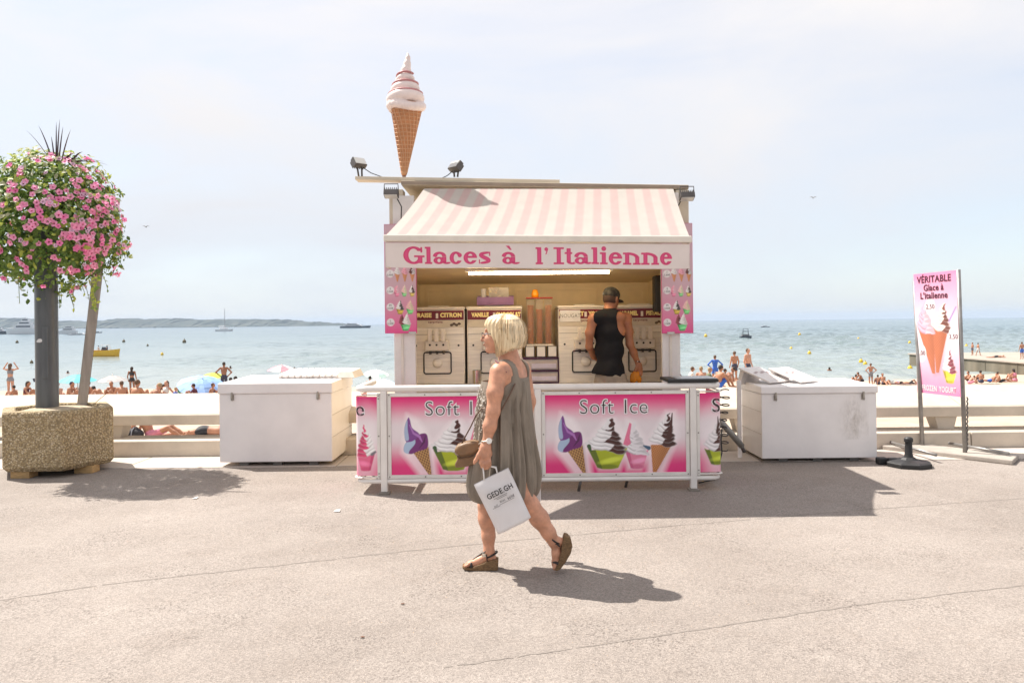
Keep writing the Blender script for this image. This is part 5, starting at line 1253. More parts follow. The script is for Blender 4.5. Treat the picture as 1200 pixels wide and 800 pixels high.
# trailing shoots round the rim and below
s = MB()
for k in range(52):
    v = sph(); v.y *= .8; v = v.normalized()
    if k > 36: v = Vector((v.x, v.y, -abs(v.z) * .6 - .25)).normalized()
    p = FC + v * FR * .95; dirv = (v * .8 + Vector((rr.uniform(-.4, .4), rr.uniform(-.4, .4), rr.uniform(-.2, .5)))).normalized(); L_ = rr.uniform(.08, .17); path = []
    for i in range(7): u_ = i / 6; path.append(p + dirv * L_ * u_ + Vector((0, 0, -.09 * u_ * u_ * (1.4 if v.z < 0 else .5))))
    s.mat(0); s.tube(path, .0035, 4)
    for q in path[1:]:
        s.mat(rr.choice((0, 1, 1, 2))); leaf(s, q, Vector((rr.uniform(-1, 1), rr.uniform(-1, 1), rr.uniform(.2, 1))), rr.uniform(.03, .06), rr.uniform(0, 6.28))
for (px, dz) in ((110, 0), (112, 1)):        # long strands hanging beside the posts
    p = P(px, 325, 8.6); path = [p + Vector((.02 * math.sin(i * 1.3 + dz), -.02 * i * .3, -.055 * i)) for i in range(7 if px > 100 else 4)]; s.mat(1); s.tube(path, .004, 4)
    for q in path: 
        for _ in range(2): s.mat(rr.choice((1, 1, 0))); leaf(s, q, Vector((rr.uniform(-1, 1), -1, rr.uniform(-.3, .6))), rr.uniform(.04, .06), rr.uniform(0, 6.28))
sh = s.obj('trailing_shoots', leaf_mats, fb_); sh['kind'] = 'stuff'
# petunias: one shared flower mesh per colour
def petunia(name, c_rim, c_eye):
    m = glow_leaf(M(name + ' petal', c_rim, .6, var=.18, vscale=25), .35); e = M(name + ' throat', c_eye, .6)
    b_ = MB(); N = 20; rings = [(.006, -.03), (.012, -.008), (.028, .004), (.046, .004)]
    vs_ = []
    for (r, z) in rings:
        for j in range(N):
            a = 2 * math.pi * j / N; w = 1 + (.13 * math.cos(5 * a) if r > .02 else 0); vs_.append((r * w * math.cos(a), r * w * math.sin(a), z + (.005 * math.cos(5 * a + .8) if r > .04 else 0)))
    fs_ = []
    for i in range(3):
        for j in range(N): fs_.append((i * N + j, i * N + (j + 1) % N, (i + 1) * N + (j + 1) % N, (i + 1) * N + j))
    b_.add(vs_, fs_); me = b_.mesh(name); me.materials.append(m); me.materials.append(e)
    me.polygons.foreach_set('material_index', [1] * N * 1 + [0] * N * 2); me['local'] = 1; me.polygons.foreach_set('use_smooth', [True] * len(me.polygons)); return me
pet = [petunia('pink_petunia', rgb(252, 170, 206), rgb(212, 76, 142)), petunia('deep_pink_petunia', rgb(248, 138, 190), rgb(194, 54, 126)), petunia('veined_petunia', rgb(228, 190, 214), rgb(130, 56, 110))]
# clusters, thick at the lower right as in the photo; directions facing the camera side get most
def fdir(px, py):
    o_ = Vector((0, 0, EYE)); e_ = (P(px, py, 9.0) - o_).normalized(); k_ = (FC - o_).dot(e_); near = o_ + e_ * k_ - FC; m_ = near.length
    if m_ >= FR * .985: return near.normalized()
    return (near - e_ * math.sqrt(FR * FR - m_ * m_)).normalized()
clus = [(100, 275, 30, 30), (115, 250, 20, 20), (85, 275, 26, 18), (105, 300, 24, 20), (90, 315, 20, 14), (70, 270, 20, 12), (45, 240, 18, 10), (80, 228, 16, 10), (105, 225, 16, 12), (10, 208, 14, 9), (5, 285, 14, 9), (30, 255, 16, 8), (65, 300, 18, 9), (125, 285, 14, 12), (75, 205, 14, 7), (100, 200, 14, 7), (125, 240, 12, 8), (20, 320, 12, 5), (35, 195, 14, 6), (115, 215, 10, 5), (55, 195, 14, 6), (132, 262, 8, 6), (20, 235, 16, 6), (60, 250, 16, 7), (40, 290, 16, 6)]
nf = 0
for (cx, cy, sd, n_) in clus:
    for k in range(n_):
        v = fdir(cx + rr.gauss(0, sd * .75), cy + rr.gauss(0, sd * .75)); nf += 1
        kind = 2 if (rr.random() < .12 or (110 < cx < 130 and cy < 250 and rr.random() < .5)) else (1 if rr.random() < .3 else 0)
        o = bpy.data.objects.new('flower', pet[kind]); COL.objects.link(o); o.parent = fb_
        o.location = Vector((v.x * .98, v.y * .9, v.z)) * FR * lump(v) * rr.uniform(1.0, 1.07)
        nv = (v * 1.0 + Vector((rr.uniform(-.45, .45), -.35 + rr.uniform(-.3, .3), rr.uniform(-.2, .5)))).normalized()
        o.rotation_euler = (nv.to_track_quat('Z', 'Y').to_matrix() @ Matrix.Rotation(rr.uniform(0, 6), 3, 'Z')).to_euler(); k_ = rr.uniform(.55, .82) * (.8 if kind == 2 else 1); o.scale = (k_, k_, k_)
for k in range(22):      # the far side too
    v = sph(); v.y = abs(v.y); o = bpy.data.objects.new('flower', pet[k % 2]); COL.objects.link(o); o.parent = fb_; o.location = Vector((v.x, v.y * .9, v.z)) * FR * lump(v) * 1.02; o.rotation_euler = v.to_track_quat('Z', 'Y').to_euler()
# dark strap leaves on top
sp_m = M('dark strap leaf', (.055, .022, .035), .45, var=.3, vscale=15)
for k, (ex, ey, bx) in enumerate(((45, 147, 62), (30, 152, 60), (70, 140, 67), (66, 143, 66), (74, 148, 69), (83, 152, 72), (88, 180, 75), (123, 190, 85), (128, 194, 88), (95, 185, 78), (60, 160, 64), (97, 178, 84))):
    a = P(bx, 190, 9.0 - .2); e = P(ex, ey, 9.0 - .3); m_ = (a + e) / 2 + Vector((0, 0, .06 if ex < 90 else .05)); s = MB(); path = [a.lerp(m_, i / 5).lerp(m_.lerp(e, i / 5), i / 5) for i in range(6)]
    s.tube(path, [.014, .015, .014, .011, .007, .001], 5, squash=.25); s.obj('strap_leaf', sp_m, fb_)
# ---------------------------------------------------------------- the woman walking past
WD = 5.15
def W(px, py, off=0.0): return P(px, py, WD + off)
skin_w = M('sunburnt skin', (.54, .265, .165), .48, var=.20, vscale=16, bump=.16, bscale=90, sss=.08, detail=8)
yw = math.radians(22)
fwd = np.array((-math.cos(yw), math.sin(yw), 0)); lef = np.array((-math.sin(yw), -math.cos(yw), 0)); upz = np.array((0, 0, 1.0))
RT = np.stack([fwd, lef, upz])
wroot = thing('person', (W(600, 668).x, WD, 0), 'blonde woman in grey sleeveless dress walking left with a white paper bag', 'person')
b = Body()
# trunk (mostly under the dress)
b.ell(W(593, 515), (.11, .14, .13), RT, .06); b.ell(W(595, 490), (.125, .155, .14), RT, .06); b.ell(W(597, 458), (.115, .165, .13), RT, .06)
b.ell(W(599, 441), (.085, .17, .10), RT, .05); b.ell(W(581, 468), (.07, .13, .07), RT, .04)
b.cap(W(586, 434.5, -.145), W(612, 431, .145), .055, .05, .05)            # shoulder girdle
b.cap(W(599, 428), W(593, 411), .060, .050, .035)                           # neck
# near arm (left)
b.chain([W(584, 437, -.165), W(580, 460, -.20), W(578, 482, -.21), W(574, 499, -.215), W(570.5, 517, -.215)], [.055, .049, .040, .040, .0275], .025)
# far arm (right), mostly hidden, holding the second bag
b.chain([W(613, 434, .165), W(619, 470, .20), W(617, 490, .20), W(622, 518, .22), W(625, 545, .23)], [.052, .048, .040, .038, .026], .025)
# near hand closed on the handles
hw = lambda x, y, o=0.0: W(x, y, -.215 + o)
b.chain([hw(570.5, 517), hw(569, 524), hw(568.5, 533)], [.027, .034, .036], .012)
b.cap(hw(565.5, 531, -.0), hw(573, 531, .0), .022, .022, .012)
for i, (x0, x1, x2, y1, y2, ln) in enumerate(((563.8, 563.0, 565.0, 541.5, 547.0, -.012), (567.0, 566.6, 568.2, 543.5, 549.0, -.016), (570.2, 570.4, 571.4, 543.0, 548.5, -.014), (573.2, 574.0, 574.2, 541.0, 546.0, -.010))):
    b.chain([hw(x0, 534, -.004), hw(x1, y1, ln - .010), hw(x2, y2, ln + .004), hw(x2 + .8, y2 - 3.4, ln + .026)], [.0105, .0095, .0085, .0075], .005)
b.chain([hw(565.5, 525, -.012), hw(560.8, 533, -.022), hw(557.2, 539.5, -.022), hw(555.6, 542.6, -.018)], [.017, .0125, .011, .0085], .008)
# far hand
fh = lambda x, y, o=0.0: W(x, y, .23 + o)
b.chain([fh(625, 545), fh(626, 556)], [.03, .036], .012)
for k in range(4): b.chain([fh(623 + k * 2.2, 558, -.01), fh(623 + k * 2.2, 566, -.02), fh(624 + k * 2.2, 569, 0)], [.0105, .0095, .0085], .006)
b.chain([fh(622, 552), fh(618, 560), fh(617, 564)], [.014, .012, .009], .008)
# far leg in front, near leg pushing off behind
b.chain([W(592, 525, .06), W(574, 580, .06), W(570.5, 592, .05), W(571, 607, .045), W(572.5, 628, .035), W(573, 645, .03)], [.075, .060, .054, .055, .040, .034], .03)
b.chain([W(573, 645, .03), W(576, 653, .03)], [.034, .030], .015); b.chain([W(573, 650, .03), W(562, 657, .025), W(551, 661, .02), W(546, 662.6, .02)], [.032, .027, .022, .014], .02)
for k in range(5): b.cap(W(549, 661.2, -.012 + k * .0155), W(543.2 + abs(k - 3.2) * .9, 663.0, -.018 + k * .0175), .010, .0085, .006)
b.chain([W(597, 525, -.065), W(613, 582, -.075), W(621, 592, -.075), W(632, 607, -.075), W(643, 624, -.07), W(648.5, 634, -.07)], [.075, .062, .058, .057, .042, .035], .03)
b.chain([W(648.5, 634, -.07), W(657, 634, -.07)], [.033, .026], .02); b.chain([W(651, 637, -.07), W(652, 648, -.07), W(651.5, 659, -.07), W(650.5, 665, -.07)], [.030, .028, .025, .016], .02)
for k in range(5): b.cap(W(651, 661, -.104 + k * .0165), W(649.4, 666.2 - abs(k - 1.5) * .4, -.108 + k * .0175), .010, .0085, .006)
# head
hy = math.radians(14); hf = np.array((-math.cos(hy), math.sin(hy), 0)); hl = np.array((-math.sin(hy), -math.cos(hy), 0)); RH = np.stack([hf, hl, upz])
HC = np.array(W(587.5, 391.5)); hp = lambda f_, l_, u_: HC + hf * f_ + hl * l_ + upz * u_
b.ell(HC, (.098, .075, .108), RH, .02); b.ell(hp(.040, 0, -.052), (.066, .056, .070), RH, .03)            # skull, jaw
b.ell(hp(.082, 0, -.102), (.026, .026, .020), RH, .02)                                                         # chin
b.ell(hp(.075, .036, -.035), (.03, .026, .028), RH, .02); b.ell(hp(.075, -.036, -.035), (.03, .026, .028), RH, .02)   # cheeks
b.chain([hp(.098, 0, .012), hp(.118, 0, -.020), hp(.128, 0, -.034)], [.011, .012, .0135], .012); b.cap(hp(.108, .011, -.038), hp(.108, -.011, -.038), .010, .010, .008)   # nose
b.ell(hp(.104, 0, -.062), (.013, .024, .0075), RH, .006); b.ell(hp(.101, 0, -.076), (.013, .022, .008), RH, .006)      # lips
b.ell(hp(.106, .032, -.002), (.014, .017, .011), RH, .006, sub=True); b.ell(hp(.106, -.032, -.002), (.014, .017, .011), RH, .006, sub=True)
b.ell(hp(.092, 0, .028), (.012, .058, .012), RH, .015)                                                          # brow
b.cap(hp(-.03, 0, -.05), W(599, 428), .055, .06, .04)
body = link_mesh('body', b.mesh('body', .0058), skin_w, wroot)
# eyes
s = MB(); 
for sg in (-1, 1): s = MB(); s.ball(hp(.089, .031 * sg, -.002), .0125, 10, 6); s.obj('eye', M('eye white dark', (.35, .30, .28), .3), wroot, smooth=True)
s = MB(); s.tube([hp(.1165, .017, -.0695), hp(.1195, 0, -.0690), hp(.1165, -.017, -.0695)], [.003, .005, .003], 6); s.obj('lips', M('lip', (.42, .13, .11), .45), wroot, smooth=True)
# glasses
gm = M('spectacle frame', (.035, .025, .03), .35); gl = thing('spectacles', hp(.11, 0, 0), 'thin dark framed spectacles on the blonde woman', 'glasses')
s = MB()
for sg in (-1, 1):
    q = [hp(.120 - .006 * abs(math.cos(a)), sg * .032 + .024 * math.cos(a), -.006 + .017 * math.sin(a)) for a in [2 * math.pi * k / 16 for k in range(17)]]; s.tube(q, .0022, 5, cap=False)
s.tube([hp(.121, -.009, .0), hp(.123, 0, .002), hp(.121, .009, .0)], .002, 5); s.obj('rim', gm, gl)
for sg in (-1, 1):
    s = MB(); s.tube([hp(.114, sg * .058, .002), hp(.06, sg * .078, .004), hp(0, sg * .082, .004)], .0023, 5); s.obj('temple', gm, gl)
    s = MB(); s.ball(hp(.118, sg * .032, -.006), .022, 14, 6, (.06, .9, .72)); s.obj('lens', M('tinted lens', (.25, .22, .22), .08, alpha=.35), gl)
# hair: shaped cap plus strands
hb = Body()
hb.ell(hp(-.018, 0, .018), (.122, .098, .112), RH, .03); hb.ell(hp(-.045, 0, -.045), (.098, .102, .092), RH, .05); hb.ell(hp(-.052, 0, -.09), (.088, .10, .052), RH, .04)
hb.ell(hp(.025, 0, .068), (.08, .08, .05), RH, .03)
hb.ell(hp(.105, 0, -.075), (.090, .2, .090), RH, .012, sub=True); hb.ell(hp(.125, 0, -.005), (.055, .2, .060), RH, .012, sub=True)
hb.ell(hp(-.02, 0, -.185), (.15, .2, .055), RH, .01, sub=True)
def hair_mod(D, X, Y, Z):
    x = (X - HC[0]) * hf[0] + (Y - HC[1]) * hf[1]; y = (X - HC[0]) * hl[0] + (Y - HC[1]) * hl[1]
    a = np.arctan2(y, x + .02 + (Z - HC[2]) * .10)
    zc = -.128 - .42 * (x + .01)
    D = np.maximum(D, (HC[2] + zc) - Z)
    return D + (.0028 * np.sin(a * 23 + 2 * np.sin((Z - HC[2]) * 30)) + .0022 * np.sin(a * 47 + 1)).astype(np.float32)
hairm = M('blonde hair', (.74, .58, .36), .42, var=.0, col2=(.50, .33, .17), vscale=40, stretch=(1.2, 1.2, .08), lo=.50, hi=.72, bump=.4, bscale=140)
hair = link_mesh('hair', hb.mesh('hair', .006, hair_mod), hairm, wroot)
rr = random.Random(5); s = MB(); s_dark = MB()
top = hp(-.02, 0, .125)
for k in range(2600):
    a = rr.uniform(0, 2 * math.pi); ca, sa = math.cos(a), math.sin(a)
    if ca > .45 and rr.random() < .8: continue
    end_l = -.128 - .42 * (-.025 + ca * .115) + rr.uniform(-.014, .010) if ca < .5 else rr.uniform(.0, .03); bulge = rr.uniform(.985, 1.035) if k % 40 else rr.uniform(1.04, 1.09); path = []
    for i in range(13):
        u = i / 12
        if u < .5: z = .122 * math.cos(u * math.pi) + .008; r = math.sin(u * math.pi) ** .8
        else: z = .008 + (end_l - .008) * (u - .5) * 2; r = 1.0 + .05 * (u - .5) - .30 * max(0, u - .72)
        fx = (-.035 + ca * (.122 if ca < 0 else .11) * r * bulge); path.append(hp(fx, sa * .10 * r * bulge, z) + np.array((rr.uniform(-.0012, .0012), rr.uniform(-.0012, .0012), 0)))
    (s_dark if k % 6 == 0 else s).tube(path, [.0006, .001, .0012, .0013, .0014, .0015, .0015, .0015, .0015, .0014, .0012, .0009, .0004], 3, cap=False)
st = s.obj('hair_strands', M('blonde strands', (.78, .63, .42), .4, var=.35, vscale=60, stretch=(1, 1, .1)), wroot); st['kind'] = 'stuff'; st = s_dark.obj('lowlight_strands', M('dark blonde strands', (.40, .26, .12), .45, var=.3, vscale=60), wroot); st['kind'] = 'stuff'

# dress: bodice hugging the trunk, straps, then a full gathered skirt
linen = M('grey linen', (.245, .205, .165), .85, var=.14, vscale=14, stretch=(1, 1, .35), bump=.35, bscale=220, spec=.2)
tb = Body()
tb.ell(W(595, 490), (.137, .167, .14), RT, .06); tb.ell(W(597, 458), (.127, .177, .13), RT, .06); tb.ell(W(599, 441), (.098, .168, .112), RT, .05); tb.ell(W(581, 468), (.082, .142, .08), RT, .04)
tb.cap(W(586.5, 434.5, -.13), W(611.5, 431, .13), .065, .060, .05)
SC0 = np.array(W(598, 440))
def dress_mod(D, X, Y, Z):
    t = (X - SC0[0]) * lef[0] + (Y - SC0[1]) * lef[1]; f_ = (X - SC0[0]) * fwd[0] + (Y - SC0[1]) * fwd[1]; z = Z - SC0[2]
    at = np.abs(t)
    neck = np.where(f_ < 0, -.012 + .25 * np.maximum(at - .06, 0), -.04)          # scoop at the back
    keep_low = z - neck
    strap = np.abs(at - (.102 - .25 * z * 0)) - .023                                   # strap bands
    arm = at - (.137 - .0 * z)
    keep = np.minimum(np.maximum(keep_low, arm - np.clip((-z - .03) * 1.2, 0, .08)), strap)
    return np.maximum(D, keep).astype(np.float32)
link_mesh('dress_top', tb.mesh('dress_top', .006, dress_mod), linen, wroot)
rings = [(446, 565, 620, .160), (456, 562, 621.5, .175), (468, 560, 622, .185), (485, 558, 623.5, .195), (503, 556.5, 626, .205), (522, 555, 628.5, .215), (540, 552.5, 631, .225), (556, 549, 632, .232), (568, 548, 631, .23), (577, 549.5, 629, .226), (583, 553, 625.5, .214), (585.5, 557, 621.5, .197), (584, 561, 617.5, .18), (576, 564, 614, .16)]
vs_ = []; N = 260; rr = random.Random(3)
from math import sin, cos, pi
creases = [(rr.uniform(0, 2 * pi), rr.uniform(.02, .14), rr.uniform(.012, .034), rr.uniform(.035, .075), rr.choice((0, 0, 1, 2, 4)), rr.choice((11, 13, 14, 14, 14)), rr.uniform(1.5, 4.5)) for _ in range(34)]
phs = [rr.uniform(0, 6.28) for _ in range(6)]
for i, (py, x0, x1, hd) in enumerate(rings):
    c = W((x0 + x1) / 2, py); hwid = (W(x1, py).x - W(x0, py).x) / 2; u = i / (len(rings) - 1)
    amp = (.015 * min(1, i / 4) + .010 * u) if i < 10 else .009
    for j in range(N):
        a = 2 * pi * j / N
        fold = amp * (.35 * sin(a * 7 + phs[2] + u * 1.5) + .25 * sin(a * 23 + phs[1] + 2 * u))
        for (ca, wan, dep, wid, i0, i1, fq) in creases:
            if i < i0 or i > i1: continue
            da = (a - ca - wan * sin(u * fq + ca * 3) + pi) % (2 * pi) - pi
            wd = wid * (.7 + .7 * u); e_ = (da / wd)
            if abs(e_) < 3.2: fold += dep * min(1, (i - i0 + 1) / 3) * min(1, (i1 - i + 1) / 2) * (-math.exp(-e_ * e_) + .55 * math.exp(-(e_ - 1.7) ** 2))
        k = 1 + fold / hwid
        # the front is pushed by the stride: hem tips
        z = c.z + (.006 * sin(a * 3 + 1) + .008 * cos(a)) * max(0, u - .6) * 1.6
        vs_.append((c.x + hwid * cos(a) * k, c.y + hd * sin(a) * k * .88 - .0, z))
fs_ = []
for i in range(len(rings) - 1):
    for j in range(N): fs_.append((i * N + j, i * N + (j + 1) % N, (i + 1) * N + (j + 1) % N, (i + 1) * N + j))
s = MB(); s.add(vs_, fs_); sk = s.obj('dress_skirt', linen, wroot, smooth=True); md = sk.modifiers.new('sub', 'SUBSURF'); md.levels = 1; md.render_levels = 1
# silvery sequins down the front edge
s = MB()
for k in range(260):
    py = rr.uniform(452, 516); u = (py - 452) / 64; x0 = 562 - 6 * u; a = rr.uniform(pi * .80, pi * 1.28)
    c = W((x0 + 622) / 2, py); hwid = (W(622, py).x - W(x0 - .8, py).x) / 2 + .006; q = Vector((c.x + hwid * cos(a), c.y + .2 * sin(a) * .9, c.z)); n = Vector((cos(a), sin(a), rr.uniform(-.3, .5))).normalized()
    t1 = n.orthogonal().normalized() * rr.uniform(.004, .009); t2 = n.cross(t1); s.add([q + t1 + n * .004, q + t2 + n * .004, q - t1 + n * .004, q - t2 + n * .004], [(0, 1, 2, 3)])
sq = s.obj('sequins', M('sequin silver', (.62, .56, .48), .3, metal=.4), sk); sq['kind'] = 'stuff'
# bra strap edge
s = MB(); s.tube([W(580.5, 421.5, -.115) + Vector((0, -.045, .0)), W(587, 427.5, -.13) + Vector((0, -.055, 0)), W(593.5, 436, -.15) + Vector((0, -.045, 0))], .005, 6); s.obj('bra_strap', M('maroon elastic', (.14, .02, .035), .6), wroot, smooth=True)
# watch, bracelet, ring
wtm = M('pale watch metal', (.66, .58, .48), .3, metal=.5); c = hw(571, 515.5)
wt = thing('wrist_watch', c, 'pale metal wrist watch on the left arm of the blonde woman', 'watch')
s = MB(); q = [c + Vector((.031 * cos(a), .031 * sin(a), .004 * cos(a))) for a in [2 * pi * k / 20 for k in range(21)]]; s.tube(q, .009, 6, cap=False, squash=.35); s.obj('band', wtm, wt, smooth=True)
s = MB(); s.lathe([(.0185, -.004), (.0185, .004), (.014, .006), (1e-4, .006)], c + Vector((.012, -.033, 0)), 18, Matrix.Rotation(pi / 2, 4, 'X') @ Matrix.Rotation(.35, 4, 'Y')); s.obj('dial', M('watch dial', (.72, .70, .66), .2), wt)

# sandals with woven wedge soles
rope = M('woven jute', (.21, .125, .06), .85, var=.35, vscale=60, stretch=(1, 1, 3), bump=.8, bscale=160); leather = M('black leather', (.022, .018, .017), .45)
def sandal(poly, off, wid, label):
    t = thing('sandal', W(poly[0][0], poly[0][1], off), label, 'sandal', 'wedge sandals of the walking woman')
    a = [W(x, y, off - wid / 2) for x, y in poly]; s = MB(); s.prism(a, (0, wid, 0)); s.obj('wedge_sole', rope, t, bevel=.007); return t
t1 = sandal([(541.2, 663.6), (546, 665.0), (553, 664.6), (563, 661.0), (572, 657.5), (578, 655.8), (584, 656.3), (583.6, 668.4), (572, 669.0), (550, 668.8), (543, 667.6)], .028, .088, 'black strapped wedge sandal flat on the ground, front foot of the woman')
def strap(t, pts, r=.0075): s = MB(); s.tube(pts, r, 6, squash=.5); s.obj('strap', leather, t, smooth=True)
o1 = .03
ring_ = lambda cx, cy, rx, ry, tilt, off: [W(cx, cy, off) + Vector((rx * cos(a), ry * sin(a), tilt * cos(a))) for a in [2 * pi * k / 16 for k in range(17)]]
strap(t1, ring_(575.3, 649.2, .040, .040, .018, o1))
strap(t1, [W(552, 665, o1 - .044), W(552, 659.5, o1 - .03), W(551.5, 657.2, o1), W(552, 659.5, o1 + .03), W(552, 664, o1 + .044)], .011)
strap(t1, [W(551.5, 657.5, o1 - .006), W(558, 652.5, o1 - .006), W(564.5, 648, o1 - .006), W(569.5, 645.5, o1 - .03)], .007)
strap(t1, [W(571, 657, o1 - .044), W(570, 650, o1 - .038), W(566, 648, o1 - .02), W(564.5, 648.5, o1)], .0075)
s = MB(); s.box(-.012, .012, -.004, .004, -.009, .009, Matrix.Translation(W(567, 650.5, o1 - .036))); s.obj('buckle', wtm, t1)
t2 = sandal([(661.5, 627.5), (665.5, 628), (669.5, 632.5), (671, 640), (669, 648.5), (663, 659), (656.5, 667.5), (652.6, 669.3), (650.4, 668.2), (651, 664.5), (655, 657), (657.6, 648), (658.8, 638)], -.07, .088, 'black strapped wedge sandal with raised heel, rear foot of the woman')
o2 = -.07
strap(t2, ring_(649.5, 632.0, .038, .042, -.026, o2)); strap(t2, [W(656, 640, o2 - .043), W(652.5, 637, o2 - .036), W(647, 638, o2 - .02), W(645.8, 638.5, o2), W(648, 638, o2 + .03), W(656, 641, o2 + .043)], .009)
strap(t2, [W(654.5, 660, o2 - .043), W(650.5, 658.5, o2 - .032), W(648.2, 658, o2), W(651, 658.5, o2 + .032), W(654.5, 660, o2 + .043)], .014)

# white paper carrier bag in the near hand
bo = -.245
TLp, TRp, BRp, BLp = W(555.5, 567.5, bo), W(595.5, 547.5, bo), W(622, 605.5, bo), W(583.5, 624.7, bo)
bg_ = thing('paper_bag', BLp, 'white paper carrier bag with black lettering swinging from the near hand of the woman', 'bag')
nB = (TRp - TLp).cross(BLp - TLp).normalized(); nB = nB if nB.y < 0 else -nB
NXb, NYb = 14, 18; fr = []; bk = []
for j in range(NYb + 1):
    for i in range(NXb + 1):
        u, v = i / NXb, j / NYb; q = (TLp.lerp(TRp, u)).lerp(BLp.lerp(BRp, u), v)
        th = .012 + .032 * v ** .6 * (1 - (2 * abs(u - .5)) ** 4 * .9); w_ = .004 * sin(u * 9 + v * 7) + .005 * sin(v * 14 - u * 5) * (1 - v)
        fr.append(q + nB * (th + w_)); bk.append(q - nB * (th - w_))
def gridf(o, flip): 
    f_ = []
    for j in range(NYb):
        for i in range(NXb): a = o + j * (NXb + 1) + i; f_.append((a, a + 1, a + NXb + 2, a + NXb + 1) if not flip else (a, a + NXb + 1, a + NXb + 2, a + 1))
    return f_
n1 = len(fr); fs_ = gridf(0, True) + gridf(n1, False); row = NXb + 1
for j in range(NYb):
    for i in (0, NXb): a = j * row + i; fs_.append((a, a + row, a + row + n1, a + n1))
for i in range(NXb): a = NYb * row + i; fs_.append((a, a + 1, a + 1 + n1, a + n1))
s = MB(); s.add(fr + bk, fs_); bagm = M('white kraft paper', (.66, .63, .63), .55, var=.03, vscale=4, bump=.25, bscale=14)
s.obj('bag_body', bagm, bg_, smooth=True)
ur = (TRp - TLp).normalized(); uu = (TLp - BLp).normalized(); uu = (uu - ur * uu.dot(ur)).normalized()
bc = (TLp + TRp + BLp + BRp) / 4
def bagtext(txt, size, u, v, off=0.0, sx=1.0):
    q = TLp.lerp(TRp, u).lerp(BLp.lerp(BRp, u), v) + nB * (.052); r3 = ur; n3 = r3.cross(uu)
    text('lettering', txt, size, q, ur, uu, black_t, bg_, offset=off, sx=sx)
bagtext('GEDE.GH', .046, .56, .30, .0010, .86)
for (u, v, w_) in ((.52, .385, .09), (.54, .41, .07)):
    q = TLp.lerp(TRp, u).lerp(BLp.lerp(BRp, u), v) + nB * .050; s = MB(); s.prism([q - ur * w_ / 2, q + ur * w_ / 2, q + ur * w_ / 2 + uu * .0035, q - ur * w_ / 2 + uu * .0035], nB * .0008); s.obj('print_line', M('grey print', (.25, .24, .24), .6), bg_)
bagtext('auf', .020, .30, .50, .0); bagtext('Blatt', .018, .52, .47); bagtext('sold', .026, .76, .47, .0003)
for (u, v, w_) in ((.30, .535, .05), (.62, .52, .10)):
    q = TLp.lerp(TRp, u).lerp(BLp.lerp(BRp, u), v) + nB * .049; s = MB(); s.prism([q - ur * w_ / 2, q + ur * w_ / 2, q + ur * w_ / 2 + uu * .003, q - ur * w_ / 2 + uu * .003], nB * .0008); s.obj('print_line', M('grey print', (.25, .24, .24), .6), bg_)
for o_ in (-.008, .03):
    s = MB(); a, c = TLp.lerp(TRp, .30), TLp.lerp(TRp, .70); sh_ = Vector((0, o_, 0)); s.tube([a + sh_ + Vector((0, 0, -.02)), a + sh_ + Vector((-.004, 0, .045)), hw(565.6, 546.5, -.008) + sh_ * .3, hw(571, 545.8, -.004) + sh_ * .3, hw(575, 546.2, -.006) + sh_ * .3, c + sh_ + Vector((-.012, 0, .03)), c + sh_ + Vector((0, 0, -.02))], .0042, 6); s.obj('handle', white_paint, bg_, smooth=True)
# second white bag, behind her
a = W(618, 566, .24); t = thing('small_bag', a, 'small white paper bag partly hidden behind the dress hem of the woman', 'bag')
s = MB(); q0, q1, q2, q3 = W(613, 572, .24), W(633.5, 569, .24), W(634, 587, .24), W(620, 590, .24); s.prism([q0, q1, q2, q3], (0, .05, 0)); s.obj('bag_body', bagm, t, bevel=.006)
s = MB(); s.tube([W(617, 572, .26), W(624, 563, .25), W(630, 570, .26)], .004, 6); s.obj('handle', white_paint, t, smooth=True)

# brown leather shoulder bag and its strap
tan = M('tan leather', (.205, .115, .055), .5, var=.15, vscale=12, bump=.3, bscale=40)
po = -.06; t = thing('shoulder_bag', W(547, 530, po), 'brown leather fold-over shoulder bag held at the front hip of the woman', 'bag')
def pouch(poly, off, th, name, bev):
    a = [W(x, y, off - th / 2) for x, y in poly]; s = MB(); s.prism(a, (0, th, 0)); o = s.obj(name, tan, t, bevel=bev, bseg=3); auto_smooth(o, 50); return o
pouch([(534.5, 532), (539, 537), (552, 534.5), (563, 529), (563.5, 538), (556, 544.5), (543, 547.5), (533.5, 548), (533, 544), (536, 538)], po, .085, 'pouch', .016)
pouch([(531.5, 527.8), (536, 522), (546, 518.5), (562, 515.5), (565, 527), (554, 533), (541, 536), (534.5, 534.2)], po - .012, .105, 'flap', .018)
s = MB(); s.tube([W(533, 531.5, po - .068), W(541, 536.2, po - .070), W(554, 533.4, po - .070), W(564, 527, po - .068)], .0035, 5); s.obj('seam', M('leather seam', (.09, .05, .025), .6), t, smooth=True)
for k in (0, 1): s = MB(); s.ball(W(561.5, 520 + k * 5, po - .068), .006, 8, 5); s.obj('stud', wtm, t)
stm_ = M('strap leather', (.12, .065, .04), .5)
s = MB(); s.tube([W(541, 520, po - .02), W(546, 510, po - .03), W(552, 499, po - .05), W(557.5, 487, po - .08), W(565, 478, -.15), W(574, 480, -.19)], .0075, 6, squash=.5); s.obj('strap', stm_, t, smooth=True)
s = MB(); q = []
for (x, y, o_) in ((580, 494, -.175), (587, 481.5, -.200), (595, 467, -.195), (602, 453, -.165), (607, 443, -.09), (611, 433, .02), (612.5, 424.5, .10), (612, 419.5, .14)): q.append(W(x, y, o_))
s.tube(q, .0072, 6, squash=.55); s.obj('strap', stm_, t, smooth=True)
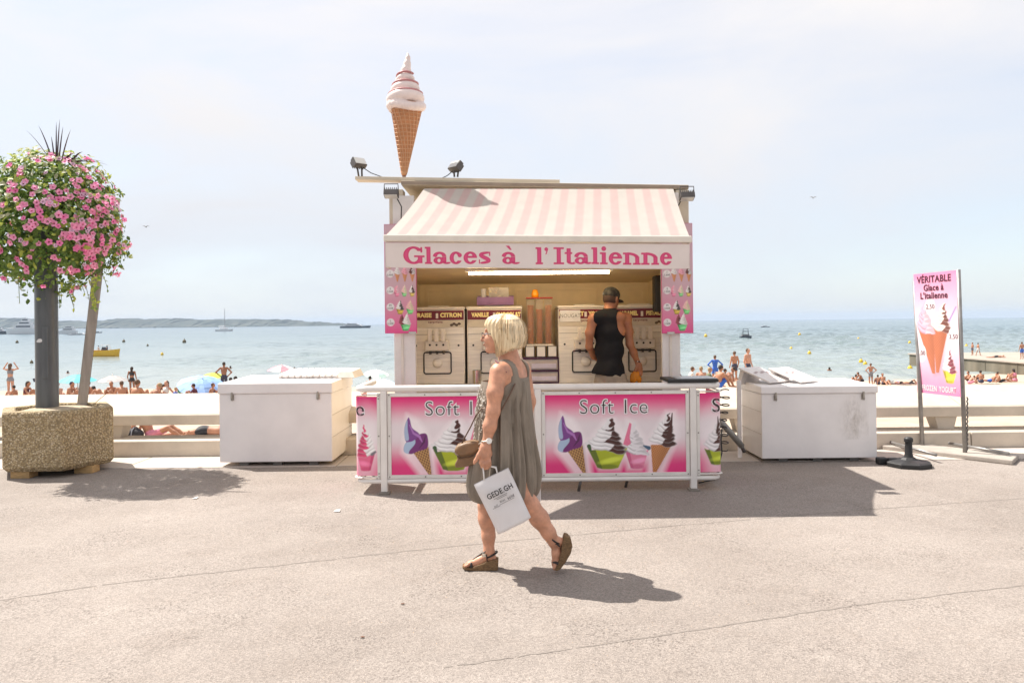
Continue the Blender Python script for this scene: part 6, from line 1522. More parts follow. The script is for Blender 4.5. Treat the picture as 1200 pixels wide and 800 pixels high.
# ---------------------------------------------------------------- the vendor at the machines
VD = 8.92
def Q(px, py, off=0.0): return P(px, py, VD + off)
skin_v = M('tanned skin', (.46, .20, .105), .5, var=.12, vscale=9, sss=.1)
vroot = thing('person', (Q(715, 500).x, VD, .22), 'vendor in black tank top and camouflage cap standing at the ice machines', 'person')
ya = math.radians(-24)    # looks to the right of straight ahead
vf = np.array((-math.sin(ya), math.cos(ya), 0)); vl = np.array((-math.cos(ya), -math.sin(ya), 0)); RV = np.stack([vf, vl, upz])
b = Body()
tor = [((713, 372), (.115, .205, .085)), ((714, 388), (.125, .185, .14)), ((714, 410), (.115, .158, .16)), ((714.5, 430), (.115, .152, .12)), ((716, 446), (.12, .168, .12))]
for (p, r) in tor: b.ell(Q(*p), r, RV, .05)
b.cap(Q(696, 373, -.07), Q(734, 372.5, .08), .062, .062, .05); b.cap(Q(713.5, 365, .0), Q(715, 355, .02), .062, .056, .03)
b.chain([Q(733.5, 373, .07), Q(736.5, 388, .04), Q(738, 403, .03), Q(742.5, 413, .06), Q(747, 424, .10)], [.058, .052, .042, .040, .029], .025)
b.chain([Q(695, 374, -.07), Q(691, 390, -.06), Q(690.5, 406, .0), Q(696, 417, .16), Q(702, 422, .26)], [.055, .048, .040, .038, .028], .025)
rh = lambda x, y, o=0.0: Q(x, y, .10 + o)
b.chain([rh(747, 424), rh(748.5, 428), rh(749.5, 432.5)], [.03, .036, .037], .012)
for k, (x, y) in enumerate(((746.2, 440.0), (748.2, 441.2), (750.2, 441.0), (752.2, 439.6))): b.chain([rh(746.8 + k * 1.7, 434.5, -.01), rh(x, y - 2.2, -.035), rh(x - .4, y, -.02), rh(x - .8, y - .6, .004)], [.0115, .0105, .0095, .009], .006)
b.chain([rh(746.0, 429.5, -.02), rh(744.0, 434.0, -.035), rh(743.6, 437, -.03)], [.015, .012, .010], .008)
lh = lambda x, y, o=0.0: Q(x, y, .26 + o)
b.chain([lh(702, 422), lh(706, 424, .04)], [.03, .036], .012)
for k in range(4): b.chain([lh(707, 421 + k * 1.6, .07), lh(709, 421 + k * 1.6, .11), lh(710, 422 + k * 1.6, .13)], [.011, .010, .009], .006)
b.chain([lh(704, 420, .03), lh(706, 417, .06)], [.014, .010], .008)
# legs (behind the barrier), knees and feet on the kiosk floor
for sg in (-1, 1):
    hip = np.array(Q(716, 450)) - vl * .0 + vl * sg * .09; kn = np.array((hip[0], hip[1] + .02, .72)); an = np.array((hip[0], hip[1] - .02, .30))
    b.chain([hip, kn, (kn + an) / 2 + np.array((0, -.02, .05)), an], [.095, .062, .058, .042], .04); b.chain([an, an + np.array((0, -.03, -.035)), an + vf * .14 + np.array((0, 0, -.045))], [.042, .04, .03], .03)
# head turned to the right and bent forward
hy = math.radians(-42); hf = np.array((-math.sin(hy) * .97, math.cos(hy) * .97, -.22)); hf /= np.linalg.norm(hf); hl = np.cross(upz, hf); hl /= np.linalg.norm(hl); hu = np.cross(hf, hl); RH = np.stack([hf, hl, hu])
HC = np.array(Q(716.3, 349.5, .03)); hp = lambda f_, l_, u_: HC + hf * f_ + hl * l_ + hu * u_
b.ell(HC, (.098, .077, .108), RH, .02); b.ell(hp(.035, 0, -.055), (.066, .058, .068), RH, .03); b.ell(hp(.08, 0, -.10), (.026, .028, .022), RH, .02)
b.chain([hp(.098, 0, .0), hp(.122, 0, -.035)], [.011, .014], .012); b.ell(hp(.102, 0, -.068), (.012, .026, .012), RH, .01)
for sg in (-1, 1): b.ell(hp(-.006, sg * .080, -.012), (.022, .011, .033), RH, .008); b.ell(hp(.106, sg * .032, -.002), (.014, .017, .011), RH, .006, sub=True)
link_mesh('body', b.mesh('body', .0085), skin_v, vroot)
for sg in (-1, 1): s = MB(); s.ball(hp(.089, .031 * sg, -.002), .0125, 10, 6); s.obj('eye', M('eye white dark', (.35, .30, .28), .3), vroot, smooth=True)
hb = Body(); hb.ell(hp(-.012, 0, -.01), (.098, .081, .085), RH, .02); hb.ell(hp(.09, 0, -.06), (.095, .2, .09), RH, .01, sub=True); hb.ell(hp(-.05, 0, -.13), (.12, .2, .065), RH, .01, sub=True)
link_mesh('hair', hb.mesh('hair', .007), M('dark stubble hair', (.07, .035, .022), .8), vroot)
# cap
camo = M('camouflage cloth', (.022, .021, .018), .85, col2=(.075, .066, .05), vscale=28, lo=.48, hi=.56, bump=.2)
cp = thing('cap', hp(0, 0, .09), 'dark camouflage baseball cap worn by the vendor', 'cap')
cb = Body(); cb.ell(hp(-.006, 0, .042), (.112, .090, .085), RH, .02); cb.ell(hp(0, 0, -.085), (.2, .2, .095), RH, .008, sub=True)
link_mesh('crown', cb.mesh('crown', .006), camo, cp)
vs_ = []; n_ = 14
for i in range(n_ + 1):
    a = -1.15 + 2.3 * i / n_
    for (r, dz) in ((.10, .016), (.145, .010), (.183 - .03 * (a / 1.15) ** 2, -.006)): vs_.append(hp(-.006 + r * math.cos(a) * 1.0, .088 / .10 * r * math.sin(a) * .92, dz - .02 * (a / 1.15) ** 2))
fs_ = []
for i in range(n_):
    for j in (0, 1): k = i * 3 + j; fs_.append((k, k + 1, k + 4, k + 3))
s = MB(); s.add(vs_, fs_); o = s.obj('brim', camo, cp, smooth=True); thicken(o, .005)
s = MB(); s.ball(hp(-.098, .045, .03), .010, 8, 5); s.obj('emblem', M('cap emblem', (.5, .5, .48), .5), cp)
# tank top
blk = M('black jersey', (.007, .0065, .008), .9, var=.3, vscale=7, bump=.3, bscale=14)
tb = Body()
for (p, r) in tor: tb.ell(Q(*p), tuple(x + .011 for x in r), RV, .05)
tb.ell(Q(711, 436), (.130, .176, .10), RV, .06); tb.cap(Q(697, 373, -.07), Q(733, 372.5, .08), .070, .070, .05); tb.cap(Q(713.5, 367, .0), Q(714.5, 360, .02), .073, .066, .03)
S0 = np.array(Q(713.5, 375)); ztop = Q(714, 361.5).z
def tank_mod(D, X, Y, Z):
    t = (X - S0[0]) * vl[0] + (Y - S0[1]) * vl[1]; z = Z - S0[2]
    lim = np.where(z > -.18, .118 + np.clip(-(z + .02), 0, .2) ** 2 * 2.2, 1.0)      # racer back arm holes
    bot = S0[2] - .60 - .04 * np.cos(t * 8 + 1.2) - .06 * np.clip(t * 3, -.2, .6)
    neck = Z - (ztop + .0 + .06 * np.abs(t))
    wr = .004 * np.sin(t * 40 + Z * 18) * np.clip((-.2 - z) * 3, 0, 1)
    return np.maximum(np.maximum(D + wr, np.abs(t) - lim), np.maximum(bot - Z, neck)).astype(np.float32)
link_mesh('tank_top', tb.mesh('tank_top', .008, tank_mod), blk, vroot)
# shorts
sb = Body(); sb.ell(Q(716, 441), (.135, .178, .09), RV, .04); sb.ell(Q(716, 452), (.135, .185, .12), RV, .04)
for sg in (-1, 1):
    hip = np.array(Q(716, 452)) + vl * sg * .095; sb.chain([hip, np.array((hip[0], hip[1] + .02, .70))], [.112, .10], .04)
def sh_mod(D, X, Y, Z): return np.maximum(D + .004 * np.sin(X * 60 + Z * 25), np.maximum(Z - Q(716, 437).z, .68 - Z)).astype(np.float32)
link_mesh('shorts', sb.mesh('shorts', .009, sh_mod), M('khaki cotton', (.38, .31, .235), .85, var=.15, vscale=6, bump=.3, bscale=25), vroot)
# bracelets and the orange cloth
t = thing('bead_bracelet', rh(747, 424), 'black and white bead bracelet on the right wrist of the vendor', 'bracelet')
for k in range(16):
    a = 2 * math.pi * k / 16; s = MB(); s.ball(rh(746.6, 423.0) + Vector((.034 * math.cos(a), .034 * math.sin(a), -.012 * math.cos(a))), .0085, 8, 5); s.obj('bead', [black_pl, white_paint][k % 3 == 0], t)
og = M('orange rubber', (.80, .29, .015), .5)
cb = Body(); cb.ell(rh(743.5, 441, -.03), (.045, .03, .06), None, .02); cb.ell(rh(741.8, 444.5, -.03), (.034, .03, .045), None, .02); cb.chain([rh(747.5, 437, -.03), rh(749, 444, -.03), rh(749.5, 449, -.03)], [.02, .022, .016], .015)
tag(link_mesh('orange_cloth', cb.mesh('orange_cloth', .008, lambda D, X, Y, Z: (D + .003 * np.sin(X * 150)).astype(np.float32)), og), 'bright orange cloth hanging from the right hand of the vendor', 'cloth')
# ---------------------------------------------------------------- people on the beach, parasols, boats, buoys
SK = [M('beach skin fair', (.50, .27, .185), .6, sss=0), M('beach skin tan', (.40, .19, .11), .6), M('beach skin brown', (.27, .125, .075), .6)]
HR = [M('hair dark', (.03, .02, .015), .7), M('hair brown', (.10, .055, .03), .7), M('hair fair', (.32, .22, .12), .7), M('hair grey', (.3, .28, .26), .7)]
CLO = {k: M('swim ' + k, v, .7) for k, v in dict(black=(.02, .02, .024), navy=(.03, .035, .07), blue=(.03, .12, .5), grey=(.20, .21, .24), white=(.6, .58, .56), red=(.42, .05, .06), pink=(.62, .22, .30), maroon=(.10, .02, .035), olive=(.13, .14, .08), green=(.06, .2, .12), teal=(.06, .3, .36), yellow=(.6, .45, .06)).items()}
def pose(kind):
    """joints of a 1.72 m figure facing +y, feet or seat on z = 0"""
    J = {}
    if kind in ('stand', 'akimbo', 'walk', 'arms_up', 'phone'):
        J = dict(pel=(0, 0, .94), chest=(0, 0, 1.27), neck=(0, .0, 1.46), head=(0, .02, 1.60), sh=(.175, 0, 1.40), el=(.25, -.02, 1.13), wr=(.25, .07, .90), hip=(.09, 0, .90), kn=(.105, .03, .49), an=(.11, 0, .08), to=(.13, .15, .03))
        if kind == 'akimbo': J.update(el=(.42, -.05, 1.17), wr=(.21, .02, .98))
        if kind == 'phone': J.update(el=(.27, .05, 1.15), wr=(.14, .22, 1.36))
        if kind == 'arms_up': J.update(el=(.36, .05, 1.45), wr=(.20, .05, 1.68))
    elif kind == 'sit':        # knees drawn up
        J = dict(pel=(0, 0, .13), chest=(0, .06, .44), neck=(0, .12, .62), head=(0, .16, .76), sh=(.17, .10, .56), el=(.24, .26, .34), wr=(.13, .42, .42), hip=(.09, .04, .12), kn=(.12, .42, .48), an=(.11, .62, .08), to=(.12, .78, .04))
    elif kind == 'sit_back':   # leaning on the arms, legs out
        J = dict(pel=(0, 0, .12), chest=(0, -.13, .42), neck=(0, -.18, .60), head=(0, -.17, .75), sh=(.17, -.18, .54), el=(.25, -.34, .32), wr=(.25, -.46, .06), hip=(.09, .05, .12), kn=(.12, .45, .30), an=(.12, .80, .07), to=(.13, .86, .18))
    elif kind == 'bend':       # sitting bent far forward
        J = dict(pel=(0, 0, .14), chest=(0, .20, .40), neck=(0, .34, .50), head=(0, .44, .56), sh=(.17, .30, .48), el=(.27, .42, .24), wr=(.14, .58, .20), hip=(.10, .05, .12), kn=(.22, .42, .28), an=(.08, .60, .07), to=(.05, .72, .05))
    elif kind == 'lie':        # on the front, head on the arms
        J = dict(pel=(0, 0, .14), chest=(0, -.34, .13), neck=(0, -.54, .15), head=(.02, -.68, .15), sh=(.17, -.48, .12), el=(.36, -.66, .06), wr=(.14, -.80, .05), hip=(.09, .05, .12), kn=(.10, .47, .07), an=(.11, .88, .06), to=(.12, 1.0, .03))
    elif kind == 'lie_up':     # on the back, one knee up
        J = dict(pel=(0, 0, .11), chest=(0, -.34, .13), neck=(0, -.55, .13), head=(0, -.70, .14), sh=(.17, -.48, .12), el=(.26, -.26, .07), wr=(.24, -.02, .06), hip=(.09, .05, .11), kn=(.11, .40, .36), an=(.11, .66, .07), to=(.12, .80, .05))
    elif kind == 'lounge':     # propped on elbows
        J = dict(pel=(0, 0, .12), chest=(0, -.30, .30), neck=(0, -.46, .42), head=(0, -.50, .57), sh=(.18, -.42, .37), el=(.22, -.46, .07), wr=(.2, -.2, .05), hip=(.09, .05, .12), kn=(.10, .45, .16), an=(.11, .85, .07), to=(.12, .93, .16))
    elif kind == 'crouch':
        J = dict(pel=(0, -.12, .42), chest=(0, .05, .72), neck=(0, .18, .88), head=(0, .26, .99), sh=(.17, .14, .82), el=(.22, .28, .56), wr=(.10, .42, .40), hip=(.09, -.08, .40), kn=(.12, .26, .48), an=(.11, .02, .08), to=(.12, .2, .03))
    return J
def bather(px, d, kind, face, skin, hair, bottom, label, top=None, scale=1.0, z=None, female=False, hat=None, dx=0.0, turn=0.0):
    x = P(px, 440, d).x + dx; zg = (beach_z(x, d) if z is None else z)
    J = pose(kind); c_, s_ = math.cos(face), math.sin(face)
    def w(p, sg=1): q = (p[0] * sg * scale, p[1] * scale, p[2] * scale); return np.array((x + q[0] * c_ - q[1] * s_, d + q[0] * s_ + q[1] * c_, zg + q[2]))
    k = scale; b = Body(); R = np.array(((c_, s_, 0), (-s_, c_, 0), (0, 0, 1.0)))
    sw = .88 if female else 1.0
    mt = 3 if top else 0; mb_ = 2
    mid = tuple((np.array(J['pel']) + np.array(J['chest'])) / 2)
    lying = kind in ('lie', 'lie_up'); flat = (.105, .15, .12)
    def eb(p, r, m):   # trunk lumps: r = across, front-back, up
        b.ell(w(p), np.array(r) * k, R, .05 * k, m)
    if lying: eb(J['pel'], (.155 , .16, .105), mb_); eb(mid, (.135 * sw, .16, .095), mt if not female else 0); eb(J['chest'], (.165 * sw, .18, .105), mt)
    else: eb(J['pel'], (.155, .115, .13), mb_); eb(mid, (.135 * sw, .10, .15), mt if not female else 0); eb(J['chest'], (.165 * sw, .105, .155), mt)
    shl, shr = tuple(J['sh']), tuple(J['sh'])
    b.cap(w(J['sh']), w(J['sh'], -1), .052 * k, .052 * k, .05 * k, mt if top and not female else 0)
    b.cap(w(J['neck']), w(J['head']), .052 * k, .052 * k, .03 * k, 0)
    b.ell(w(J['head']), np.array((.076, .092, .108)) * k, R, .02 * k, 0)
    hd = np.array(J['head']); b.ell(w((hd[0], hd[1] - .022, hd[2] + .022)), np.array((.084, .092, .100)) * k, R, .005 * k, 1)
    b.ell(w((hd[0], hd[1] + .088, hd[2] - .018)), np.array((.016, .022, .022)) * k, R, .012 * k, 0)      # nose
    if female: b.cap(w((hd[0], hd[1] - .06, hd[2])), w((hd[0], hd[1] - .085, hd[2] - .20)), .07 * k, .05 * k, .03 * k, 1)
    for sg in (-1, 1):
        b.chain([w(J['sh'], sg), w(J['el'], sg), w(J['wr'], sg)], [.05 * k * sw, .040 * k * sw, .027 * k], .02 * k, mt if top and not female else 0)
        e, r_ = np.array(J['el']), np.array(J['wr']); h_ = r_ + (r_ - e) / np.linalg.norm(r_ - e) * .09; b.cap(w(r_, sg), w(h_, sg), .034 * k, .026 * k, .015 * k, 0)
        kn = np.array(J['kn'], float); an = np.array(J['an'], float); to = np.array(J['to'], float)
        if kind == 'walk': o_ = sg * .16; kn[1] += o_ * .8; an[1] += o_ * 1.5; to[1] += o_ * 1.5
        if kind == 'lie_up' and sg > 0: kn = np.array((.10, .47, .09)); an = np.array((.11, .90, .06)); to = np.array((.12, .95, .16))
        hp_ = np.array(J['hip']); th = hp_ + (kn - hp_) * (.55 if not female else .12)
        b.cap(w(hp_, sg), w(th, sg), .088 * k, .076 * k, .03 * k, mb_); b.cap(w(th, sg), w(kn, sg), .074 * k, .056 * k, .03 * k, 0)
        b.chain([w(kn, sg), w(kn * .55 + an * .45, sg), w(an, sg)], [.053 * k, .053 * k, .036 * k], .02 * k, 0); b.cap(w(an, sg), w(to, sg), .036 * k, .026 * k, .02 * k, 0)
    me = b.mesh('person', .020 * k if d < 60 else .026 * k)
    for m in (SK[skin], HR[hair] if hat is None else CLO[hat], CLO[bottom], CLO[top] if top else SK[skin]): me.materials.append(m)
    me['local'] = 1
    me.transform(Matrix.Translation((-x, -d, -zg)))
    o = bpy.data.objects.new('person', me); COL.objects.link(o); o.location = (x, d, zg)
    return tag(o, label, 'person', 'bathers on the beach')
AWAY = 0.0; CAM = math.pi; LEFT = math.pi / 2; RIGHT = -math.pi / 2
JZ = -3.098
def towel(px, d, w_, l_, yaw, colr, label):
    x = P(px, 440, d).x; v = []; f = []; n = 6
    for j in range(n + 1):
        for i in range(n + 1):
            u_, v_ = (i / n - .5) * w_, (j / n - .5) * l_; X, Y = x + u_ * math.cos(yaw) - v_ * math.sin(yaw), d + u_ * math.sin(yaw) + v_ * math.cos(yaw); v.append((X, Y, beach_z(X, Y) + .05 + .012 * math.sin(i * 2 + j)))
    for j in range(n):
        for i in range(n): a = j * (n + 1) + i; f.append((a, a + 1, a + n + 2, a + n + 1))
    s = MB(); s.add(v, f); o = s.obj('towel', CLO[colr]); thicken(o, .02); tag(o, label, 'towel', 'beach towels')
def parasol(px, d, r, py_rim, tilt, tdir, c1, c2, label):
    c = P(px, py_rim, d); zg = beach_z(c.x, d); t = thing('parasol', (c.x, d, zg), label, 'parasol', 'parasols on the beach')
    R = Matrix.Translation(c) @ Matrix.Rotation(tdir, 4, 'Z') @ Matrix.Rotation(tilt, 4, 'X'); n = 16; h = r * .36
    m1 = M('parasol ' + label[:18], c1, .7, var=.06); m2 = M('parasol b ' + label[:18], c2, .7, var=.06); s = MB(); rows = 5
    vs_ = [R @ Vector((0, 0, h))]; fs_ = []; mi = []
    for i in range(1, rows + 1):
        u_ = i / rows
        for j in range(n): a = 2 * math.pi * j / n; dip = -.03 * r * (1 if j % 2 else 0) * u_; vs_.append(R @ Vector((r * u_ * math.cos(a), r * u_ * math.sin(a), h * (1 - u_ ** 1.7) + dip)))
    for j in range(n):
        s.mat((j // 2) % 2); s.add([vs_[0], vs_[1 + j], vs_[1 + (j + 1) % n]], [(0, 1, 2)])
        for i in range(rows - 1): a = 1 + i * n; s.add([vs_[a + j], vs_[a + n + j], vs_[a + n + (j + 1) % n], vs_[a + (j + 1) % n]], [(0, 1, 2, 3)])
    o = s.obj('canopy', [m1, m2], t, smooth=False); thicken(o, .008)
    s = MB(); s.tube([R @ Vector((0, 0, h + .08)), R @ Vector((0, 0, -.3)), Vector((c.x, d, zg - .1))], .02, 8); s.obj('pole', white_paint, t, smooth=True)
    for j in range(0, n, 2): a = 2 * math.pi * j / n; s = MB(); s.tube([R @ Vector((0, 0, h * .72)), R @ Vector((r * .97 * math.cos(a), r * .97 * math.sin(a), h * .03 - .02))], .008, 4); s.obj('rib', white_paint, t)
parasol(91, 36, .78, 446, .06, .3, (.10, .50, .58), (.13, .55, .62), 'turquoise parasol behind the leaning post')
parasol(132, 37, .66, 446, .05, .0, (.40, .38, .37), (.44, .42, .41), 'grey parasol right of the leaning post')
parasol(236, 34, .98, 452, .42, .55, (.26, .42, .74), (.30, .47, .80), 'light blue tilted parasol left of the clean chest')
parasol(249, 58, .86, 441.5, .10, 0, (.50, .72, .05), (.55, .78, .08), 'lime green parasol behind the blue one')
parasol(330, 50, .88, 433.5, .05, .2, (.70, .24, .28), (.66, .62, .62), 'pink and white parasol above the clean chest')
parasol(303, 46, .95, 449, .04, .2, (.56, .55, .56), (.60, .59, .60), 'pale grey parasol half hidden by the clean chest')
parasol(441, 60, .95, 438.5, .22, .4, (.46, .62, .56), (.62, .66, .62), 'pale green parasol between clean chest and kiosk post')
parasol(446, 40, 1.0, 452, .12, .2, (.44, .58, .68), (.50, .62, .70), 'pale blue parasol just above the left end of the barrier')
# left group
bather(12, 38, 'arms_up', AWAY, 0, 1, 'grey', 'bikini bather standing with raised arms at the far left edge', female=True, top='grey', scale=.97)
bather(19, 35, 'sit', LEFT, 1, 0, 'black', 'child sitting beside the bather with raised arms', scale=.8)
bather(29, 35, 'sit', RIGHT, 1, 0, 'maroon', 'bather in maroon sitting left of the dark post', top='maroon', female=True)
bather(70, 34, 'sit_back', AWAY, 0, 1, 'navy', 'bather leaning back just right of the dark post')
bather(80, 33.5, 'sit', RIGHT, 1, 0, 'black', 'bather with dark cap under the turquoise parasol', hat='navy')
bather(107, 34, 'sit', LEFT, 1, 0, 'red', 'dark haired bather sitting right of the leaning post')
bather(121, 33.5, 'bend', LEFT, 1, 0, 'grey', 'bather bending forward below the grey parasol')
bather(143, 33, 'sit', AWAY + .6, 1, 1, 'grey', 'bather sitting with bare back right of the grey parasol')
bather(154.5, 41, 'stand', AWAY, 2, 0, 'black', 'dark bather in black standing behind the broad backed man', female=True, top='black', scale=.86)
bather(157, 29.5, 'sit', AWAY - .3, 1, 1, 'navy', 'broad backed man sitting on the sand, largest left of the blue parasol', scale=1.15)
bather(191, 33, 'sit_back', CAM - .4, 0, 1, 'black', 'bather sitting upright between the broad man and the blue parasol', female=True, top='white')
bather(203, 32, 'sit', RIGHT, 0, 2, 'blue', 'fair bather with blue towel lying against the blue parasol', top='blue', scale=.72)
bather(230, 33, 'sit', LEFT, 1, 0, 'maroon', 'bather in shade under the blue parasol, left one', scale=.85, top='maroon')
bather(246, 33.5, 'sit', RIGHT, 1, 1, 'pink', 'bather in shade under the blue parasol, right one', scale=.85)
bather(262.5, 42, 'akimbo', AWAY, 2, 0, 'navy', 'tanned man standing right of the lime green parasol')
bather(269, 38, 'sit', AWAY, 2, 0, 'black', 'dark haired head showing just left of the clean chest', scale=1.0)
bather(274.5, 37, 'sit', AWAY, 1, 0, 'black', 'second dark head beside the clean chest corner', scale=1.08)
bather(323, 55, 'bend', RIGHT, 1, 0, 'yellow', 'bather in yellow bending under the pink and white parasol', top='yellow', scale=1.1)
bather(433, 40, 'sit', AWAY, 1, 0, 'black', 'dark haired bather between clean chest and barrier', scale=.95)
# seen through the slot of the wall
bather(238, 17.6, 'lie', LEFT * 1.0 + math.pi - math.radians(180), 1, 1, 'black', 'sunbather lying face down seen through the slot in the wall', female=True, scale=1.05, z=beach_z(-6.8, 17.6) + .02)
bather(176, 17.2, 'sit_back', RIGHT, 1, 1, 'pink', 'bather in pink sitting behind a bag seen through the wall slot', scale=.9)
towel(225, 17.6, 2.0, .9, 0, 'white', 'pale towel under the sunbather behind the wall slot')
t = thing('beach_bag', P(152, 504, 17.0), 'dark grey striped beach bag lying on the sand behind the wall slot', 'bag')
c = P(153, 505, 17.0); bz = beach_z(c.x, 17.0); bb = Body(); bb.ell((c.x, 17.0, bz + .14), (.28, .17, .15), None, .03); bb.ell((c.x - .15, 17.0, bz + .13), (.14, .17, .14), None, .03); link_mesh('bag_body', bb.mesh('bag_body', .02), CLO['black'], t)
for k in range(3): s = MB(); s.tube([(c.x - .18 + k * .14 + .17 * 0, 17.0 + .18 * math.cos(a), bz + .14 + .158 * math.sin(a)) for a in [2 * math.pi * j / 14 for j in range(15)]], .012, 5, cap=False); s.obj('stripe', CLO['grey'], t)
# right group
bather(797.5, 34, 'sit', LEFT, 1, 0, 'maroon', 'dark haired child at the right kiosk post', top='maroon', scale=1.0)
bather(822.5, 34, 'sit', AWAY, 0, 2, 'olive', 'fair haired bather sitting above the black lid, left of two', scale=.98)
bather(828, 33, 'sit', RIGHT, 0, 2, 'olive', 'fair haired bather sitting above the black lid, right of two', top='olive', scale=.96)
towel(814, 30, .9, .6, .3, 'white', 'striped white towel above the black lid')
bather(838, 46, 'akimbo', AWAY, 1, 1, 'blue', 'person in long blue swim shirt standing hands on hips', top='blue', scale=1.0)
bather(841, 31.5, 'sit', RIGHT + .4, 1, 0, 'blue', 'bare chested man sitting in front of the blue swim shirt', scale=1.08)
bather(853.5, 45, 'sit_back', RIGHT, 2, 0, 'olive', 'bather in dark clothes sitting in a low seat near the standing man', top='olive', scale=1.0)
bather(861, 44, 'stand', AWAY + .3, 1, 1, 'navy', 'man in navy trunks standing left of the stained chest', scale=1.02)
bather(876.5, 33, 'stand', CAM + .7, 0, 1, 'navy', 'young man standing right behind the stained chest corner', scale=.93)
bather(850, 42, 'lie', RIGHT, 1, 0, 'red', 'sunbather lying at the feet of the man in navy trunks')
bather(992, 65, 'lounge', LEFT, 0, 1, 'pink', 'bather propped up just above the stained chest lid', scale=1.0)
bather(1009, 62, 'crouch', LEFT, 2, 0, 'black', 'crouching dark haired bather left of the man in grey shorts', scale=.98)
bather(1020.5, 64, 'akimbo', AWAY, 1, 1, 'grey', 'man in grey shorts standing with his back turned by the water', scale=1.03)
bather(1029.5, 65, 'sit', AWAY, 2, 0, 'navy', 'dark bather sitting right of the man in grey shorts', scale=.95)
bather(1035.5, 64, 'sit_back', CAM, 1, 0, 'navy', 'bather sitting upright facing the promenade near grey shorts man', scale=1.1)
for k, (px, d, ps, fc, sk_, cl_, lb) in enumerate(((1046, 66, 'lie_up', LEFT, 1, 'white', 'sunbather lying left of the sign, farthest from it'), (1056, 67, 'lie', RIGHT, 0, 'navy', 'sunbather in navy lying in the middle of the row left of the sign'), (1066, 65, 'lie_up', RIGHT, 1, 'black', 'sunbather lying right against the sign post'))): bather(px, d, ps, fc, sk_, 0, cl_, lb, top='blue' if k == 1 else None, female=k == 1)
towel(1050, 65, 2.0, 1.0, .1, 'navy', 'navy towel among the sunbathers left of the sign'); towel(1062, 64, 1.8, .9, -.1, 'maroon', 'maroon towel next to the sign post')
bather(1137, 66, 'sit', LEFT, 1, 0, 'black', 'bather sitting right of the sign, nearer the sign', scale=1.15); bather(1135.5, 63, 'bend', RIGHT, 0, 0, 'pink', 'bather bending low right of the sign post', scale=1.0)
bather(1150, 65, 'sit', AWAY - .2, 1, 0, 'navy', 'bare backed man in navy shorts sitting right of the sign', scale=1.2)
bather(1178, 66, 'lie_up', RIGHT, 0, 1, 'white', 'sunbather lying stretched out near the right edge'); bather(1190, 66, 'sit', AWAY + .3, 1, 0, 'pink', 'bather in pink sitting at the right edge below the jetty', female=True, top='pink', scale=1.25)
towel(1160, 60, 1.2, .8, .2, 'black', 'black towel beside the bare backed man')
# more of the crowd
bather(48, 34, 'sit_back', LEFT, 1, 1, 'teal', 'bather in teal half hidden by the dark post', top='teal', female=True)
bather(98, 38, 'lounge', RIGHT, 2, 0, 'black', 'bather propped up behind the leaning post', scale=1.1)
bather(132, 35, 'sit', CAM, 1, 1, 'red', 'bather in red facing the promenade under the grey parasol', scale=.95)
bather(170, 33, 'lounge', LEFT, 0, 2, 'white', 'fair bather propped up right of the broad backed man', scale=1.15)
bather(180, 35, 'bend', RIGHT, 2, 0, 'navy', 'dark bather bending between broad man and seated bather', scale=1.0)
bather(212, 35, 'sit', AWAY, 1, 0, 'green', 'bather in green left of the blue parasol edge', top='green', scale=.9)
bather(808, 36, 'sit', RIGHT, 1, 1, 'white', 'bather with pale top sitting left of the two fair haired ones', top='white', scale=.95)
bather(846, 39, 'lounge', LEFT, 2, 0, 'black', 'dark bather propped up beside the man in navy trunks', scale=1.1)
bather(1001, 65, 'sit', RIGHT, 1, 0, 'red', 'bather in red sitting left of the crouching one', scale=1.0)
bather(1110, 60, 'sit', AWAY, 1, 0, 'teal', 'bather in teal seen behind the sign board', scale=1.0, top='teal')
bather(1160, 67, 'lounge', LEFT, 1, 1, 'blue', 'bather propped up between bare backed man and jetty', scale=1.15)
bather(1172, 65, 'sit_back', RIGHT, 1, 0, 'black', 'bather leaning back near the right edge in front of the stretched sunbather', scale=1.05)
# on the jetty
bather(1140, 99, 'stand', LEFT, 1, 0, 'navy', 'person standing on the jetty, left of the pair', z=JZ, scale=.92); bather(1146.5, 97, 'walk', RIGHT, 1, 0, 'white', 'person in white shorts standing on the jetty, right of the pair', z=JZ, scale=.92)
bather(1168, 92, 'lie', LEFT, 0, 2, 'black', 'sunbather lying on the jetty deck', z=JZ, scale=1.15); bather(1198, 88, 'stand', AWAY, 1, 1, 'blue', 'man in bright blue shorts standing on the jetty at the right edge', z=JZ, scale=1.12)
# swimmers: heads in the water
hm_ = HR[0]
def swimmer(px, py, label):
    d = 6.2 * F / (py - (HY - (px - 600) * math.tan(ROLL))); q = P(px, py, d); t = thing('person', (q.x, d, SEA_Z), label, 'person', 'swimmers')
    b = Body(); b.ell((q.x, d, SEA_Z + .16), (.13, .14, .17), None, .03, 0); b.cap((q.x - .2, d, SEA_Z - .06), (q.x + .2, d, SEA_Z - .06), .09, .09, .05, 1)
    me = b.mesh('body', .04); [me.materials.append(m) for m in (HR[0], SK[1])]; link_mesh('body', me, None, t)
swimmer(227, 445, 'swimmer head near the beach above the blue parasol'); swimmer(972, 433, 'swimmer head right of the boards on the stained chest'); swimmer(79.5, 437, 'swimmer head above the turquoise parasol'); swimmer(270, 431, 'swimmer head right of the lime parasol'); swimmer(345, 432.5, 'swimmer on the pink float')
q = P(343, 434.5, 105); s = MB(); s.tube([(q.x + .9 * math.cos(a), 105 + .5 * math.sin(a), SEA_Z + .12) for a in [2 * math.pi * k / 18 for k in range(19)]], .16, 8, cap=False); tag(s.obj('float_ring', CLO['pink'], smooth=True), 'pink inflatable float on the water above the clean chest', 'float')
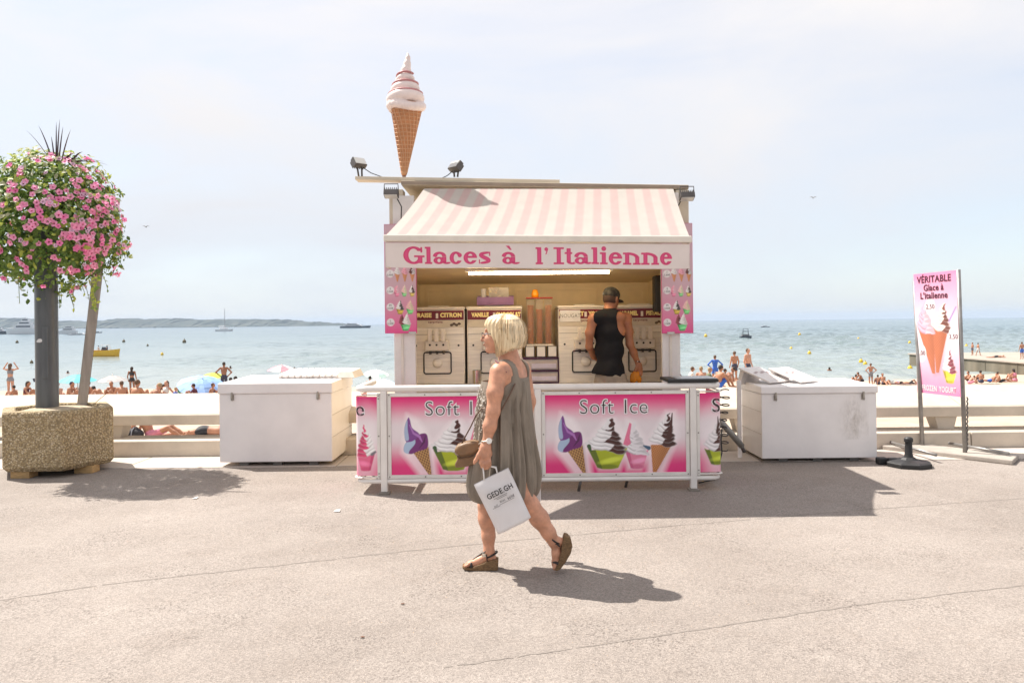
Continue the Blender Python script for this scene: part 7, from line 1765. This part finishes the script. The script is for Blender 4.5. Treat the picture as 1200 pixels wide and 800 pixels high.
# beached sailing dinghy left of the post
q = P(42, 443, 70); t = thing('beach_dinghy', (q.x, 70, beach_z(q.x, 70)), 'small dinghy with pale sail beside the dark post', 'boat')
z0 = P(42, 446, 70).z; s = MB(); s.prism([(q.x - .3, 70, z0 + .2), (q.x + .7, 70, z0 + .25), (q.x + .55, 70, z0 - .1), (q.x - .2, 70, z0 - .1)], (0, .8, 0)); s.obj('hull', CLO['navy'], t); s = MB(); s.prism([(q.x - .3, 70.4, z0 + .3), (q.x + .35, 70.4, z0 + .3), (q.x + .30, 70.4, z0 + 1.6), (q.x - .02, 70.4, z0 + 1.5)], (0, .03, 0)); s.obj('sail', CLO['white'], t)

# buoys
by_y = M('buoy yellow', (.75, .48, .02), .4); by_d = M('buoy dark', (.12, .09, .04), .6)
def water_d(px, py): return 6.2 * F / max(1.0, py - (HY - (px - 600) * math.tan(ROLL)))
def buoy(px, py, size, dark, label):
    d = water_d(px, py + size * .5); q = P(px, py, d); r = size / F * d * .5; t = thing('buoy', (q.x, d, SEA_Z), label, 'buoy', 'mooring buoys on the bay')
    s = MB(); s.lathe([(1e-4, SEA_Z - r * .5), (r * .8, SEA_Z - r * .2), (r, SEA_Z + r * .3), (r * .8, SEA_Z + r), (r * .35, SEA_Z + r * 1.6), (1e-4, SEA_Z + r * 1.8)], (q.x, d, 0), 12); s.obj('float', by_d if dark else by_y, t, smooth=True)
    s = MB(); s.tube([(q.x, d, SEA_Z + r * 1.7), (q.x, d, SEA_Z + r * 2.2)], r * .15, 6); s.obj('eye_ring', by_d, t)
for px, py, sz, dk_, lb in ((20, 400, 3.5, 1, 'small dark buoy left of the dark post under the yacht'), (37, 423.5, 4, 1, 'dark buoy just left of the dark post'), (145, 399, 3.5, 1, 'small dark buoy above the yellow boat'), (216, 399, 4.5, 1, 'dark buoy below the sailing catamaran'), (190, 414, 3.5, 0, 'yellow buoy right of the yellow boat'), (173, 404, 2.5, 1, 'tiny dark buoy between boat and catamaran'),
        (827, 392.5, 4, 0, 'yellow buoy right of the kiosk poster'), (937, 391, 3.5, 0, 'pale yellow buoy right of the black raft'), (927, 407.5, 4, 0, 'yellow buoy in the middle water above the chest, left one'), (948.5, 412.5, 4.5, 0, 'yellow buoy in the middle water above the chest, right one'), (1009, 422, 5, 0, 'yellow buoy above the man in grey shorts, left one'), (1014, 425, 5, 0, 'yellow buoy above the man in grey shorts, right one'), (1066.5, 430, 6, 0, 'yellow buoy below the jetty end beside the sign'), (1066, 400.5, 3.5, 0, 'yellow buoy just left of the sign board'), (1132.5, 404.5, 4, 0, 'yellow buoy just right of the sign post'), (1006, 396, 2.5, 0, 'tiny yellow buoy far out left of the sign')): buoy(px, py, sz, dk_, lb)

# boats
hullw = M('boat white', (.66, .66, .68), .4); bglass = M('boat windows', (.05, .06, .08), .2); hulld = M('boat dark hull', (.04, .05, .07), .4); yel = M('boat yellow', (.72, .42, .03), .4)
def hull(mb_, x0, x1, y, w_, z0, h, bow=.25, sheer=.15):
    """boat hull along x with pointed bow at x1"""
    L_ = x1 - x0; st_ = 10; ring = []
    for i in range(st_ + 1):
        u_ = i / st_; x = x0 + L_ * u_; hw_ = w_ / 2 * (1 if u_ < 1 - bow else max(.03, math.sqrt(max(0, 1 - ((u_ - 1 + bow) / bow) ** 2)))); zt_2 = z0 + h * (1 + sheer * u_ * u_); xo = L_ * .04 * u_
        ring.append([(x + xo, y - hw_, zt_2), (x, y - hw_ * .8, z0 + h * .1), (x, y - hw_ * .5, z0 - h * .3), (x, y + hw_ * .5, z0 - h * .3), (x, y + hw_ * .8, z0 + h * .1), (x + xo, y + hw_, zt_2)])
    vs_ = [p for r in ring for p in r]; fs_ = []
    for i in range(st_):
        for j in range(6): a = i * 6 + j; b2 = i * 6 + (j + 1) % 6; fs_.append((a, b2, b2 + 6, a + 6))
    fs_.append(tuple(range(6))); fs_.append(tuple(st_ * 6 + j for j in range(5, -1, -1))); mb_.add(vs_, fs_); return mb_
def motor_yacht(px0, px1, py, h_px, label, dark=False, flip=False, tiers=3):
    d = water_d((px0 + px1) / 2, py); a, b2 = P(px0, py, d).x, P(px1, py, d).x; L_ = b2 - a; t = thing('motor_yacht', ((a + b2) / 2, d, SEA_Z), label, 'yacht', 'boats moored in the bay'); H = h_px / F * d
    xx = lambda u: (a + L_ * u) if not flip else (b2 - L_ * u)
    s = MB(); hull(s, xx(0) if not flip else a, xx(1) if not flip else b2, d, L_ * .2, SEA_Z, H * .28)
    if flip: s.v = [(a + b2 - p[0], p[1], p[2]) for p in s.v]
    s.obj('hull', hulld if dark else hullw, t)
    z = SEA_Z + H * .29; u0, u1 = .10, .74
    for k in range(tiers):
        h = H * .20 * (1 - k * .12); x0_, x1_ = sorted((xx(u0), xx(u1))); wd = L_ * (.08 - .015 * k)
        s = MB(); xm = (x1_ - x0_) * .12; l_ = xm if flip else 0; r_ = 0 if flip else xm
        s.hexa([(x0_, d - wd, z), (x1_, d - wd, z), (x1_, d + wd, z), (x0_, d + wd, z), (x0_ + l_, d - wd, z + h), (x1_ - r_, d - wd, z + h), (x1_ - r_, d + wd, z + h), (x0_ + l_, d + wd, z + h)]); dk2 = s.obj('deck_house', hullw, t)
        s = MB(); s.box(x0_ + (x1_ - x0_) * .14, x1_ - (x1_ - x0_) * .14, d - wd - .12, d - wd - .02, z + h * .35, z + h * .75); s.obj('window_band', bglass, dk2); z += h * 1.02; u0 += .08; u1 -= .12
    s = MB(); xm_ = xx((u0 + u1) / 2); s.tube([(xm_, d, z), (xm_ - (L_ * .02), d, z + H * .07)], L_ * .008, 6); s.obj('mast', hullw, t); return t
motor_yacht(8, 44, 391.3, 22, 'large white motor yacht left of the dark post', flip=True); motor_yacht(67, 90, 391, 13, 'white motor yacht between the two posts', flip=True, tiers=2); motor_yacht(-8, 9, 391.5, 12, 'white yacht cut off by the left edge', tiers=2, dark=True)
motor_yacht(110, 119.5, 390, 3.5, 'small dark boat just right of the leaning post', dark=True, tiers=1); motor_yacht(399, 433.5, 384.2, 8, 'dark hulled motor yacht near the end of the headland', dark=True, tiers=2); motor_yacht(892, 902, 383.5, 3.5, 'small dark motor boat far out right of the kiosk', dark=True, tiers=1); motor_yacht(80, 106, 392.3, 4, 'long low white boat behind the leaning post', tiers=1)
# sailing catamaran
d = water_d(263, 388); c = P(263, 388, d); k = d / F; t = thing('catamaran', (c.x, d, SEA_Z), 'white sailing catamaran with bare mast on the bay', 'sailing boat')
for o_ in (-1, 1): s = MB(); hull(s, c.x - 9.5 * k, c.x + 8.5 * k, d + o_ * 3 * k, 2.0 * k, SEA_Z, 2.2 * k); s.obj('hull', hullw, t)
s = MB(); s.box(c.x - 5 * k, c.x + 3 * k, d - 3 * k, d + 3 * k, SEA_Z + 2.4 * k, SEA_Z + 4.2 * k); s.obj('cabin', hullw, t, bevel=.3)
s = MB(); s.tube([(c.x + .5 * k, d, SEA_Z + 3 * k), (c.x + .5 * k, d, SEA_Z + 26.5 * k)], [.5 * k, .22 * k], 8); s.obj('mast', M('mast grey', (.3, .3, .32), .4), t); s = MB(); s.tube([(c.x + .5 * k, d, SEA_Z + 6 * k), (c.x - 7 * k, d, SEA_Z + 5.6 * k)], .4 * k, 8); s.obj('boom', hullw, t)
# yellow open motor boat
d = water_d(122, 417.5); a, b2 = P(106.5, 417, d).x, P(141, 417, d).x; k = d / F; t = thing('motor_boat', ((a + b2) / 2, d, SEA_Z), 'yellow open motor boat right of the leaning post', 'motor boat')
s = MB(); hull(s, a, b2 - 1.5 * k, d, 11 * k, SEA_Z, 6.5 * k, .35, .35); s.obj('hull', yel, t)
s = MB(); s.box(a + 3 * k, b2 - 10 * k, d - 3.6 * k, d + 3.6 * k, SEA_Z + 6.6 * k, SEA_Z + 7.4 * k); s.obj('deck', M('boat deck', (.42, .22, .05), .7), t)
s = MB(); cx = a + 16 * k; s.hexa([(cx - 3 * k, d - 2 * k, SEA_Z + 7.41 * k), (cx + 3 * k, d - 2 * k, SEA_Z + 7.41 * k), (cx + 3 * k, d + 2 * k, SEA_Z + 7.41 * k), (cx - 3 * k, d + 2 * k, SEA_Z + 7.41 * k), (cx - 2 * k, d - 1.6 * k, SEA_Z + 11 * k), (cx + 1 * k, d - 1.6 * k, SEA_Z + 11 * k), (cx + 1 * k, d + 1.6 * k, SEA_Z + 11 * k), (cx - 2 * k, d + 1.6 * k, SEA_Z + 11 * k)]); s.obj('console', hulld, t)
s = MB(); q = lambda x, z, y=0: (a + x * k, d + y * k, SEA_Z + z * k)
for y in (-2, 2): s.tube([q(11, 7, y), q(13, 13.5, y), q(21, 13.5, y), q(23, 7, y)], .25 * k, 6)
s.obj('frame', hullw, t)
for i, (x, hh) in enumerate(((9, 0), (19, 1))):
    b = Body(); zz = SEA_Z + 7.5 * k; X = a + x * k; b.chain([(X, d, zz), (X, d, zz + .55)], [.17, .17], .05, 0); b.ell((X, d, zz + .85), (.11, .11, .13), None, .02, 1); b.cap((X - .1, d - .2, zz + .45), (X + .2, d - .3, zz + .35), .05, .04, .03, 2)
    me = b.mesh('person', .035); [me.materials.append(m) for m in (CLO['navy' if i else 'white'], HR[0], SK[1])]; me['local'] = 1; tag(link_mesh('person', me, None), 'person sitting in the yellow boat, %s one' % ('right' if i else 'left'), 'person', 'people in the yellow boat')
# black bathing raft with frame
d = water_d(874, 397); c = P(874, 396, d); k = d / F; t = thing('raft', (c.x, d, SEA_Z), 'dark floating raft with ladder frame out on the water', 'raft')
s = MB(); hull(s, c.x - 6.5 * k, c.x + 6.5 * k, d, 8 * k, SEA_Z, 3.2 * k, .4, .2); s.obj('float', hulld, t)
s = MB(); s.box(c.x - 4.5 * k, c.x + 3.5 * k, d - 2.5 * k, d + 2.5 * k, SEA_Z + 3.3 * k, SEA_Z + 5.5 * k); s.obj('console', M('raft grey', (.16, .16, .17), .6), t)
s = MB(); s.tube([(c.x - 3.5 * k, d, SEA_Z + 5 * k), (c.x - 3 * k, d, SEA_Z + 12 * k), (c.x + 2.6 * k, d, SEA_Z + 12 * k), (c.x + 3 * k, d, SEA_Z + 5 * k)], .4 * k, 6); s.tube([(c.x - 3 * k, d, SEA_Z + 9 * k), (c.x + 3 * k, d, SEA_Z + 9 * k)], .35 * k, 6); s.obj('frame', hulld, t)
# two gulls far up
for (px, py, lb) in ((171, 266, 'tiny gull in the sky right of the flower ball'), (953, 232, 'tiny gull in the sky right of the kiosk')):
    c = P(px, py, 120); s = MB(); s.add([c + Vector((-.5, 0, .12)), c + Vector((-.22, 0, .2)), c, c + Vector((.2, 0, .18)), c + Vector((.45, 0, .1)), c + Vector((.0, .2, -.05)), c + Vector((0, -.25, -.02))], [(0, 1, 2), (2, 3, 4), (0, 2, 5), (2, 4, 5), (1, 6, 2), (2, 6, 3)])
    b = Body(); b.ell(c, (.09, .26, .08), None, .02); b.chain([c + Vector((-.55, .05, .10)), c + Vector((-.25, -.02, .19)), c, c + Vector((.24, -.02, .18)), c + Vector((.5, .05, .08))], [.02, .05, .06, .05, .02], .02); me = b.mesh('gull', .025); me['local'] = 1
    tag(link_mesh('gull', me, M('gull grey', (.30, .29, .29), .7)), lb, 'bird', 'gulls')
# ---------------------------------------------------------------- sea air
g = MB(); g.box(-9600, 9600, -120, 9700, -8.6, 62)
hz = g.obj('haze', None); tag(hz, 'thin pale sea haze over the bay', kind='stuff')
hmz = bpy.data.materials.new('sea haze'); hmz.use_nodes = True; nt = hmz.node_tree; nt.nodes.clear()
o_ = nt.nodes.new('ShaderNodeOutputMaterial'); pv = nt.nodes.new('ShaderNodeVolumePrincipled')
pv.inputs['Color'].default_value = (0.55, 0.66, 0.82, 1); pv.inputs['Density'].default_value = 0.00011; pv.inputs['Anisotropy'].default_value = 0.0
nt.links.new(pv.outputs['Volume'], o_.inputs['Volume']); hz.data.materials.append(hmz)
